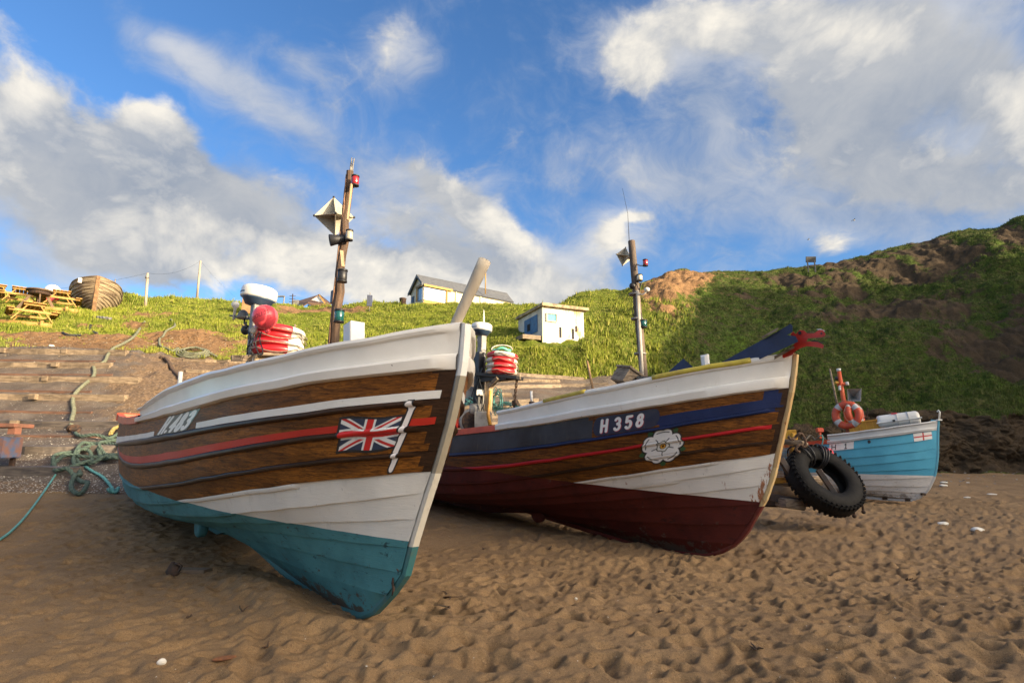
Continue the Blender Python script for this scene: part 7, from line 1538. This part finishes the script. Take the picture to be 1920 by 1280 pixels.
# ---- houses
M_CREAM = basic('cream_render', (.70, .62, .44), (.58, .50, .35), 2.2, .85, .2, stretch=(1, 1, .5), dirt=((.45, .33, .16), 2.2, .55, .5))
M_WHITER = basic('white_boards', (.66, .64, .58), (.52, .49, .42), 2.5, .8, .3, dirt=((.28, .24, .18), 2.6, .58, .6))
M_FLAKE = basic('flaking_white', (.74, .72, .64), (.67, .64, .55), 2, .85, .3, dirt=((.50, .30, .08), 2.2, .46, .9))
M_SLATE = basic('slate_roof', (.13, .135, .145), (.085, .09, .10), 4, .6, .2, stretch=(1, 1, 4))
M_GLASSP = basic('window_glass', (.10, .16, .24), (.20, .27, .34), 1.4, .08, coat=1.0)
M_OCHRE = basic('ochre_panel', (.50, .29, .07), (.38, .21, .05), 3, .7, stretch=(3, 3, .5))
M_BROWNR = basic('brown_tiles', (.20, .115, .07), (.14, .08, .05), 5, .8, .3)
M_BLUED = basic('blue_door_paint', (.045, .16, .34), (.035, .12, .27), 4, .55, .2)
M_DARK = basic('dark_opening', (.012, .012, .014), None, 4, .8)
def quadobj(name, pts, th, mat, parent, lab=None):
    """flat panel through points with a thickness backwards"""
    mb = MB(); p = [Vector(q) for q in pts]; nrm = (p[1]-p[0]).cross(p[2]-p[0]).normalized()
    if nrm.dot(CO-(parent.matrix_world.translation+p[0])) < 0: nrm = -nrm
    n = len(p); mb.v = p+[q-nrm*th for q in p]; mb.face(list(range(n))); mb.face([n+i for i in range(n)][::-1])
    for i in range(n): mb.face([(i+1) % n, i, n+i, n+(i+1) % n])
    o = mb.build(name, mat, parent)
    if lab: o['label'] = lab
    return o
def white_building():
    C = at(793, 568, 41.0)      # near corner, foot of the wall
    zb = C.z-.6
    def ong(px, py, X0, dirv):  # point of the vertical wall through C along dirv seen at (px, py)
        r = ray(px, py); n = Vector((-dirv.y, dirv.x, 0)); t = (Vector(C)-CO).dot(n)/r.dot(n); return CO+r*t
    dF = Vector((.80, .60, 0)).normalized(); dG = Vector((-.60, .80, 0)).normalized()
    # true right-angled plan: long front running away to the right, gable to the left
    hl = ong(810, 532, 0, dF).z
    L = (ong(958, 566, 0, dF)-C); L = math.hypot(L.x, L.y); Wd = (ong(770, 571, 0, dG)-C); Wd = math.hypot(Wd.x, Wd.y)
    e = thing('clifftop_building', 'long low cream building with slate roof and corner window on the skyline', 'building', (C.x, C.y, zb)); bpy.context.view_layer.update()
    top = ong(793, 532.5, 0, dF).z-zb; ridge = ong(779, 521, 0, dG).z-zb; lefttop = ong(770, 551, 0, dG).z-zb
    F = lambda s_, z, o=0: dF*s_+Vector((0, 0, z))+(-dG)*o
    Gp = lambda s_, z, o=0: dG*s_+Vector((0, 0, z))+(-dF)*o
    rt = .37*Wd
    quadobj('front_wall', [F(0, 0), F(L, 0), F(L, top), F(0, top)], .2, M_CREAM, e)
    quadobj('gable_wall', [Gp(.2, 0, .002), Gp(Wd, 0, .002), Gp(Wd, lefttop, .002), Gp(rt, ridge, .002), Gp(.0, top, .002), Gp(.0, 0, .002)], .2, M_WHITER, e)
    quadobj('roof', [F(-.2, top-.05, .15), F(L+.2, top-.05, .15), F(L+.2, ridge+.02)+dG*rt, F(-.2, ridge+.02)+dG*rt], .12, M_SLATE, e)
    quadobj('roof', [F(-.2, ridge+.03)+dG*rt, F(L+.2, ridge+.03)+dG*rt, F(L+.2, lefttop-.1)+dG*(Wd+.15), F(-.2, lefttop-.1)+dG*(Wd+.15)], .12, M_SLATE, e)
    quadobj('bargeboard', [Gp(-.15, top-.12, .22), Gp(-.15, top+.06, .22), Gp(rt, ridge+.08, .22), Gp(rt, ridge-.12, .22)], .06, M_SLATE, e); quadobj('bargeboard', [Gp(rt, ridge-.12, .22), Gp(rt, ridge+.08, .22), Gp(Wd+.15, lefttop-.02, .22), Gp(Wd+.15, lefttop-.2, .22)], .06, M_SLATE, e)
    # corner window, ochre boards under it, door on the gable
    def fs(px, py): q = ong(px, py, 0, dF); return ((q-C).dot(dF), q.z-zb)
    def gs(px, py): q = ong(px, py, 0, dG); return ((q-C).dot(dG), q.z-zb)
    w1 = fs(836, 545); w0 = fs(812, 557); 
    o = quadobj('window', [F(.06, w1[1]-1.0, .03), F(w1[0], w1[1]-1.0, .03), F(w1[0], w1[1], .03), F(.06, w1[1], .03)], .05, M_GLASSP, e); s_ = fs(812, 543)[0]
    quadobj('frame', [F(-.05, w1[1], .10), F(w1[0]+.5, w1[1], .10), F(w1[0]+.5, w1[1]+.16, .10), F(-.05, w1[1]+.16, .10)], .1, M_OCHRE, o)
    quadobj('frame', [F(w1[0], w1[1]-1.0, .06), F(w1[0]+.1, w1[1]-1.0, .06), F(w1[0]+.1, w1[1], .06), F(w1[0], w1[1], .06)], .05, M_OCHRE, o)
    quadobj('window_panel', [F(.06, 0, .04), F(w1[0]+.1, 0, .04), F(w1[0]+.1, w1[1]-1.02, .04), F(.06, w1[1]-1.02, .04)], .05, M_OCHRE, e)
    g1 = gs(795, 548); gg = g1[0] if g1[0] > .3 else 1.0
    o = quadobj('window', [Gp(.08, w1[1]-1.0, .05), Gp(Wd*.40, w1[1]-1.0, .05), Gp(Wd*.40, w1[1], .05), Gp(.08, w1[1], .05)], .05, M_GLASSP, e)
    quadobj('frame', [Gp(.0, w1[1], .10), Gp(Wd*.46, w1[1], .10), Gp(Wd*.46, w1[1]+.16, .10), Gp(.0, w1[1]+.16, .10)], .1, M_GREYW, o); quadobj('frame', [Gp(Wd*.40, w1[1]-1.0, .08), Gp(Wd*.44, w1[1]-1.0, .08), Gp(Wd*.44, w1[1], .08), Gp(Wd*.40, w1[1], .08)], .06, M_OCHRE, o)
    quadobj('door', [Gp(Wd*.72, 0, .05), Gp(Wd*.90, 0, .05), Gp(Wd*.90, lefttop*.82, .05), Gp(Wd*.72, lefttop*.82, .05)], .05, M_BLUEM, e)
    for f_ in (.34, .62): quadobj('drainpipe', [F(L*f_, 0, .08), F(L*f_+.09, 0, .08), F(L*f_+.09, top, .08), F(L*f_, top, .08)], .06, M_CREAM, e)
    mb = MB(); mb.tube([F(L*.66, top+.1, .3), F(L*.66, top+2.2, .3)], .05, 6); mb.build('vent_pipe', M_OCHRE, e)
    mb = MB(); mb.box(F(L*.90, top+.55)+dG*.8, (1.8, .5, .25), Matrix.Rotation(math.atan2(dF.y, dF.x), 3, 'Z')); mb.build('roof_hatch', M_SLATE, e)
white_building()
def hut():
    Y = 25.0; C = at(1018, 640, Y); e = thing('beach_hut', 'flaking white hut with blue door and small blue window, set in the slope', 'hut', C); bpy.context.view_layer.update()
    dF = Vector((math.cos(R(24)), math.sin(R(24)), 0)); dG = Vector((-math.sin(R(24)), math.cos(R(24)), 0))
    def on(px, py, d):
        r = ray(px, py); n = Vector((-d.y, d.x, 0)); t = (Vector(C)-CO).dot(n)/r.dot(n); q = CO+r*t-Vector(C); return (q.dot(d), q.z)
    F = lambda s_, z, o=0: dF*s_+Vector((0, 0, z))+(-dG)*o
    Gp = lambda s_, z, o=0: dG*s_+Vector((0, 0, z))+(-dF)*o
    fl = on(1092, 612, dF)[0]; ht = on(1018, 577, dF)[1]; gw = on(972, 612, dG)[0]; hb = on(972, 600, dG)[1]; hr = on(1092, 584, dF)[1]
    ht = (ht+hr)/2+.02; lo = -1.2
    quadobj('front_wall', [F(0, lo), F(fl, lo), F(fl, ht), F(0, ht)], .15, M_FLAKE, e)
    quadobj('side_wall', [Gp(0, lo, .002), Gp(gw, lo, .002), Gp(gw, hb, .002), Gp(0, ht, .002)], .15, M_WHITER, e)
    quadobj('end_wall', [dF*(fl-.02)+Vector((0, 0, lo)), dF*(fl-.02)+dG*gw+Vector((0, 0, lo)), dF*(fl-.02)+dG*gw+Vector((0, 0, hb)), dF*(fl-.02)+Vector((0, 0, ht-.02))], .1, M_WHITER, e)
    # roof slab, overhanging
    mb = MB(); a = F(-.12, ht+.02, .22); b_ = F(fl+.25, ht+.02, .22); c = F(fl+.25, hb+.02)+dG*(gw+.1); d = F(-.12, hb+.02)+dG*(gw+.1); mb.v = [a, b_, c, d]+[p+Vector((0, 0, .13)) for p in (a, b_, c, d)]
    for f_ in ((3, 2, 1, 0), (4, 5, 6, 7), (0, 1, 5, 4), (1, 2, 6, 5), (2, 3, 7, 6), (3, 0, 4, 7)): mb.face(f_)
    mb.build('roof', basic('felt_roof_edge', (.50, .40, .22), (.20, .15, .10), 5, .8, .3), e)
    w0, w1 = on(1025, 588, dF), on(1043, 603, dF); o = quadobj('window', [F(w0[0], w1[1], .03), F(w1[0], w1[1], .03), F(w1[0], w0[1], .03), F(w0[0], w0[1], .03)], .04, basic('sky_glass', (.12, .30, .38), (.22, .42, .48), 2.5, .6, spec=.1, stretch=(3, 3, .6)), e)
    for q in (([w0[0]-.04, w1[1]-.04, w1[0]+.04, w1[1]]), ([w0[0]-.04, w0[1], w1[0]+.04, w0[1]+.04]), ([w0[0]-.04, w1[1], w0[0], w0[1]]), ([w1[0], w1[1], w1[0]+.04, w0[1]])):
        quadobj('frame', [F(q[0], q[1], .045), F(q[2], q[1], .045), F(q[2], q[3], .045), F(q[0], q[3], .045)], .03, M_CREAM, o)
    for (xa, ya, xb, yb) in ((1048.5, 613, 1053, 633), (1072, 616, 1076.5, 636)):
        a_, b2_ = on(xa, ya, dF), on(xb, yb, dF); quadobj('slot_window', [F(a_[0], b2_[1], .012), F(b2_[0], b2_[1], .012), F(b2_[0], a_[1], .012), F(a_[0], a_[1], .012)], .02, M_DARK, e)
    a_, b2_ = on(1079, 611, dF), on(1082, 622, dF); quadobj('hanging_hook', [F(a_[0], b2_[1], .04), F(b2_[0], b2_[1], .04), F(b2_[0], a_[1], .04), F(a_[0], a_[1], .04)], .03, M_IRON, e)
    quadobj('corner_post', [F(-.03, lo, .02), F(.07, lo, .02), F(.07, ht, .02), F(-.03, ht, .02)], .04, M_CREAM, e)
    d0, d1 = on(1008, 591, dG), on(984, 632, dG); mid = (d0[0]+d1[0])/2; hd = hb+(ht-hb)*.0
    zt = lambda s_: ht+(hb-ht)*s_/gw-.22
    quadobj('door', [Gp(d0[0], d1[1], .03), Gp(mid-.01, d1[1], .03), Gp(mid-.01, zt(mid), .03), Gp(d0[0], zt(d0[0]), .03)], .04, M_BLUED, e)
    o = quadobj('door', [Gp(mid+.01, d1[1], .03), Gp(d1[0], d1[1], .03), Gp(d1[0], zt(d1[0]), .03), Gp(mid+.01, zt(mid), .03)], .04, M_BLUED, e)
    a_ = on(995, 607, dG); b2_ = on(990, 622, dG); quadobj('door_pane', [Gp(a_[0], b2_[1], .036), Gp(b2_[0], b2_[1], .036), Gp(b2_[0], a_[1], .036), Gp(a_[0], a_[1], .036)], .01, M_DARK, o)
    # landing in front of the door
    mb = MB(); c = F(-.50, d1[1]-.38)+dG*.62; mb.box(c, (.95, 1.15, .20), Matrix.Rotation(R(24), 3, 'Z'), .01); mb.build('landing', M_GREYW, e)
hut()
def far_house():
    Y = 56.0; P = at(590, 578, Y); e = thing('brown_roofed_house', 'house with brown tiled hipped roof and white gablet, behind the skyline', 'house', P); bpy.context.view_layer.update()
    A = lambda px, py, dy=0: at(px, py, Y+dy)-P
    def pan(name, pts, mat): quadobj(name, [A(*p) for p in pts], .1, mat, e)
    pan('roof', [(555, 565, 6), (597, 552.5, 4), (576, 568, 0), (566, 574, 0)], M_BROWNR); pan('roof', [(576, 568, 0), (600, 553, 4), (620, 570, 0), (604, 579, 0)], M_BROWNR); pan('roof', [(597, 552, 4), (621, 571, 0.2), (611, 573, 6), (590, 556, 9)], M_BROWNR)
    pan('gablet', [(584, 562, .3), (597, 554.6, .3), (607, 568, .3)], M_WHITEP); pan('wall', [(577, 571, .5), (603, 579, .5), (603, 590, .5), (577, 590, .5)], M_WHITEP)
    pan('bargeboard', [(597, 551.5, .1), (598.5, 551.5, .1), (612, 570, .1), (609, 570, .1)], M_OCHRE)
    pan('chimney_block', [(549, 562, 3), (560, 562, 3), (560, 576, 3), (549, 576, 3)], M_GREYM)
far_house()
rope_obj('wall_stone', gpath([(596, 598), (598, 598)], .05), .06, M_GREYW, 'small pale stone in the grass', 'stone') if False else None

# ---- stones and wrack on the sand
def stone(px, py, w, h, lab, mat, grp=None, name='stone', cat='stone'):
    P = gp(px, py); s_ = ((P.y*CP+(P.z-CAMH)*SP))/FPX; rx = w*s_/2; rz = h*s_/2*.9; e = thing(name, lab, cat, (P.x, P.y, P.z+rz*.35), group=grp); e.rotation_euler = (0, 0, random.uniform(-.6, .6)); mb = MB(); mb.ball((0, 0, 0), 1, 16, 10, None, (rx, rx*.7, rz))
    for v in mb.v: v *= 1+.10*math.sin(v.x/rx*3+px)*math.cos(v.y/rx*4+py)
    mb.build('stone', mat, e)
M_CHALK = basic('chalk', (.70, .67, .60), (.55, .52, .46), 9, .7, .4)
SG = 'white chalk pebbles on the sand'
for a in ((1768, 983, 22, 9, 'elongated white pebble on open sand below the pale blue boat'), (1833, 995, 28, 11, 'largest white oval pebble, right of the elongated one'), (1770, 905, 16, 5, 'flat white pebble just right of the pale blue boat, upper of two'), (1769, 911, 16, 6, 'rounder white pebble touching the flat one from below'), (1860, 927, 18, 4, 'thin white pebble near the right edge of the sand'), (1813, 933, 12, 4, 'small white pebble left of the thin one'), (303, 1243, 17, 14, 'grey-white stone at the bottom left of the sand'), (1080, 1123, 6, 6, 'tiny white pebble between the two big bows'), (96, 649, 10, 5, 'white stone on the grit at the head of the left slipway'), (1815, 905, 8, 3, 'very small white chip far right on the sand')):
    stone(*a[:5], M_CHALK, SG, 'pebble', 'pebble')
M_WEED = basic('dry_wrack', (.035, .025, .018), (.07, .035, .02), 20, .8)
def sprig(px, py, sz, lab, seed, mat=M_WEED):
    g = random.Random(seed); P = gp(px, py, .012); e = thing('seaweed_sprig', lab, 'seaweed', P, group='scraps of dry seaweed on the sand'); mb = MB()
    for b in range(g.choice((2, 3, 3))):
        a = g.uniform(0, 6.28); pts = [Vector((0, 0, 0))]
        for k in range(5): a += g.uniform(-.7, .7); pts.append(pts[-1]+Vector((math.cos(a)*sz/5, math.sin(a)*sz/5, g.uniform(-.004, .012))))
        mb.tube(pts, [.006, .007, .006, .005, .004, .003], 5)
    mb.build('stem', mat, e)
for i, (px, py, sz, lb) in enumerate(((832, 1122, .22, 'longest dark twig of seaweed, right of the teal forefoot'), (457, 1147, .07, 'small black sprig on bare sand under the nearest bow'), (840, 1140, .12, 'short sprig just below the longest twig'), (1030, 1030, .06, 'small sprig under the middle boat'), (905, 1030, .05, 'dark scrap between the two bows near the white hull'), (350, 1160, .04, 'dot of weed left of the nearest keel'), (1235, 1150, .05, 'weed scrap below the middle keel'), (1700, 1090, .06, 'weed scrap on the right sand'), (1420, 1220, .05, 'weed scrap near the bottom edge'), (497, 1215, .05, 'weed scrap right of the brown bark'))): sprig(px, py, sz, lb, 30+i)
rope_obj('seaweed_ribbon', gpath([(352, 953), (372, 962), (392, 957), (412, 957)], .02), .012, M_WEED, 'dark ribbon of weed lying in the shade of the nearest boat', 'seaweed')
def driftwood():
    P = gp(326, 1076, .03); e = thing('driftwood', 'dark lump of driftwood with a bent iron strap in the sand', 'driftwood', P); mb = MB(); mb.ball((0, 0, 0), .085, 12, 8, None, (.9, .6, 1.0)); 
    for v in mb.v: v *= 1+.22*math.sin(v.x*60)*math.cos(v.z*45)
    mb.build('lump', M_WEED, e); mb = MB(); mb.tube([(.02, -.03, .08), (.06, -.05, .085), (.10, -.05, .06), (.085, -.08, 0), (.06, -.12, -.02)], .012, 6); mb.build('strap', M_IRON, e)
    P = gp(356, 1072, .0); e = thing('buried_board', 'half buried grey board beside the driftwood lump', 'board', P); mb = MB(); mb.box((.03, 0, .01), (.34, .16, .05), Matrix.Rotation(R(-4), 3, 'Z'), .01); mb.build('board', basic('sandy_board', (.20, .15, .10), (.13, .09, .06), 6, .9, .4), e)
    P = gp(420, 1238, .015); e = thing('bark_piece', 'orange-brown flake of bark on the sand at the bottom', 'bark', P); mb = MB(); mb.ball((0, 0, 0), 1, 14, 8, Matrix.Rotation(R(28), 3, 'Z'), (.075, .022, .014)); mb.build('bark', basic('bark', (.22, .085, .03), (.10, .04, .02), 30, .8, .6), e)
    P = gp(597, 1148, .02)
driftwood()
# shell grit on the slipway and tiny crumbs on the sand, uncountable
def scatter(name, label, cat, n, region, rmin, rmax, mat, seed, lift=0.0):
    g = np.random.default_rng(seed); mb_v = []; mb_f = []; k = 0
    for _ in range(n):
        px, py = region(g); p = gp(px, py, lift); s_ = g.uniform(rmin, rmax); a = g.uniform(0, 6.28); t = g.uniform(-.5, .5)
        for q in range(4):
            an = a+q*1.5708+g.uniform(-.3, .3); rr = s_*(1 if q % 2 else .6); mb_v.append((p.x+math.cos(an)*rr, p.y+math.sin(an)*rr, p.z+s_*.25+math.sin(an)*rr*t))
        mb_v.append((p.x, p.y, p.z+s_*.6)); b = k*5; mb_f += [(b, b+1, b+4), (b+1, b+2, b+4), (b+2, b+3, b+4), (b+3, b, b+4)]; k += 1
    me = bpy.data.meshes.new(name); me.from_pydata(mb_v, [], mb_f); me.materials.append(mat); tag(new_mesh_obj(name, me), label, cat, kind='stuff')
M_SHELL = basic('shell', (.66, .62, .55), (.45, .40, .33), 4, .6)
scatter('shell_grit', 'white shell fragments strewn over the lower slipway', 'shells', 2400, lambda g: (g.uniform(-40, 250), 925-abs(g.normal(0, 75))), .008, .022, M_SHELL, 1)
scatter('sand_crumbs', 'tiny dark and rusty crumbs on the sand', 'debris', 420, lambda g: (g.uniform(0, 1920), 900+380*g.uniform(0, 1)**.8), .003, .010, basic('crumbs', (.05, .03, .02), (.16, .05, .02), 3, .8), 2)
scatter('shell_crumbs', 'tiny pale shell crumbs on the sand', 'debris', 160, lambda g: (g.uniform(0, 1920), 890+390*g.uniform(0, 1)**.8), .003, .009, M_SHELL, 3)
scatter('grit_stones', 'small stones and grit along the bare strip above the slipway', 'stones', 900, lambda g: (g.uniform(-40, 470), 640+g.normal(0, 14)), .02, .06, basic('grit', (.42, .33, .22), (.25, .18, .12), 3, .9), 4)
scatter('cliff_pebbles', 'scattered pebbles below the dark cliff foot', 'stones', 160, lambda g: (g.uniform(1560, 1940), 884+abs(g.normal(0, 14))), .02, .06, basic('grey_pebbles', (.35, .33, .30), (.18, .17, .16), 1, .8), 5)
# ------------------------------------------------------------------ grass: blades in one object, uncountable
def grass():
    g = np.random.default_rng(77)
    def leafmat(name, c1, c2, c3):
        m = bpy.data.materials.new(name); m.use_nodes = True; q = NT(m.node_tree); bs = q.n['Principled BSDF']
        P_ = q.add('ShaderNodeNewGeometry').outputs['Position']; ri = q.add('ShaderNodeNewGeometry').outputs['Random Per Island']
        col = q.mix(q.smooth(q.noise(P_, .5, 5, .6), .35, .65), c1, c2); col = q.mix(q.m('MULTIPLY', q.smooth(ri, .55, 1.0), .8), col, c3)
        q.l.new(col, bs.inputs['Base Color']); bs.inputs['Roughness'].default_value = .7; bs.inputs['Specular IOR Level'].default_value = .2
        return m
    ML = leafmat('grass_blades', (.21, .24, .022), (.125, .17, .018), (.36, .31, .09)); MR = leafmat('grass_blades_shade', (.075, .115, .016), (.095, .115, .026), (.12, .12, .04))  # right-hill blades are a darker copy, with the shade put into their colour
    rr = np.where((band >= 4.9) & (band <= 9.6))[0]
    def make(name, label, n, cond, hmin, hmax, mat, dens, seed):
        gg = np.random.default_rng(seed); V = []; total = 0
        ri_ = gg.choice(rr, n*3); ci = gg.integers(int(np.argmax(pxs > -80)), int(np.argmax(pxs > 1990)), n*3)
        px, py = PX[ri_, ci], PY[ri_, ci]; ok = cond(px, py, band[ri_], earth[ri_, ci], gg.uniform(0, 1, n*3)); ri_, ci = ri_[ok][:n], ci[ok][:n]
        P = G[ri_, ci]+np.stack([gg.uniform(-.06, .06, len(ri_)), gg.uniform(-.10, .10, len(ri_)), np.zeros(len(ri_))], 1)
        hh = hmin+(hmax-hmin)*gg.uniform(0, 1, len(P))**2*(.5+1.0*np.clip(.5+fbm(P[:, 0]*.9, P[:, 1]*.9, 3, seed), 0, 1)); nb = 5; m = len(P)
        verts = np.zeros((m, nb, 3, 3))
        for b in range(nb):
            a = gg.uniform(0, 6.283, m); lean = gg.uniform(.1, .7, m)*hh; w = hh*.07+.007; off = gg.uniform(-.08, .08, (m, 2)); bx = P[:, 0]+off[:, 0]; by = P[:, 1]+off[:, 1]; h_ = hh*gg.uniform(.6, 1.1, m)
            verts[:, b, 0] = np.stack([bx-np.sin(a)*w, by+np.cos(a)*w, P[:, 2]-.04], 1); verts[:, b, 1] = np.stack([bx+np.sin(a)*w, by-np.cos(a)*w, P[:, 2]-.04], 1); verts[:, b, 2] = np.stack([bx+np.cos(a)*lean, by+np.sin(a)*lean, P[:, 2]+h_], 1)
        v = verts.reshape(-1, 3).astype(np.float32); nf = len(v)//3; me = bpy.data.meshes.new(name)
        me.vertices.add(len(v)); me.vertices.foreach_set('co', v.ravel()); me.loops.add(len(v)); me.loops.foreach_set('vertex_index', np.arange(len(v), dtype=np.int32)); me.polygons.add(nf)
        me.polygons.foreach_set('loop_start', np.arange(0, len(v), 3, dtype=np.int32)); me.polygons.foreach_set('loop_total', np.full(nf, 3, np.int32)); me.update(calc_edges=True); me.materials.append(mat)
        tag(new_mesh_obj(name, me), label, 'grass', kind='stuff')
    road = lambda x, y: (np.abs(y-583) < 5) & (np.abs(x-600) < 95)
    make('meadow_grass', 'sunlit green grass over the left and middle slopes', 90000, lambda x, y, b, e, u: (b > 6.0) & (x+(y-600)*.15 < 1250) & (e < .38+.3*u) & ~road(x, y) & ~((x > 972) & (x < 1096) & (y > 575) & (y < 652)), .035, .15, ML, 1, 5)
    make('tall_skyline_grass', 'long pale grass along the left skyline', 16000, lambda x, y, b, e, u: (b > 8.3) & (x > 205) & (x < 1130) & ~((x > 560) & (x < 640) & (b > 9.3)) & (e < .4) & ~((x > 760) & (x < 970)), .08, .32, ML, 1, 6)
    make('bank_grass', 'long grass on the bank right of the white hut', 14000, lambda x, y, b, e, u: (b > 5.6) & (x > 1085) & (x < 1300) & (y > 560) & (y < 705), .12, .42, ML, 1, 7)
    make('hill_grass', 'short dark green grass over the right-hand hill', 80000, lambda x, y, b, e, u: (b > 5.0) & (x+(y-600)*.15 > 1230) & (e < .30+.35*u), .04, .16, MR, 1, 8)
grass()
